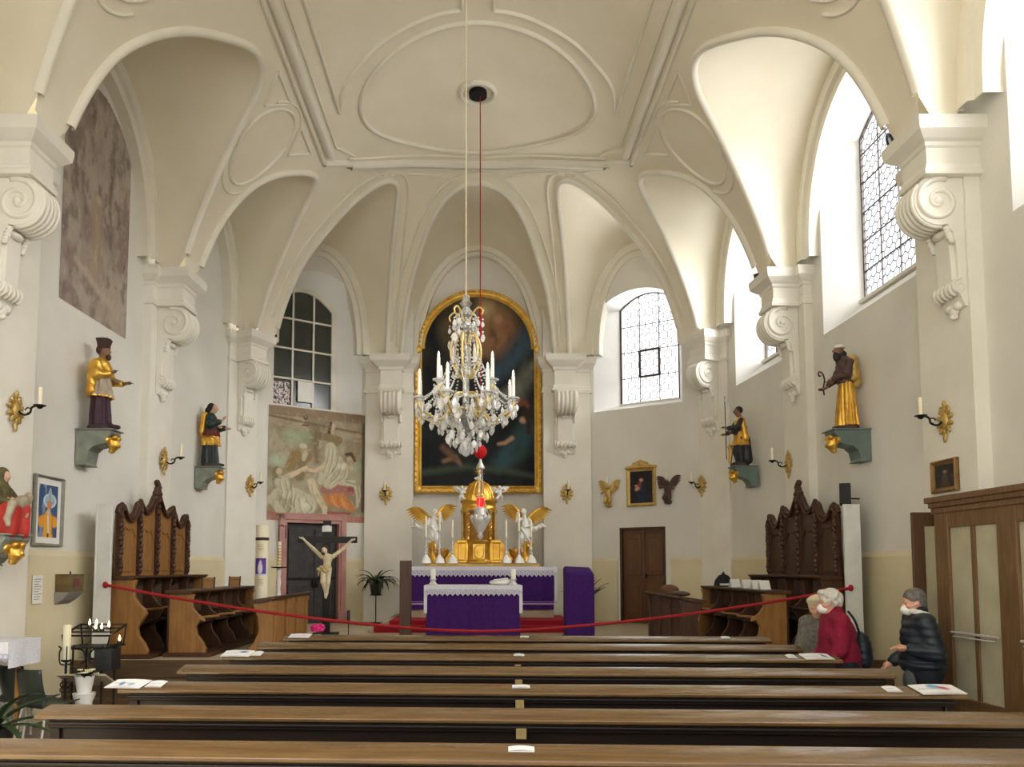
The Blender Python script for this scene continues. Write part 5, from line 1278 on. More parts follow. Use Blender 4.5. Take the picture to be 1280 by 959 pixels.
def hermit(loc,H):
    t=thing('saint_statue','painted statue with white cap and long gold skirt holding a small crook, right wall','statue',loc,RR); t.scale=(H/1.25,)*3
    plinth(t,'hat_dark',.17)
    k=SD(); k.cone([(.165,.05),(.155,.2),(.13,.5),(.105,.72)],fold=.12,nf=9,oval=(1.05,.85)); k.build('gold_skirt','gold_leaf',t,.0115)
    k=SD(); k.cone([(.125,.66),(.13,.76),(.12,.86),(.12,.98),(.06,1.05)],fold=.05,nf=6,oval=(1,.85),lean=(0,-.03)); k.chain([(.13,0,.94),(.16,-.06,.78),(.04,-.17,.74)],[.055,.055,.045],.03); k.chain([(-.13,0,.94),(-.16,-.08,.76),(-.1,-.2,.66)],[.055,.055,.04],.03); k.build('habit','habit_brown',t,.012,warp=lambda X,Y,Z:.005*np.sin(45*X+50*Z))
    k=SD(); k.cap((0,.09,1.0),(.02,.12,.68),.09,.085,.03); k.cap((.10,.05,.98),(.13,.06,.72),.05,.05,.03); k.build('gold_mantle','gold_dull',t,.012,warp=lambda X,Y,Z:.005*np.sin(60*Z))
    k=SD(); k.ell((0,-.09,1.14),(.06,.07,.08),.02); k.chain([(0,-.03,1.03),(.0,-.03,.85),(.04,-.15,.74)],[.03,.03,.025]); k.chain([(.0,-.03,.85),(-.1,-.19,.67)],[.03,.025]); k.cap((0,-.03,1.03),(0,-.06,1.1),.045,.04,.02); k.ell((0,-.165,1.13),(.012,.018,.02),.008); k.cap((.04,-.17,.74),(.0,-.2,.72),.03,.022,.01); hand(k,(0,-.2,.72),(-.5,-.8,-.2)); k.cap((-.1,-.2,.66),(-.09,-.25,.62),.028,.022,.01); hand(k,(-.09,-.25,.62),(0,-.9,-.3)); k.build('body','skin_dark',t,.0095)
    k=SD(); k.ell((0,-.12,1.06),(.045,.05,.08),.03); k.ell((0,-.04,1.08),(.07,.06,.06),.03); k.build('beard','hair_dark',t,.0095)
    k=SD(); k.ell((0,-.075,1.175),(.075,.085,.055),.02); k.cut(2,1.165,1); b=k.build('white_cap','silver_paint',t,.0095)
    b=MB(); b.tube(catmull([(-.09,-.27,.52),(-.09,-.28,.62),(-.09,-.26,.74),(-.09,-.29,.84),(-.09,-.34,.85),(-.09,-.34,.80),(-.09,-.31,.80)],6),.011,6); b.ell((-.09,-.31,.60),(.02,.05,.02),8,5); b.build('crook','hat_dark',t)
    return t
p=put(1058,536,538,1,5.35); ht=(538-429)*p.y/FX*1.03
bracket((5.36,p.y,p.z),RR,'bracket_green','grey green marble wall bracket with gilded head, under the gold-skirted statue',.3,.5,.42); hermit((5.11,p.y,p.z),ht)
def soldier(loc,H):
    t=thing('saint_statue','small painted statue in gold tunic with a tall banner staff, right wall near the apse','statue',loc,RR); t.scale=(H/1.12,)*3
    plinth(t,'hat_dark',.16)
    k=SD(); k.chain([(.05,0,.5),(.06,-.03,.28),(.05,.0,.07)],[.075,.06,.04],.02); k.chain([(-.06,0,.5),(-.08,-.06,.28),(-.08,-.02,.07)],[.075,.06,.04],.02); k.cap((.05,0,.07),(.05,-.09,.06),.035,.028,.015); k.cap((-.08,-.02,.07),(-.09,-.1,.06),.035,.028,.015); k.cap((0,.08,.5),(.03,.12,.12),.10,.09,.04); k.build('dark_leggings','robe_black',t,.012)
    k=SD(); k.cone([(.17,.38),(.14,.50),(.11,.64)],fold=.12,nf=7,oval=(1,.85)); k.build('gold_skirt','gold_leaf',t,.011,warp=lambda X,Y,Z:.006*np.sin(40*X+30*Z))
    k=SD(); k.cone([(.12,.62),(.125,.74),(.12,.84),(.05,.92)],fold=.03,nf=6,oval=(1,.8)); k.cap((.12,0,.85),(.14,.05,.5),.05,.06,.02); k.build('gold_tunic','gold_leaf',t,.011)
    k=SD(); k.chain([(.13,-.02,.84),(.15,-.1,.70),(.08,-.24,.70)],[.05,.05,.04],.02); k.chain([(-.13,-.02,.84),(-.15,-.12,.68),(-.06,-.22,.62)],[.05,.05,.04],.02); k.chain([(.12,.04,.7),(0,-.04,.66),(-.12,.04,.64)],[.05,.1,.05],.03); k.build('dark_sleeves','robe_black',t,.012)
    k=SD(); k.ell((0,-.04,1.02),(.058,.07,.08),.02); k.chain([(0,0,.91),(0,-.03,.74),(.08,-.23,.70)],[.03,.03,.025]); k.chain([(0,-.03,.74),(-.06,-.21,.62)],[.03,.025]); k.cap((0,0,.91),(0,-.03,.97),.045,.04,.02); k.ell((0,-.11,1.01),(.012,.018,.02),.008); k.cap((.08,-.24,.70),(.07,-.3,.71),.028,.02,.01); hand(k,(.07,-.3,.71),(0,-1,.1)); k.cap((-.06,-.22,.62),(-.04,-.28,.6),.028,.02,.01); hand(k,(-.04,-.28,.6),(0,-1,-.1)); k.build('body','skin_dark',t,.0095)
    k=SD(); k.ell((0,-.015,1.05),(.066,.072,.075),.02); k.sub((0,-.1,1.01),(.05,.06,.06)); k.build('hair','hair_dark',t,.0095)
    b=MB(); b.tube([(.05,-.28,.12),(.05,-.29,1.3)],.008,6); b.build('staff','hat_dark',t)
    b=MB(); b.grid(lambda u,v:(.05+.02*math.sin(7*u),-.29+.02*math.sin(5*v)-.0+.12*u*(1-v),1.05+.24*v),6,5); b.build('banner','silver_paint',t,smooth=180)
    k=SD(); k.ell((-.13,-.13,.3),(.05,.06,.07),.02); k.ell((-.13,-.16,.38),(.04,.04,.045),.02); k.cap((-.13,-.13,.28),(-.13,-.16,.10),.04,.03,.02); k.build('small_figure','gold_dull',t,.011)
    return t
p=put(925,580,583,1,5.1); ht=(581-507)*p.y/FX*1.03
bracket((5.12,p.y,p.z),RR,'bracket_green','grey green marble wall bracket with gilded head, under the banner-staff statue',.28,.42,.36); soldier((4.86,p.y,p.z),ht)
# mourning mother seated with the dead Christ, cut by the left edge of the view
p=atx(4,668,-4.95); zq=p.z; Yq=p.y
bracket((-5.22,Yq,zq),RL,'bracket_marble','dark marble wall bracket with gilded head at the left edge, under the seated mother',.44,.42,.30)
t=thing('pieta_statue','seated mother in red gown and olive veil holding a pale body on her lap','statue',(-4.98,Yq,zq),RL); t.scale=(.62,)*3
k=SD(); k.cone([(.28,.02),(.27,.2),(.25,.40)],fold=.08,nf=7,oval=(1.05,.9)); k.chain([(.12,-.05,.45),(.15,-.26,.42),(.16,-.25,.06)],[.13,.12,.13],.04); k.chain([(-.12,-.05,.45),(-.15,-.26,.42),(-.16,-.25,.06)],[.13,.12,.13],.04); k.build('red_gown',mat('gown_red',S(196,56,44),S(150,34,30),7,.6),t,.018,warp=lambda X,Y,Z:.010*np.sin(32*X))
k=SD(); k.cone([(.19,.40),(.18,.6),(.17,.76),(.07,.88)],fold=.03,nf=5,oval=(1.1,.8)); k.chain([(.18,0,.74),(.25,-.1,.56),(.15,-.26,.55)],[.07,.07,.05],.03); k.chain([(-.18,0,.74),(-.25,-.1,.56),(-.15,-.26,.52)],[.07,.07,.05],.03); k.ell((0,.02,1.0),(.115,.12,.14),.03); k.cap((0,.05,.98),(0,.08,.7),.11,.13,.04); k.sub((0,-.11,.98),(.08,.10,.10)); k.build('olive_veil',mat('veil_olive',S(92,84,46),S(62,56,32),7,.6),t,.016)
k=SD(); k.ell((0,-.03,.98),(.075,.085,.105),.02); k.chain([(0,-.01,.85),(0,-.05,.62),(.14,-.25,.55)],[.05,.05,.03]); k.chain([(0,-.05,.62),(-.14,-.25,.52)],[.05,.03]); k.cap((0,-.01,.85),(0,-.02,.93),.05,.045,.02); k.ell((0,-.115,.97),(.014,.02,.022),.008); k.cap((.15,-.26,.55),(.1,-.32,.58),.035,.025,.01); k.cap((-.15,-.26,.52),(-.1,-.33,.54),.035,.025,.01); hand(k,(.1,-.32,.58),(-1,-.3,0)); hand(k,(-.1,-.33,.54),(1,-.3,0)); k.build('body','skin_fair',t,.012)
k=SD(); k.ell((.33,-.25,.66),(.065,.075,.085),.02); k.chain([(.27,-.25,.6),(.12,-.27,.56),(-.05,-.28,.50)],[.09,.10,.09],.04); k.chain([(-.05,-.28,.5),(-.25,-.33,.50),(-.33,-.3,.25),(-.36,-.34,.14)],[.085,.065,.05,.04],.03); k.chain([(.2,-.3,.6),(.16,-.36,.44),(.1,-.36,.3)],[.045,.035,.025],.02); k.build('pale_body',mat('skin_pale',S(176,164,140),S(146,132,108),8,.5),t,.014)

# ================================================================ sconces
def sconce_proto(loc,rz,label):
    t=thing('wall_sconce',label,'sconce',loc,rz,'gilded wall sconces on the pilasters')
    b=MB(); 
    for i in range(10):
        a=2*PI*i/10; r=.15 if i%5==0 else .11; b.ell((r*.95*math.cos(a+PI/2),-.015,r*1.1*math.sin(a+PI/2)),(.03,.016,.055),8,5,RY(-a))
    b.ell((0,-.02,0),(.07,.03,.10),12,8); b.ell((0,-.02,.19),(.03,.015,.04),8,5); b.ell((0,-.02,-.2),(.025,.015,.05),8,5)
    for s in (-1,1): b.tube([(s*(.05+.045*math.cos(a)),-.02,-.11*1+.045*math.sin(a)) for a in np.linspace(0,4.6,12)],.010,5); b.tube([(s*(.06+.04*math.cos(a)),-.02,.12+.04*math.sin(a)) for a in np.linspace(1,5.8,12)],.010,5)
    b.build('cartouche','gold_dull',t,smooth=60)
    b=MB(); b.tube(catmull([(0,-.03,0),(0,-.10,-.05),(0,-.17,-.03),(0,-.19,.03),(0,-.25,.05),(0,-.28,.02)],6),.012,6); b.tube([(0,-.15+.03*math.cos(a),.0+.03*math.sin(a)) for a in np.linspace(0,5,10)],.008,5); b.build('arm','iron',t)
    b=MB(); b.lathe([(0,0),(.02,.0),(.035,.02),(.06,.03),(.065,.04),(.02,.035),(0,.035)],14,T(0,-.28,.02),flute=(6,.08)); b.build('drip_pan','iron',t)
    b=MB(); b.lathe([(.022,.05),(.022,.26),(.004,.27),(0,.27)],10,T(0,-.28,.0)); b.build('candle','wax',t,smooth=50)
    return t
sc_list=[(18,513,-5.22,RL,'candle sconce on the pilaster at the left edge, above the red-gowned mother'),(204,576,-5.15,RL,'candle sconce on the left pilaster between the two left wall statues'),(312,607,None,-1,'candle sconce on the pilaster just left of the fresco'),(482,618,None,0,'candle sconce left of the altar painting'),(708,617,None,0,'candle sconce right of the altar painting'),(877,607,None,1,'candle sconce on the right apse pilaster, right of the wooden door'),(986,580,5.17,RR,'candle sconce on the right pilaster between the two right wall statues'),(1182,526,5.24,RR,'candle sconce on the right pilaster above the glazed porch')]
pr=None
for px,py,X,r,lab in sc_list:
    if X is not None: q=atx(px,py,X); loc=tuple(q); rz=r; loc=(X,q.y,q.z)
    elif r==0: q=at(px,py,17.32); loc=tuple(q); rz=0
    else:
        q=at(px,py,15.62); n=Vector((-r*.9,-.44,0)).normalized(); rz=math.atan2(n.x,-n.y)
        base=Vector((r*4.95,15.72,0))+n*.125; # spot on the pilaster face
        tt=Vector((n.y,-n.x,0)); best=min((abs((base+tt*u).x-at(px,py,(base+tt*u).y).x),u) for u in np.linspace(-.4,.4,81))[1]; c=base+tt*best; loc=(c.x,c.y,at(px,py,c.y).z)
    if pr is None: pr=sconce_proto(loc,rz,lab)
    else: dup(pr,loc,rz,lab)
# angel candle holders beside the small altar picture
def angel_holder(px,py,label,m,s):
    u,z=onseg(px,py,segD); c=segD.p(u,.0,z); n=segD.n
    t=thing('angel_sconce',label,'sconce',tuple(c),math.atan2(n.x,-n.y),'angel candle holders on the apse wall')
    k=SD(); k.ell((0,-.1,0),(.075,.06,.11),.03); k.ell((0,-.13,.15),(.05,.05,.055),.02); k.chain([(s*.06,-.1,.08),(s*.15,-.14,.05),(s*.18,-.16,.16)],[.03,.026,.02],.02); k.chain([(-s*.06,-.1,.08),(-s*.14,-.15,.02),(-s*.08,-.2,.04)],[.03,.026,.02],.02); k.chain([(.03,-.1,-.08),(.06,-.16,-.17),(0,-.1,-.26)],[.05,.04,.025],.02); k.chain([(-.03,-.1,-.08),(-.07,-.13,-.17),(-.03,-.08,-.27)],[.05,.04,.025],.02); k.ell((0,-.08,-.26),(.09,.06,.05),.03); k.build('body',m,t,.012)
    w_=MB(); wing(w_,(.05,-.05,.10),(.15,-.03,.30),.15,n=6); wing(w_,(-.05,-.05,.10),(-.15,-.03,.30),.15,n=6); w_.build('wing',m,t,smooth=30)
    b=MB(); b.lathe([(.0,.16),(.04,.17),(.045,.18),(.015,.18),(.014,.32),(0,.33)],10,T(s*.0,-.15,.06)); b.build('candle','wax',t,smooth=50)
angel_holder(762,618,'gilded angel candle holder left of the small gold-framed picture','gold_dull',1); angel_holder(836,613,'dark bronze angel candle holder right of the small gold-framed picture','habit_brown',-1)

# ================================================================ framed pictures
def picture(name,label,M,w,h,fw_,fm,paintfn,mount=None,gable=False):
    t=thing(name,label,'picture'); t.matrix_world=M
    t.location=M.translation; t.rotation_euler=M.to_euler()
    b=MB(); 
    b.loft([[(sx*(w/2-o),-d,h/2+sz*(h/2-o)) for sx,sz in ((-1,-1),(1,-1),(1,1),(-1,1))] for o,d in ((0,0),(0,.035),(fw_*.3,.05),(fw_*.7,.03),(fw_,.02),(fw_,.0))],caps=False)
    b.box(-w/2,w/2,-.005,0,0,h); fo=b.build('frame',fm,t,smooth=0)
    if gable:
        b=MB(); b.prism([(-w/2-.03,h),(-w/2-.03,h+.03),(-w*.3,h+.06),(-w*.12,h+.15),(0,h+.18),(w*.12,h+.15),(w*.3,h+.06),(w/2+.03,h+.03),(w/2+.03,h)],-.06,0)
        for s in (-1,1): b.tube([(s*(w*.2+.05*math.cos(a)),-.06,h+.07+.04*math.sin(a)) for a in np.linspace(0,5,12)],.014,5)
        b.ell((0,-.06,h+.09),(.06,.02,.05)); b.build('gable',fm,t,smooth=30)
    m_=mount or 0
    if mount:
        b=MB(); b.box(-w/2+fw_,w/2-fw_,-.012,-.006,fw_,h-fw_); b.build('mount','paper',t,smooth=0)
    P=paintfn(); a=fw_+m_; P.build('picture_sheet','print' if mount else 'canvas',t,lambda u,v:(-w/2+a+(w-2*a)*u,-.0145,a+(h-2*a)*v))
    return t
def p_bishop():
    P=Paint(40,80,(58,84,130)); P.asp=2; P.cloud(6,31,(150,160,176),.5,.6,.8,P.U<.4); P.el((.58,.70),(.36,.29),(214,232,244),0,.12); P.el((.58,.70),(.30,.25),(150,186,216),0,.2)
    P.st([(.2,.3),(.5,.36),(.85,.3)],[.25,.2,.25],(230,160,50),.3); P.st([(.5,.42),(.52,.02)],[.22,.3],(232,168,60),.3); P.st([(.58,.93),(.58,.70)],[.05,.2],(176,196,196),.2); P.st([(.58,.92),(.58,.70)],[.02,.03],(120,150,160),.4); P.rect(.40,.76,.665,.68,(90,110,120)); P.st([(.57,.64),(.55,.56)],[.15,.12],(206,140,98),.3); P.st([(.53,.50),(.52,.44)],[.11,.07],(200,196,190),.5); P.st([(.5,.4),(.55,.1)],[.05,.07],(230,220,200),.5); P.rect(.5,.56,0,.08,(60,40,30)); P.st([(.72,.4),(.74,.06)],[.02,.02],(150,100,40),.5); return P
c0=atx(42,682,-5.33);c1=atx(78,680,-5.33); zt0=atx(42,591,-5.33).z; w_=abs(c1.y-c0.y); h_=zt0-c0.z
yc=(c0.y+c1.y)/2; xw=-5.375
picture('framed_picture','tall framed colour print of a haloed bishop in yellow cope on the left wall',T(xw+.005,yc,c0.z)@RZ(RL),w_,h_,.035,mat('frame_grey',S(150,146,136),S(120,116,106),9,.5),p_bishop,.075)
def p_madonna():
    P=Paint(40,56,(44,40,44)); P.asp=1.4; P.st([(.5,.6),(.55,.3),(.5,.1)],[.2,.28,.3],(36,48,70),.4); P.el((.5,.72),(.11,.10),(196,150,116),0,.4); P.st([(.42,.6),(.38,.45)],[.12,.12],(130,60,50),.5); P.el((.32,.45),(.14,.1),(200,156,120),.4,.4); P.el((.27,.55),(.07,.06),(204,160,126),0,.4); P.cloud(8,41,(24,22,26),.5,.7,.5); return P
u0,zb0=onseg(784,634,segD); u1,_=onseg(820,634,segD); zt_=onseg(802,585,segD)[1]; wD=abs(u1-u0); c=segD.p((u0+u1)/2,.005,zb0)
picture('framed_picture','small dark madonna picture in a gabled gold frame above the wooden door',T(*c)@RZ(math.atan2(segD.n.x,-segD.n.y)),wD,zt_-zb0,.075,'gold_dull',p_madonna,None,True)
def p_small():
    P=Paint(30,40,(52,48,46)); P.asp=1.3; P.st([(.5,.6),(.5,.1)],[.18,.3],(80,66,58),.5); P.el((.5,.7),(.12,.11),(170,140,112),0,.5); P.cloud(6,51,(90,86,88),.55,.7,.5); return P
c0=atx(1167,618,5.23); c1=atx(1199,612,5.23); zt2=atx(1167,578,5.23).z
picture('framed_picture','small dark portrait in gold frame hanging above the porch top on the right pilaster',T(5.235,(c0.y+c1.y)/2,c0.z+.0)@RZ(RR),abs(c0.y-c1.y),zt2-c0.z,.055,mat('frame_old',S(150,116,66),S(110,80,44),9,.5,.2),p_small)
# ================================================================ choir stalls
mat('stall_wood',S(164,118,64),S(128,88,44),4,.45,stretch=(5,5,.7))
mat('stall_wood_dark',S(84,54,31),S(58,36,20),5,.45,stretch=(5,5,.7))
mat('stall_carving',S(84,54,36),S(52,32,20),9,.5)
mat('seat_dark',S(58,38,24),S(40,26,18),6,.5)
def QM(s): return Matrix(((-s,0,0,0),(0,1,0,0),(0,0,1,0),(0,0,0,1)))
def mbq(s): b=MB(); b.M=QM(s); return b
def prof_end(d,h,foot=.02):
    """outline of a stall end in (out, height): scrolled front"""
    pts=[(0,0),(d+.02,0),(d+.03,.10),(d-.02,.20),(d-.10,.30),(d-.12,.40),(d-.06,.50),(d+.0,h*.56),(d-.02,h*.62),(d-.10,h*.68),(d-.17,h*.78),(d-.18,h*.9),(d-.15,h),(0,h)]
    return pts
def u_prism(b,poly,u0,u1):   # poly in (out,z), extruded along the row
    k=len(poly); v=[(q,u0,z) for q,z in poly]+[(q,u1,z) for q,z in poly]
    b.add(v,[tuple(range(k)),tuple(range(2*k-1,k-1,-1))]+[(i,i+k,(i+1)%k+k,(i+1)%k) for i in range(k)])
def stall_row(t,s,L,h,n,wood,d=.52,ledge=.36,seatz=.47):
    for sg in (-1,1):
        b=mbq(s); u_prism(b,prof_end(d,h),sg*L/2-.04,sg*L/2+.04); b.build('end_panel',wood,t,smooth=30,bevel=.008)
    b=mbq(s); b.box(-.04,.0,-L/2,L/2,0,h); b.build('back_board','stall_wood_dark',t,smooth=0)
    # concave backs between dividers
    w=L/n
    for i in range(n):
        u0=-L/2+i*w; b=mbq(s); b.grid(lambda a,v:(.02+.16*(abs(2*a-1)**2.2),u0+w*(.06+.88*a),seatz+.12+(h-seatz-.12)*v),10,3); b.build('curved_back','stall_wood_dark',t,smooth=180)
        b=mbq(s); b.box(.02,d-.12,u0+.04,u0+w-.04,seatz-.03,seatz+.01); b.build('seat','seat_dark',t,smooth=0,bevel=.01)
    for i in range(1,n):
        u=-L/2+i*w; b=mbq(s); u_prism(b,prof_end(d-.04,h),u-.025,u+.025); b.build('divider','stall_wood_dark',t,smooth=30,bevel=.006)
    b=mbq(s)
    pts=[]
    for i in range(n): pts+=[(d-.06-.10*math.sin(PI*k/8)+.0,-L/2+w*(i+k/8)) for k in range(8)]
    b.tube([(q,u,h*.60) for q,u in pts]+[(d-.06,L/2,h*.60)],.022,6); b.build('arm_rail',wood,t)
    b=mbq(s); b.loft([[(-.06,u,h),(ledge-.02,u,h),(ledge+.02,u,h+.025),(ledge+.02,u,h+.05),(-.06,u,h+.05)] for u in (-L/2-.07,L/2+.07)]); b.build('top_ledge','stall_wood_dark',t,smooth=0,bevel=.006)
    b=mbq(s); b.box(-.05,d+.1,-L/2-.1,L/2+.1,-.0,.06); b.build('floor_board','stall_wood_dark',t,smooth=0)
def tall_stall(s,label):
    t=thing('choir_stall',label,'choir stall',(s*4.97,11.72,ZS),0,'tall choir stalls')
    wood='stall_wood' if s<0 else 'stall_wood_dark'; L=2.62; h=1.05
    stall_row(t,s,L,h,4,wood)
    crest=[(-1.25,1.96),(-1.20,2.05),(-1.10,2.06),(-1.0,1.95),(-.86,1.92),(-.74,2.0),(-.66,2.12),(-.56,2.15),(-.46,2.08),(-.34,2.06),(-.22,2.14),(-.10,2.28),(0,2.34)]
    crest=crest+[(-u,z) for u,z in crest[-2::-1]]; cr=catmull(crest,4)
    def zc(u): return float(np.interp(u,cr[:,0],cr[:,1]))
    xs_=(-1.22,-.61,0,.61,1.22)
    for i in range(4):
        a,c=xs_[i],xs_[i+1]; us=np.linspace(a,c,11); b=mbq(s)
        b.loft([[(0,u,h+.04),(.05,u,h+.04),(.05,u,zc(u)-.02),(0,u,zc(u)-.02)] for u in us]); p=b.build('dossier_panel',wood,t,smooth=30)
        b=mbq(s); m=(a+c)/2; b.tube([(.055,a+.1,h+.12),(.055,c-.1,h+.12),(.055,c-.1,h+.6),(.055,m+.1,h+.72),(.055,m,h+.69),(.055,m-.1,h+.72),(.055,a+.1,h+.6)],.012,6,closed=True); b.build('panel_moulding',wood,p)
    for u in xs_:
        b=mbq(s); zt=zc(u)-.03; b.box(.04,.085,u-.045,u+.045,h+.04,zt)
        for k in range(13):
            z=h+.12+(zt-h-.2)*k/12; r=.04+.018*math.sin(k*2.1); b.ell((.09,u+.012*math.sin(k*1.7),z),(.035,r,.05),7,5)
        b.build('carved_strip','stall_carving',t,smooth=60)
    b=mbq(s); b.tube([(.05,u,z) for u,z in cr],.042,7); b.tube([(.09,u,z-.05) for u,z in cr],.022,6)
    for u,r in ((-.60,.07),(.60,.07),(-1.18,.06),(1.18,.06)): b.tube([(.07,u+r*(1-i/24)*math.cos(i*.45),zc(u)-.01+r*(1-i/24)*math.sin(i*.45)) for i in range(20)],.018,5)
    b.build('crest_moulding','stall_carving',t,smooth=60)
    b=mbq(s)
    for du,dz,ru,rz_ in ((0,.05,.09,.09),(-.06,.0,.07,.06),(.06,.0,.07,.06),(.01,.13,.05,.06),(-.03,.17,.035,.05),(.04,.1,.05,.04),(-.08,-.07,.05,.05),(.08,-.07,.05,.05)): b.ell((.06,du,2.34+dz),(.05,ru,rz_),8,6)
    b.build('carved_finial','stall_carving',t,smooth=180)
    return t
def low_stall(s,label):
    t=thing('choir_bench',label,'choir stall',(s*4.22,12.03,ZS),0,'low choir stalls'); stall_row(t,s,2.85,.85,4,'stall_wood',d=.48,ledge=.30); return t
def desk(s,label):
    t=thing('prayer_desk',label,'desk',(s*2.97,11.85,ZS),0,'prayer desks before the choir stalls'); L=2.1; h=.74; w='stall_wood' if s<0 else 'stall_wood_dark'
    b=mbq(s); b.loft([[(-.06,u,h-.02),(.16,u,h+.04),(.18,u,h+.07),(.16,u,h+.08),(-.22,u,h+.02),(-.22,u,h-.02)] for u in (-L/2-.06,L/2+.06)]); b.build('sloped_top','stall_wood_dark',t,smooth=0,bevel=.005)
    b=mbq(s); b.box(.05,.10,-L/2,L/2,0,h+.02); b.build('front_panel',w,t,smooth=0)
    for i in range(4):
        u=-L/2+.06+(L-.12)*i/3; b=mbq(s); b.box(.09,.135,u-.05,u+.05,.0,h); b.box(.09,.15,u-.06,u+.06,h-.06,h+.01); b.box(.09,.15,u-.06,u+.06,0,.08); b.build('pilaster_strip',w,t,smooth=0,bevel=.008)
    for i in range(3):
        u=-L/2+.06+(L-.12)*(i+.5)/3; b=mbq(s); b.box(.09,.115,u-.2,u+.2,.16,h-.12); b.build('raised_panel',w,t,smooth=0,bevel=.012)
    for sg in (-1,1):
        b=mbq(s); u_prism(b,[(-.22,0),(.12,0),(.12,h),(-.18,h-.02),(-.10,h*.7),(-.08,h*.45),(-.16,h*.2),(-.22,.1)],sg*L/2-.03,sg*L/2+.03); b.build('end_panel',w,t,smooth=30,bevel=.006)
    return t
tall_stall(-1,'tall carved choir stall with four-panelled crested back, against the left wall'); tall_stall(1,'tall dark carved choir stall with crested back, against the right wall')
low_stall(-1,'low choir bench row before the tall left stall'); low_stall(1,'low dark choir bench row before the tall right stall')
desk(-1,'panelled prayer desk in front of the left choir benches'); desk(1,'dark panelled prayer desk in front of the right choir benches')
# things lying on the ledges
mat('brown_card',S(168,126,76),S(140,100,58),8,.6); mat('hat_brown',S(112,74,48),S(86,54,34),9,.7)
def on_ledge(s,Y): return (s*4.06,Y,ZS+.903)
for i,(Y,lab) in enumerate(((11.6,'small brown standing card on the left bench ledge, nearer the viewer'),(12.85,'small brown standing card on the left bench ledge, farther back'))):
    t=thing('standing_card',lab,'card',on_ledge(-1,Y),0,'cards on the left bench ledge'); b=MB(); b.box(-.085,.085,-.006,.006,0,.16,RX(-.12)); b.box(-.085,.085,.03,.042,0,.13,RX(.25)); b.build('card','brown_card',t,smooth=0)
    b=MB(); 
    for q in (-1,1): b.box(q*.09-.008,q*.09+.008,-.012,.012,0,.17,RX(-.12))
    b.build('side_frame','stall_carving',t,smooth=0)
t=None
for Y,lab in ((10.95,'white folded card on the right bench ledge, nearest the viewer'),(11.25,'second white folded card on the right bench ledge'),(11.65,'third white folded card on the right bench ledge'),(12.2,'white folded card on the right bench ledge beside the dark book stand')):
    if t is None:
        t=thing('folded_card',lab,'card',on_ledge(1,Y),.2,'white cards on the right bench ledge'); b=MB(); b.grid(lambda u,v:(-.08+.16*u,(-.05 if v<.25 else .05 if v>.75 else 0),0 if v!=.5 else .13),1,2); b.build('card','paper',t,smooth=0)
    else: t=dup(t,on_ledge(1,Y),.2,lab)
t=thing('book_stand','dark carved book stand on the right bench ledge','book stand',on_ledge(1,12.75),0)
b=MB(); b.prism([(-.16,0),(-.14,.10),(-.08,.18),(-.03,.2),(0,.25),(.03,.2),(.08,.18),(.14,.10),(.16,0)],-.02,.02); b.build('back','black_paint',t,smooth=30,bevel=.006); b=MB(); b.box(-.15,.15,-.12,.0,0,.02); b.build('shelf','black_paint',t,smooth=0); b=MB(); b.box(-.07,.07,-.08,-.03,.02,.05); b.build('white_book','paper',t,smooth=0)
for Y,lab,w_ in ((12.1,'brown rounded kneeling cushion on the right prayer desk','a'),(11.5,'flat dark cushion on the right prayer desk, nearer the viewer','b')):
    t=thing('cushion',lab,'cushion',(3.0,Y,ZS+.80),0); k=SD(); k.ell((0,0,.06 if w_=='a' else .03),(.14,.24,.09 if w_=='a' else .04),.02); k.ell((0,0,.02),(.15,.26,.025),.02); k.build('cover','hat_brown' if w_=='a' else 'stall_carving',t,.012)
# white boards at the near ends of the stalls
mat('board_white',S(226,226,222),S(208,208,204),5,.6)
for s,lab in ((-1,'tall white upright board at the near end of the left choir stall'),(1,'tall white upright board at the near end of the right choir stall')):
    t=thing('upright_board',lab,'board',(s*4.98,10.24,ZS),0,'white boards beside the stalls'); b=MB(); b.box(-.10,.10,-.025,.025,0,2.06); b.build('board','board_white',t,smooth=0,bevel=.004); b=MB(); b.box(s*.10-.012,s*.10+.012,-.03,.25,.0,2.06); b.build('side_return','board_white',t,smooth=0,bevel=.004); b=MB(); b.box(-.14,.14,-.06,.06,0,.03); b.build('foot','iron',t,smooth=0)
mat('speaker_black',S(38,42,42),S(24,28,28),9,.5)
t=thing('loudspeaker','dark loudspeaker on a bracket above the white board at the right stall','loudspeaker',tuple(atx(1056,617,5.05)),-.5)
b=MB(); b.box(-.07,.07,-.08,.08,-.16,.13,RX(-.15)); b.build('cabinet','speaker_black',t,smooth=0,bevel=.01); b=MB(); b.box(-.055,.055,-.09,-.07,-.14,.11,RX(-.15)); b.build('grille','iron',t,smooth=0); b=MB(); b.tube([(0,.06,-.05),(.06,.16,-.06),(.16,.26,-.06)],.012,6); b.build('bracket','iron',t)
# red barrier rope
ra=atz(148,733,1.63); ra=Vector((-4.93,10.2,1.64)); rb_=Vector((4.93,10.2,1.60))
t=thing('barrier_rope','long red barrier rope sagging across the sanctuary between the white boards','rope',(0,10.2,0))
pts=[]
for i in range(61):
    f=i/60; p=ra.lerp(rb_,f); e=abs(2*f-1); e=math.sqrt(e*e+.012); sag=.62*(1-(.45*e+.55*e*e)); pts.append((p.x,0,p.z-sag))
b=MB(); b.tube(pts,.02,8); b.build('cord','red_cord',t)
for q in (pts[0],pts[-1]): b=MB(); b.ell(q,(.035,.035,.045),10,8); b.build('end_knob','red_cord',t)

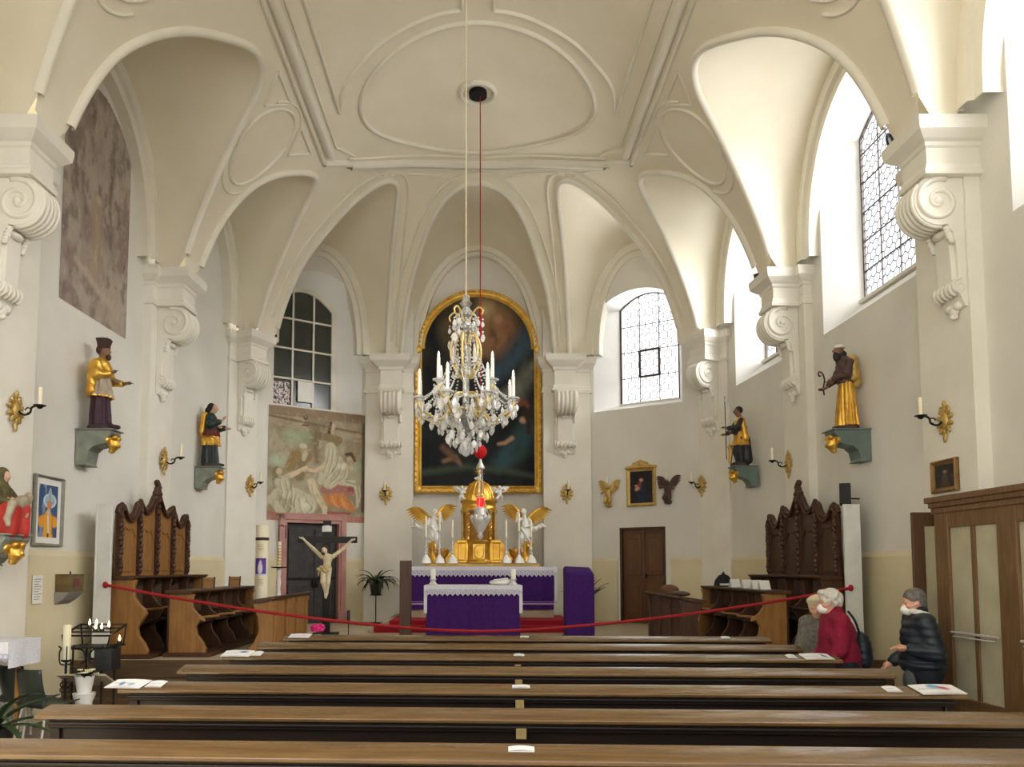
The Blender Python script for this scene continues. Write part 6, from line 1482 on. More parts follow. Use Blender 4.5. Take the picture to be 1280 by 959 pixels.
# ================================================================ pews
mat('pew_top',S(120,90,50),S(84,60,31),5,.24,stretch=(.5,6,6),spec=.7,bump=.04,coat=.7)
mat('pew_dark',S(38,23,14),S(24,14,9),5,.4,stretch=(.5,5,5))
mat('brass',S(206,184,130),S(180,156,104),9,.4,.4)
PA=-.0454
def pew(loc,label,front=False):
    t=thing('pew',label,'pew',loc,PA,'pews of the nave'); W=2.965
    b=MB(); b.loft([[(x,0,.975),(x,.0,.995),(x,.015,1.006),(x,.165,1.036),(x,.18,1.03),(x,.18,1.005),(x,.03,.965)] for x in (-W,W)]); b.build('top_ledge','pew_top',t,smooth=25,bevel=.004)
    b=MB(); b.box(-W+.06,W-.06,.05,.09,.915,.975); b.box(-W+.06,W-.06,.03,.07,.935,.955); b.build('ledge_moulding','pew_dark',t,smooth=0,bevel=.006)
    b=MB(); b.box(-W+.05,W-.05,.09,.12,.10,.985)
    b.build('back_board','pew_dark',t,smooth=0)
    for i in range(6):
        x=-W+.08+(2*W-.16)*(i+.5)/6; b=MB(); b.box(x-.42,x+.42,.075,.10,.28,.84); b.build('back_panel','pew_dark',t,smooth=0,bevel=.012)
    for sg in (-1,1):
        X=Matrix(((0,1,0,0),(1,0,0,0),(0,0,1,0),(0,0,0,1)))
        pr=[(.06,0),(.30,0),(.28,.3),(.26,.6),(.17,1.0),(.10,.96),(.06,.9)] if front else [(.04,0),(.60,0),(.62,.12),(.56,.25),(.58,.42),(.60,.5),(.50,.56),(.40,.62),(.26,.8),(.17,1.0),(.06,.96),(.08,.6),(.04,.3)]
        b=MB(); b.prism(pr,sg*(W-.09)-.03,sg*(W-.09)+.03,X); b.build('end_panel','pew_dark',t,smooth=30,bevel=.008)
    if not front:
        b=MB(); b.box(-W+.12,W-.12,.13,.53,.43,.46); b.build('seat','pew_dark',t,smooth=0,bevel=.01)
    b=MB(); b.box(-W+.12,W-.12,-.20,.02,.16,.17,); b.box(-W+.15,-W+.19,-.18,.09,0,.16); b.box(W-.19,W-.15,-.18,.09,0,.16); b.box(.0,.04,-.18,.09,0,.16); b.build('kneeler','pew_dark',t,smooth=0,bevel=.008)
    b=MB(); b.box(-.115,-.055,.018,.03,.885,.945); b.build('number_plate','brass',t,smooth=0,bevel=.002)
    return t
PY=[3.55,4.48,5.44,6.42,7.42,8.41,9.40]
plab=['nearest pew, its dark back cut off by the bottom edge of the view','second nearest pew, spanning the whole width of the view','third pew from the viewer, with a colour leaflet on its right end','fourth pew from the viewer, without leaflets on its right end','fifth pew from the viewer, ending beside the person in dark red','sixth pew from the viewer, just behind the front panel','frontmost pew front panel, next to the sanctuary steps']
PEWS=[]
pc=lambda Y:.375+.0454*(Y-5.4)
base=None
for i,Y in enumerate(PY):
    if i==6: t=pew((pc(Y),Y,0),plab[i],True)
    elif base is None: t=base=pew((pc(Y),Y,0),plab[i])
    else: t=dup(base,(pc(Y),Y,0),PA,plab[i])
    PEWS.append(t)
# leaflets on the ledges
def on_pew(i,px,off=.09):
    Y=PY[i]; ca,sa=math.cos(PA),math.sin(PA)
    # local x so that it is seen at px
    lx=0
    for _ in range(6):
        wy=Y+sa*lx+ca*off; wx=(px-VX)*.985*wy/FX; lx=(wx-pc(Y)+sa*off)/ca
    return Vector((pc(Y)+ca*lx-sa*off,Y+sa*lx+ca*off,1.006+(off-.015)*.2))
def leaflet_paint(seed,cols):
    P=Paint(24,18,(240,240,242)); P.asp=.7; r=np.random.default_rng(seed)
    for c in cols: P.el((r.uniform(.2,.8),r.uniform(.25,.8)),(r.uniform(.1,.25),r.uniform(.08,.2)),c,r.uniform(0,3),.4,.8)
    for k in range(4): y=.1+.2*k; P.st([(.08,y),(r.uniform(.5,.9),y)],.012,(150,150,170),.5,.7)
    return P
def leaflet(i,px0,px1,label,seed,cols,dep=.17,ang=.0):
    c=on_pew(i,(px0+px1)/2); w=(px1-px0)*c.y/FX
    t=thing('leaflet',label,'leaflet',tuple(c+Vector((0,0,.004))),0,'leaflets on the pew ledges'); t.rotation_euler=(math.atan(.2),0,PA+ang)
    P=leaflet_paint(seed,cols); o=P.build('sheet','print',t,lambda u,v:((u-.5)*w,(v-.5)*dep,.004+.006*math.sin(PI*u)))
    b=MB(); b.box(-w/2,w/2,-dep/2,dep/2,0,.003); b.build('backing','paper',t,smooth=0)
bl=((60,120,190),(110,180,220),(190,70,110)); bl2=((70,80,150),(200,90,120))
leaflet(2,1144,1200,'colour leaflet on the right end of the third pew',1,bl,.18,.1); leaflet(2,136,182,'blue and white leaflet on the left end of the third pew',2,((90,130,170),(150,180,210)),.17,-.1)
leaflet(2,184,204,'small blank slip beside the leaflet on the left end of the third pew',3,(),.12)
leaflet(4,1004,1040,'white leaflet on the right end of the fifth pew, next to the person in red',4,bl2[:1],.17,.1); leaflet(4,277,313,'white leaflet on the left end of the fifth pew',5,bl2[:1],.19); leaflet(4,314,326,'narrow slip on the left end of the fifth pew',6,(),.12)
leaflet(6,360,386,'white sheet on the left end of the frontmost pew panel, below the pink flower',7,(),.16); leaflet(4,985,996,'tiny slip near the right end of the fifth pew',8,(),.1); leaflet(2,1106,1124,'small blank slip on the right side of the third pew',12,(),.1)
leaflet(6,903,914,'tiny slip near the right end of the frontmost pew panel',9,(),.08)
for i,a,c,l in ((0,635,667,'white paper strip at the middle of the nearest pew'),(2,640,662,'white paper strip at the middle of the third pew'),(4,642,655,'white paper strip at the middle of the fifth pew'),(6,650,661,'white paper strip at the middle of the frontmost pew panel')): leaflet(i,a,c,l,20+i,(),.05)

# ================================================================ wooden glazed porch on the right
mat('porch_glass',S(236,230,206),S(206,198,168),3,rough=.3,trans=.45,ior=1.1,bump=.3,bscale=12,spec=.4)
XP=4.72; ph=2.60
po=thing('porch','brown wooden porch with tall glazed panels along the right wall','porch',(XP,0,0))
yy=[7.88,7.66,6.94,6.68,5.96,5.72,5.0,4.78]
b=MB()
def ypost(y0,y1): b.box(-.035,.035,y0,y1,0,2.5)
ypost(7.66,7.88); ypost(6.68,6.94); ypost(5.72,5.96); ypost(4.78,5.0); b.build('post','porch_wood',po,smooth=0,bevel=.008)
b=MB(); b.box(-.03,.03,4.78,7.88,2.27,2.495); b.build('top_rail','porch_wood',po,smooth=0,bevel=.008); b=MB(); b.box(-.03,.03,4.78,7.88,.0,.62); b.build('bottom_rail','porch_wood',po,smooth=0,bevel=.008)
b=MB()
for (z,o) in ((2.42,.05),(2.48,.07),(2.53,.10)): b.box(-o,.6,4.7,7.88+o*.6,z,z+.06)
b.build('cornice','porch_wood',po,smooth=0,bevel=.01)
for y0,y1 in ((6.94,7.66),(5.96,6.68),(5.0,5.72)):
    m=(y0+y1)/2
    b=MB(); b.box(-.022,.022,m-.028,m+.028,.62,2.27); b.build('glazing_bar','porch_wood',po,smooth=0,bevel=.004)
    for s in (-1,1):
        a,c=(y0,m-.028) if s<0 else (m+.028,y1); b=MB(); b.box(-.004,.004,a,c,.62,2.27); b.build('glass_pane','porch_glass',po,smooth=0)
    b=MB(); b.tube([(-.05,y0+.02,1.24),(-.05,y1-.02,1.24)],.013,7); b.tube([(-.05,y0+.05,1.20),(-.05,y1-.05,1.20)],.008,6); b.build('push_bar','silver_paint',po)
for y0,y1 in ((6.98,7.62),(6.0,6.64)): b=MB(); b.box(-.045,-.02,y0,y1,.1,.52); b.build('lower_panel','porch_wood',po,smooth=0,bevel=.01)
# open leaf at the far end
dl_=thing('porch_door','narrow open door leaf with glass at the far end of the porch','door',(XP-.03,8.30,0))
b=MB()
b.box(0,.13,-.02,.02,.05,2.47); b.box(.5,.6,-.02,.02,.05,2.47); b.box(.13,.5,-.02,.02,2.32,2.47); b.box(.13,.5,-.02,.02,.05,.6); b.build('frame',mat('leaf_wood',S(104,76,52),S(80,56,36),6,.5,stretch=(8,8,.6)),dl_,smooth=0,bevel=.006); b=MB(); b.box(.13,.5,-.004,.004,.6,2.32); b.build('glass_pane','porch_glass',dl_,smooth=0); b=MB(); b.ell((.09,-.04,1.05),.025,8,6); b.box(.07,.11,-.026,-.02,.98,1.12); b.build('handle','brass',dl_,smooth=60)

# ================================================================ people
mat('skin',S(222,172,146),S(206,150,124),9,.55); mat('hair_white',S(228,224,214),S(190,186,178),30,.8,bump=.3,bscale=90); mat('hair_blond',S(234,220,190),S(206,190,156),30,.8,bump=.3,bscale=90); mat('hair_grey',S(128,124,116),S(84,80,76),30,.8,bump=.3,bscale=90)
mat('mask_white',S(246,245,240),rough=.8); mat('jacket_red',S(150,24,58),S(116,16,44),40,.9,bump=.3,bscale=120); mat('coat_grey',S(132,128,118),S(84,82,78),26,.9,bump=.3,bscale=80); mat('puffer_navy',S(38,48,58),S(24,32,40),8,.45); mat('trouser_dark',S(28,34,44),S(18,22,30),12,.8); mat('shoe_dark',S(36,30,28),S(24,20,18),12,.5); mat('scarf_white',S(238,236,230),S(216,214,208),12,.85); mat('pouch_grey',S(92,98,96),S(66,72,70),14,.7)
def person(label,loc,rz,H,lean,aL,aR,jm,hairm,tm='trouser_dark',jl=.78,puff=0,hair='short',head_turn=0,head_nod=0,girth=1.0,collar=None,mask=True):
    """faces local -y; aL/aR: (elbow, wrist) offsets in metres for left(+x)/right(-x) arm"""
    t=thing('person',label,'person',loc,rz); g=H/1.65; t.scale=(g,)*3
    ly=lambda z:-lean*max(0,z-.86)
    hc=Vector((0,ly(1.50)-.03-head_nod*.05,1.515-head_nod*.02)); R=RZ(head_turn)@RX(head_nod)
    def hp(x,y,z): return tuple(hc+R.to_3x3()@Vector((x,y,z)))
    k=SD()
    # head with face
    k.ell(hp(0,.01,.03),(.074,.090,.095),.02,R); k.ell(hp(0,-.035,-.055),(.052,.058,.062),.03,R); k.ell(hp(0,-.06,-.088),(.028,.026,.022),.02,R); k.cap(hp(0,-.085,.0),hp(0,-.105,-.03),.010,.015,.012); k.ell(hp(0,-.095,-.034),(.018,.014,.010),.008,R)
    for s in (-1,1): k.ell(hp(s*.074,.015,-.005),(.010,.022,.032),.006,R); k.ell(hp(s*.032,-.07,.018),(.02,.016,.009),.012,R); k.ell(hp(s*.045,-.055,-.025),(.026,.026,.022),.02,R)
    k.ell(hp(0,-.086,-.062),(.022,.012,.007),.006,R)
    for s in (-1,1): k.sub(hp(s*.032,-.094,.003),(.014,.010,.008),.006)
    k.cap(hp(0,.02,-.06),(0,ly(1.36)+.01,1.37),.052,.062,.03)
    k.ell((0,ly(1.2),1.18),(.165*girth,.105*girth,.20),.06); k.ell((0,ly(.98),.98),(.14*girth,.10*girth,.14),.06); k.ell((0,0,.86),(.165*girth,.12*girth,.11),.06)
    for s,ar in ((1,aL),(-1,aR)):
        sh=Vector((s*.175,ly(1.33),1.335)); el=sh+Vector(ar[0]); wr=el+Vector(ar[1]); d=(wr-el).normalized()
        k.chain([sh,el,wr],[.055,.042,.027],.03); 
        sd=d.cross(Vector((0,0,1))); sd=sd.normalized() if sd.length>.1 else Vector((1,0,0)); nn=sd.cross(d)
        pc_=wr+d*.05; k.cap(wr,pc_+d*.02,.025,.032,.015); k.ell(pc_+d*.02,(.034,.034,.028),.015)
        for i,ln in enumerate((.062,.072,.068,.054)):
            a=pc_+d*.045+sd*(i-1.5)*.019; m=a+d*ln*.5-nn*.008; e=m+d*ln*.4-nn*.022; k.chain([a,m,e],[.0095,.0088,.007],.006)
        th=wr+d*.03+sd*-.03*s; k.chain([th,th+d*.03-sd*.018*s,th+d*.062-sd*.016*s-nn*.008],[.013,.0105,.008],.008)
        k.chain([(s*.09,0,.84),(s*.095,-.01,.46),(s*.10,.02,.09)],[.085,.056,.038],.03); k.chain([(s*.10,.03,.05),(s*.105,-.09,.035),(s*.11,-.16,.03)],[.04,.036,.026],.02)
    k.build('body','skin',t,.0085)
    # trousers, shoes
    k=SD()
    for s in (-1,1): k.chain([(s*.085,0,.86),(s*.095,-.01,.46),(s*.10,.02,.09)],[.115*girth,.085,.068],.03)
    k.ell((0,0,.88),(.19*girth,.145*girth,.12),.05); k.build('trousers',tm,t,.013,warp=lambda X,Y,Z:.004*np.sin(40*Z+20*X))
    for s in (-1,1):
        k=SD(); k.chain([(s*.10,.04,.05),(s*.105,-.09,.045),(s*.11,-.18,.035)],[.052,.05,.036],.02); k.cut(2,.0,1); k.build('shoe','shoe_dark',t,.012)
    # jacket
    k=SD(); k.ell((0,ly(1.2),1.19),(.205*girth,.15*girth,.22),.06); k.ell((0,ly(1.0),1.0),(.19*girth,.15*girth,.18),.07); k.cap((0,0,jl+.12),(0,ly(1.0),1.0),.17*girth,.16*girth,.05); k.ell((0,-.005,jl+.05),(.215*girth,.175*girth,.08),.05); k.chain([(-.15,ly(1.33),1.335),(.15,ly(1.33),1.335)],[.085,.085],.04); k.cap((0,ly(1.35)+.01,1.36),(0,ly(1.42)+.01,1.425),.10,.075,.03)
    for s,ar in ((1,aL),(-1,aR)):
        sh=Vector((s*.175,ly(1.33),1.335)); el=sh+Vector(ar[0]); wr=el+Vector(ar[1]); k.chain([sh,el,wr-(wr-el)*.08],[.084,.070,.052],.03)
    k.cut(2,jl-.0,1)
    if puff: wf=lambda X,Y,Z:-.010*np.abs(np.sin(Z*PI/.075))+.003*np.sin(40*X)
    else: wf=lambda X,Y,Z:.005*np.sin(28*Z+18*X)*np.cos(22*X-15*Y)
    k.build('jacket',jm,t,.0105,warp=wf)
    if collar:
        k=SD(); k.chain([tuple(Vector((.078*math.cos(a),ly(1.42)-.01+.082*math.sin(a),1.425-.02*math.sin(a)))) for a in np.linspace(0,2*PI,13)],[.024]*13,.01); k.build('collar',collar,t,.0095)
    # hair
    k=SD(); k.ell(hp(0,.025,.055),(.088,.10,.088),.02,R)
    if hair=='full':
        for i in range(16):
            a=i*2.4; k.ell(hp(.078*math.cos(a),.03+.085*math.sin(a)*.9,.05+.035*math.sin(i*1.7)),.034,.02)
        k.ell(hp(0,.085,.0),(.07,.045,.07),.02,R); k.ell(hp(0,-.055,.105),(.06,.04,.03),.02,R)
        for s in (-1,1): k.ell(hp(s*.075,.02,.0),(.024,.05,.05),.015,R)
    else: k.ell(hp(0,.07,.0),(.066,.045,.07),.02,R)
    k.sub(hp(0,-.10,-.03),(.064,.075,.085),.01)
    for s in (-1,1): k.sub(hp(s*.078,.005,-.012),(.018,.025,.028),.008)
    k.build('hair',hairm,t,.0095,warp=lambda X,Y,Z:.003*np.sin(130*X+60*Z)*np.sin(110*Y))
    if mask:
        k=SD(); k.ell(hp(0,-.062,-.055),(.058,.056,.052),.02,R); k.ell(hp(0,-.095,-.045),(.026,.022,.028),.02,R); k.build('face_mask','mask_white',t,.009)
        b=MB()
        for s in (-1,1): b.tube([hp(s*.055,-.065,-.03),hp(s*.076,-.02,-.01),hp(s*.080,.02,.0)],.003,5)
        b.build('mask_strap','mask_white',t)
    return t
def px_at(px,Y): return (px-VX)*.985*Y/FX
person('person with white hair and face mask in a dark red jacket, right of the pews',(px_at(1053,7.80),7.80,0),RR-.12,1.66,.10,((.04,-.03,-.28),(-.03,-.14,-.16)),((-.04,-.03,-.28),(.03,-.14,-.16)),'jacket_red','hair_white',jl=.72,hair='full',girth=1.12,head_nod=.12,head_turn=-.05)
person('person with blond hair in a grey coat, half hidden behind the one in dark red',(px_at(1034,8.34),8.34,0),-.95,1.58,.16,((.06,-.04,-.27),(-.06,-.10,-.16)),((-.05,-.04,-.28),(.05,-.10,-.16)),'coat_grey','hair_blond',jl=.6,hair='full',head_nod=.25,head_turn=.35,mask=False)
person('person with grey hair, white collar and navy quilted jacket, standing at the porch',(px_at(1156,7.45),7.45,0),RR-.2,1.67,.05,((.05,.06,-.27),(-.03,-.22,.03)),((-.05,.0,-.28),(.02,-.18,-.12)),'puffer_navy','hair_grey',jl=.88,puff=1,hair='short',collar='scarf_white',girth=1.08,head_nod=.15)
# bag behind the person in red, pouch of the man
t=thing('shoulder_bag','dark quilted bag hanging behind the person in the dark red jacket','bag',(px_at(1077,7.95),7.95,.93)); k=SD(); k.ell((0,0,.10),(.10,.13,.19),.03); k.ell((0,0,0),(.105,.135,.12),.03); k.build('bag','puffer_navy',t,.012,warp=lambda X,Y,Z:-.006*np.abs(np.sin(Z*PI/.07))); b=MB(); b.tube(catmull([(-.02,-.05,.25),(-.08,-.08,.40),(-.14,-.06,.50)],5),.012,6); b.build('strap','puffer_navy',t)
t=thing('pouch','small grey pouch hanging at the front of the person in navy jacket','pouch',(px_at(1138,7.40),7.40,.80)); k=SD(); k.ell((0,0,0),(.055,.075,.11),.02); k.build('pouch','pouch_grey',t,.011); b=MB(); b.tube(catmull([(0,0,.1),(.03,.02,.25),(.07,.03,.4)],5),.008,6); b.build('strap','pouch_grey',t)

# ================================================================ left side: candles, chairs, alms box
def wallX(px,py,X=-5.37): q=atx(px,py,X); return (X,q.y,q.z)
l=wallX(77,736,-5.33); t=thing('alms_box','small brown metal alms box on a grey stone block on the left wall','alms box',l,RL)
mat('box_brown',S(128,112,72),S(98,80,50),9,.5,.3); mat('stone_grey',S(156,152,148),S(128,126,124),6,.7)
b=MB(); b.loft([[(-.17,0,-.20),(.17,0,-.20),(.17,-.10,-.14),(-.17,-.10,-.14)],[(-.19,0,-.04),(.19,0,-.04),(.19,-.20,-.04),(-.19,-.20,-.04)]]); b.build('stone_block','stone_grey',t,smooth=0,bevel=.008)
b=MB(); b.box(-.17,.17,-.19,0,-.04,.17); b.box(-.18,.18,-.2,0,.17,.185); b.build('box','box_brown',t,smooth=0,bevel=.006); b=MB(); b.box(-.09,.06,-.195,-.185,.02,.13); b.build('red_plate',mat('plate_red',S(112,56,56),rough=.5),t,smooth=0); b=MB(); b.tube([(-.0,-.1,.185),(0,-.1,.22)],.01,6); b.build('lid_knob','iron',t)
l=wallX(46,737,-5.325); t=thing('wall_notice','small white paper notice on the left wall beside the alms box','notice',l,RL); b=MB(); b.box(-.105,.105,-.006,0,-.17,.17); b.build('sheet','paper',t,smooth=0); b=MB()
for i in range(9): b.box(-.08,.08-.03*(i%3),-.009,-.005,.12-.03*i,.128-.03*i)
b.build('ruled_lines','stone_grey',t,smooth=0)
# votive rack
Yr=9.0; xr=px_at(115,Yr)
t=thing('votive_rack','black iron rack for votive candles with a sloping sheet board, left aisle','candle rack',(xr,Yr,0))
mat('tin',S(70,72,74),S(50,52,54),9,.4,.6)
b=MB(); hw=.27
for sx in (-1,1):
    for sy in (-1,1): b.tube([(sx*hw*.62,sy*.15,0),(sx*hw*.62,sy*.15,.98)],.011,6)
    b.tube(catmull([(sx*hw*.6,-.16,.95),(sx*.05,-.16,.93),(sx*.02,-.16,.82),(sx*.07,-.16,.78)],5),.01,6)
b.build('stand','iron',t)
b=MB(); fr4=[(-hw,-.2,1.10),(hw,-.2,1.10),(hw,.2,1.20),(-hw,.2,1.20)]
for i in range(4): b.bar(fr4[i],fr4[(i+1)%4],.02,.02)
for f in (.33,.66): b.bar(tuple(Vector(fr4[0]).lerp(Vector(fr4[3]),f)),tuple(Vector(fr4[1]).lerp(Vector(fr4[2]),f)),.03,.015)
for p in fr4: b.bar(p,(p[0]*.9,p[1],.97),.014)
b.box(-hw,hw,-.2,.2,.955,.97); b.build('candle_grid','iron',t,smooth=0)
b=MB(); b.box(.10,.30,-.21,.02,.70,.95); b.build('coin_box','tin',t,smooth=0,bevel=.006)
b=MB(); bm_=T(.06,-.20,.60)@RX(-.45); b.box(-.30,.24,-.17,.17,0,.02,bm_.copy()); b.build('sloping_board',mat('board_beige',S(196,186,160),S(170,160,136),6,.6),t,smooth=0)
b=MB()
for i in range(5): b.box(-.04+.055*i,-.0+.055*i,-.13,.13,.021,.026,bm_)
b.build('candle_slots','paper',t,smooth=0)
vi=None
vl=[(-.12,-.07,'left votive light on the rack'),(-.02,-.07,'second votive light from the left on the rack'),(.06,.06,'votive light at the back of the rack'),(.12,.06,'votive light at the back right of the rack')]
for dx,dy,lb in ((-.1,.07,'votive light with flame at the back left of the iron rack'),(-.02,.07,'votive light with flame at the back middle of the iron rack'),(.04,-.07,'votive light with flame at the front middle of the iron rack'),(.11,-.07,'votive light with flame at the front right of the iron rack'),(.16,-.0,'votive light with flame at the right side of the iron rack'),(.31,-.05,'single votive light with flame right of the iron rack frame')):
    loc=(xr+dx,Yr+dy,1.155+dy*.25 if dx<.3 else 1.0)
    if vi is None:
        vi=thing('votive_candle',lb,'candle',loc,0,'burning votive lights'); b=MB(); b.lathe([(.028,0),(.03,.03),(.026,.03),(0,.027)],12); b.build('cup','tin',vi); b=MB(); b.lathe([(0,.03),(.011,.038),(.013,.055),(.006,.085),(0,.10)],8); b.build('flame','flame',vi,smooth=180)
    else: dup(vi,loc,0,lb)
b=MB(); b.box(.27,.35,-.09,0,.975,1.0); b.tube([(.27,-.05,.98),(.2,-.05,.97)],.01,6); b.build('side_tray','iron',t,smooth=0)
# iron candle stand with thick candle
Ys=8.75; xs_=px_at(80,Ys); t=thing('candle_stand','black wrought iron stand with a thick white candle beside the votive rack','candle stand',(xs_,Ys,0)); 
b=MB(); b.tube([(0,0,.05),(0,0,.80)],.014,7); b.lathe([(0,.80),(.05,.82),(.055,.84),(0,.84)],12)
for i in range(6):
    a=i*PI/3; b.tube(catmull([(0.02*math.cos(a),.02*math.sin(a),.78),(.07*math.cos(a),.07*math.sin(a),.80),(.08*math.cos(a),.08*math.sin(a),.92),(.06*math.cos(a),.06*math.sin(a),.96),(.09*math.cos(a),.09*math.sin(a),.99)],4),.007,5)
for z in (.50,.56): 
    for s in (-1,1): b.tube([(s*.03+.028*math.cos(a),0,z+.028*math.sin(a)) for a in np.linspace(0,2*PI,10)],.007,5)
for i in range(3): a=i*2*PI/3+.5; b.tube(catmull([(0,0,.2),(.08*math.cos(a),.08*math.sin(a),.12),(.2*math.cos(a),.2*math.sin(a),.0)],5),.012,6)
b.build('stand','iron',t); b=MB(); b.lathe([(.042,.84),(.042,1.22),(.03,1.23),(0,1.225)],14); b.build('candle','wax',t,smooth=50)
# white pedestal, pot with flowers
Yf=8.55; xf_=px_at(104,Yf); t=thing('pedestal','small white pedestal under the white flower pot, left aisle','pedestal',(xf_,Yf,0)); b=MB(); b.lathe([(.13,0),(.13,.05),(.09,.08),(.085,.40),(.11,.46),(.12,.5),(0,.5)],18); b.build('column','white_gloss',t,smooth=40)
t=thing('flower_pot','white pot with white and yellow flowers on the small white pedestal','flower pot',(xf_,Yf,.5)); b=MB(); b.lathe([(.07,0),(.10,.17),(.105,.19),(.09,.19),(.08,.15),(0,.15)],18); b.build('pot','white_gloss',t,smooth=40)
b=MB()
for i in range(16): a=i*2.4; e=rng.uniform(.5,1.3); leaf_strip(b,(0,0,.16),(math.cos(a)*math.cos(e),math.sin(a)*math.cos(e),math.sin(e)),rng.uniform(.14,.22),.04,1.0)
b.build('leaves','leaf_dark',t,smooth=60)
b=MB()
for i in range(9):
    a=i*2.4; r=.09*math.sqrt((i+1)/9); c=(r*math.cos(a)+.04,r*math.sin(a)-.03,.24+.03*math.sin(i*3))
    for j in range(6): b.ell((c[0]+.018*math.cos(j),c[1]+.018*math.sin(j),c[2]),(.016,.016,.01),6,4)
b.build('blossoms',mat('petal',S(244,240,214),S(232,220,170),20,.7),t,smooth=180)
# plastic chairs
mat('plastic_dark',S(44,54,48),S(32,40,36),7,.4)
def chair(loc,rz,label):
    t=thing('plastic_chair',label,'chair',loc,rz,'dark plastic chairs in the left aisle')
    b=MB()
    def shell(u,v):
        x=(u-.5)*(.44-.05*v); 
        if v<.5: w=v*2; y=-.22+.40*w; z=.44-.02*math.sin(PI*w)-.01*w+(.03*(abs(u-.5)*2)**2)
        else: w=(v-.5)*2; y=.18+.10*w+.02*math.sin(PI*w); z=.43+.40*w
        return (x,y-(.05*(1-(abs(u-.5)*2)**2) if False else 0)+(-.06*(abs(u-.5)*2)**2 if v>.55 else 0),z)
    b.grid(shell,12,20); o=b.build('shell','plastic_dark',t,smooth=180); m=o.modifiers.new('thickness','SOLIDIFY'); m.thickness=.012
    for s in (-1,1):
        for y0,y1 in ((-.18,-.22),(.14,.22)): b=MB(); b.tube([(s*.18,y0,.42),(s*.22,y1,0)],.012,7); b.build('leg','silver_paint',t)
    return t
c1=chair((px_at(58,8.2),8.2,0),2.7,'dark plastic chair beside the flower pot in the left aisle'); dup(c1,(px_at(34,8.5),8.5,0),2.75,'dark plastic chair cut by the left edge, behind the lace table')
# table with lace cloth at the left edge
Yt=8.0; t=thing('side_table','small wooden table at the left edge under a white lace cloth','table',(px_at(-15,Yt),Yt,0)); zt_=1.12
b=MB(); b.box(-.29,.32,-.25,.25,zt_-.03,zt_); b.build('table_top','brown_wood',t,smooth=0)
for sx in (-1,1):
    for sy in (-1,1): b=MB(); b.box(sx*.17-.022,sx*.17+.022,sy*.21-.022,sy*.21+.022,0,zt_-.03); b.build('leg','stall_wood',t,smooth=0)
t=thing('table_cloth','white lace cloth on the small table at the left edge','tablecloth',(px_at(-15,Yt),Yt,zt_))
b=MB(); b.box(-.31,.35,-.28,.28,0,.01)
b.grid(lambda u,v:(-.31+.66*u,-.28-.01*math.sin(20*u)*v,.01-.17*v),20,4); b.build('cloth','lace',t,smooth=0)
b=MB(); b.grid(lambda u,v:(.352+.012*math.sin(9*u)*v,-.28+.56*u,.01-.26*v),14,4); b.build('side_drop','lace',t,smooth=0)
b=MB()
for i in range(14): b.tube([(-.35+.05*i+.025+.025*math.cos(a),-.286,-.13-.0+.025*math.sin(a)) for a in np.linspace(0,2*PI,9)],.006,4); 
for i in range(14): b.tube([(-.35+.05*i,-.286,-.15),(-.325+.05*i,-.288,-.19),(-.30+.05*i,-.286,-.15)],.008,4)
b.build('lace_edge','lace_net',t,smooth=0)
# large leaves at the left edge
t=thing('potted_plant','dark green potted plant cut by the left edge, beside the plastic chair','plant',(px_at(-8,7.3),7.3,0)); b=MB(); b.lathe([(.12,0),(.17,.35),(.18,.38),(.15,.38),(0,.33)],18); b.build('pot','pot_dark',t,smooth=40); b=MB()
for i in range(20): a=i*2.4; e=rng.uniform(.35,1.2); leaf_strip(b,(0,0,.34),(math.cos(a)*math.cos(e),math.sin(a)*math.cos(e),math.sin(e)),rng.uniform(.45,.7),.08,rng.uniform(.8,1.4))
b.build('foliage','leaf_dark',t,smooth=60)

# ================================================================ sanctuary, left: big candle, paschal candle, iron lamp, flower
Yc_=13.2; t=thing('pillar_candle','very thick tall cream candle with picture band, behind the left prayer desk','candle',(px_at(326,Yc_)*1.01,Yc_,ZS))
zt=at(326,656,Yc_).z-ZS; b=MB(); b.lathe([(.16,0),(.16,.04),(.12,.06),(.11,.5),(.13,.56),(0,.56)],20); b.build('foot','stall_wood',t,smooth=40)
b=MB(); b.lathe([(.115,.50),(.118,.62),(0,.62)],24); b.build('red_base',mat('wax_red',S(160,34,30),S(136,26,24),8,.5),t,smooth=40)
b=MB(); b.lathe([(.108,.62),(.108,zt-.01),(.09,zt),(0,zt-.02)],28); cd=b.build('candle','wax',t,smooth=50)
P=Paint(30,24,(92,64,150)); P.asp=.9; P.el((.5,.42),(.24,.36),(236,232,236),0,.4); P.el((.52,.76),(.12,.13),(226,220,226),0,.4); P.rect(0,1,0,.12,(226,224,230))
zc0=at(326,720,Yc_).z-ZS; zc1=at(326,698,Yc_).z-ZS; P.build('picture_band','print',cd,lambda u,v:(.111*math.cos(-PI/2+(u-.5)*1.9),.111*math.sin(-PI/2+(u-.5)*1.9),zc0+(zc1-zc0)*v))
b=MB(); z_=at(326,674,Yc_).z-ZS; b.lathe([(.112,z_-.025),(.112,z_+.025)],28); b.build('dark_band','hat_dark',cd)
b=MB()
for i in range(7):
    z=z_-.10-.03*i
    if i<4: b.tube([(.111*math.cos(a),.111*math.sin(a),z) for a in np.linspace(-PI/2-.5+.05*i,-PI/2+.5-.07*(i%2),8)],.004,4)
for i in range(4): z=zc0-.06-.03*i; b.tube([(.111*math.cos(a),.111*math.sin(a),z) for a in np.linspace(-PI/2-.45,-PI/2+.5-.08*(i%2),8)],.004,4)
b.build('gold_lines','gold_dull',cd)
Yc2=13.8; t=thing('paschal_candle','slim decorated candle on a white candlestick with dark dish, left of the pink door frame','candle',(px_at(345,Yc2)*1.0,Yc2,ZS)); zd=at(345,710,Yc2).z-ZS; zt=at(345,677,Yc2).z-ZS
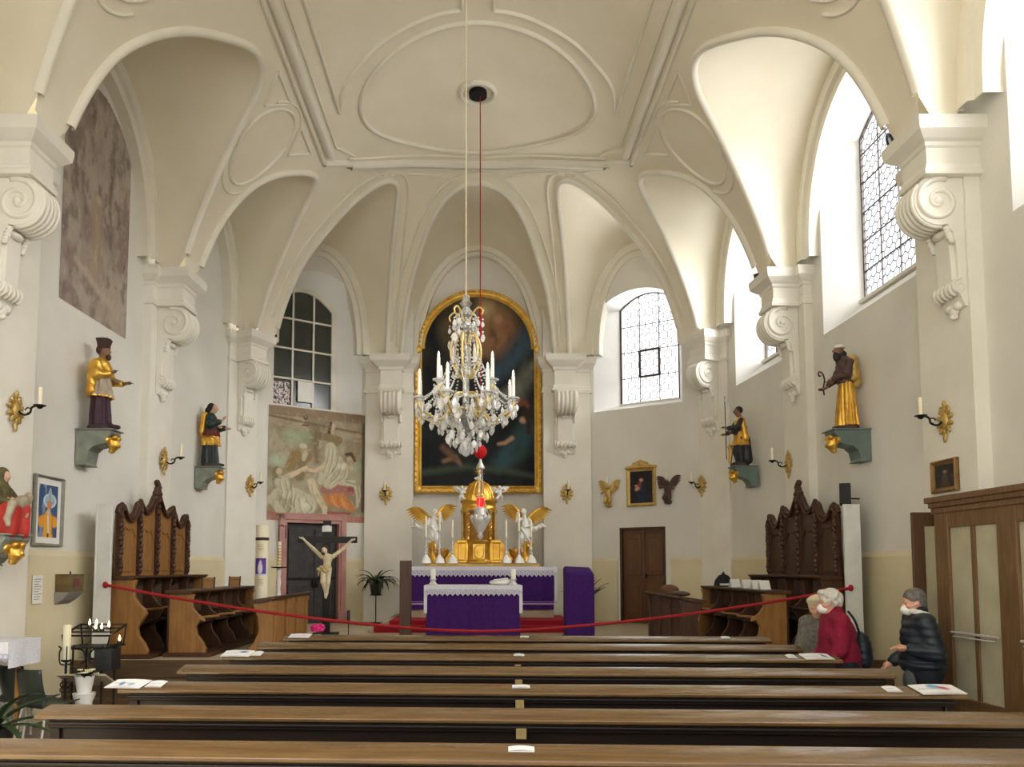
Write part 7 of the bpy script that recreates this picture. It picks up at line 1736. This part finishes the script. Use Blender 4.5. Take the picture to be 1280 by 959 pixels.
b=MB(); b.lathe([(.16,0),(.16,.03),(.05,.07),(.03,.12),(.045,.16),(.03,.2)]+[(.03+.014*(i%2),.2+(zd-.24)*i/9) for i in range(10)]+[(.03,zd)],14); b.build('candlestick','white_gloss',t,smooth=50)
b=MB(); b.lathe([(0,zd-.01),(.13,zd),(.15,zd+.02),(.05,zd+.02),(0,zd+.02)],18); b.build('dish','iron',t,smooth=40)
b=MB(); b.lathe([(.036,zd+.02),(.036,zt-.01),(.01,zt),(0,zt)],14); cd=b.build('candle','wax',t,smooth=50)
b=MB(); zm=(zd+zt)/2
for i in range(7): b=MB(); b.lathe([(.038,zd+.06+.055*i),(.038,zd+.075+.055*i)],12); b.build('gold_ring','gold_leaf',cd)
b=MB(); b.bar((0,-.04,zm-.12),(0,-.04,zm+.1),.02,.006); b.bar((-.03,-.04,zm+.02),(.03,-.04,zm+.02),.02,.006); b.build('red_cross','wax_red',cd,smooth=0)
u_,z_=onseg(348,664,segF); c=segF.p(u_,0,z_); t=thing('iron_lamp_bracket','black wrought iron bracket on the wall left of the pink door frame','bracket',tuple(c+segF.n*.02),math.atan2(segF.n.x,-segF.n.y))
b=MB(); b.box(-.015,.015,-.015,0,-.22,.14); b.tube([(0,-.02,.1),(0,-.2,.12),(0,-.3,.08)],.012,6)
for s in (-1,1):
    for z in (-.08,.04): b.tube([(.06+.05*math.cos(a),-.05,z+.05*math.sin(a)) for a in np.linspace(0,5.2,14)],.016,5)
b.tube([(.12,-.06,-.15),(.12,-.06,.13)],.016,6); b.tube([(0,-.05,.12),(.13,-.05,.12)],.01,6); b.tube([(0,-.05,-.15),(.13,-.05,-.15)],.01,6); b.build('scrolled_iron','iron',t)
Yk=11.0; xk=px_at(395,Yk); zk=at(395,788,Yk).z; t=thing('flower_vase','bright pink flower in a small vase before the crucifix','flowers',(xk,Yk,ZS)); hk=zk-ZS
b=MB(); b.lathe([(.05,0),(.06,max(.05,hk-.14)),(.04,max(.08,hk-.1)),(.05,max(.1,hk-.06)),(0,max(.06,hk-.08))],14); b.build('vase','white_gloss',t,smooth=50)
b=MB()
for i in range(30):
    a=i*2.4; r=.085*math.sqrt(i/30); b.ell((r*math.cos(a),r*math.sin(a),hk+.05-.5*r*r*10*.1+.02*math.sin(i)),(.03,.03,.022),6,4)
for i in range(10): a=i*.63; b.ell((.07*math.cos(a),.07*math.sin(a),hk+.01),(.03,.03,.03),6,4)
b.build('blossom',mat('petal_pink',S(226,52,140),S(200,30,110),20,.7),t,smooth=180)
Yk=11.6; t=thing('microphone_stand','thin black stand with a thick upper tube, before the potted plant','stand',(px_at(434,Yk),Yk,ZS)); hk=at(434,763,Yk).z-ZS
b=MB(); b.lathe([(.12,0),(.12,.02),(.02,.03)],18); b.tube([(0,0,.02),(0,0,hk)],.008,6); b.build('pole','iron',t); b=MB(); b.lathe([(.024,hk-.19),(.026,hk-.01),(.018,hk),(0,hk)],12); b.build('tube','black_paint',t,smooth=50)
# spotlights on the cornices
mat('lamp_blue',S(36,62,78),S(24,44,58),9,.4); mat('lamp_lens',S(210,215,220),rough=.1)
def spot(loc,rz,label,m):
    t=thing('spotlight',label,'spotlight',loc,rz,'spotlights on the cornices'); X=T(0,0,.11)@RX(PI/2+.35)
    b=MB(); b.lathe([(.0,-.12),(.05,-.12),(.06,-.06),(.085,.08),(.09,.10),(.08,.10),(.0,.07)],16,X); b.build('housing',m,t,smooth=40); b=MB(); b.lathe([(.075,.085),(0,.09)],16,X); b.build('lens','lamp_lens',t)
    b=MB(); b.box(-.05,.05,-.04,.04,0,.012); b.tube([(-.09,0,.02),(-.1,0,.11)],.008,5); b.tube([(.09,0,.02),(.1,0,.11)],.008,5); b.tube([(-.09,0,.02),(.09,0,.02)],.008,5); b.build('bracket','iron',t)
ctop=6.67
spot((-5.05,8.05,ctop),PI*.75,'black spotlight on the cornice at the upper left edge','speaker_black'); spot((4.80,8.46,ctop),-PI*.6,'dark blue spotlight on the near right cornice beside the tall window','lamp_blue'); spot((4.78,12.66,ctop),-PI*.6,'black spotlight on the second right cornice','speaker_black'); spot((-4.40,16.0,ctop),PI*.7,'small black spotlight on the cornice left of the dark window','speaker_black')
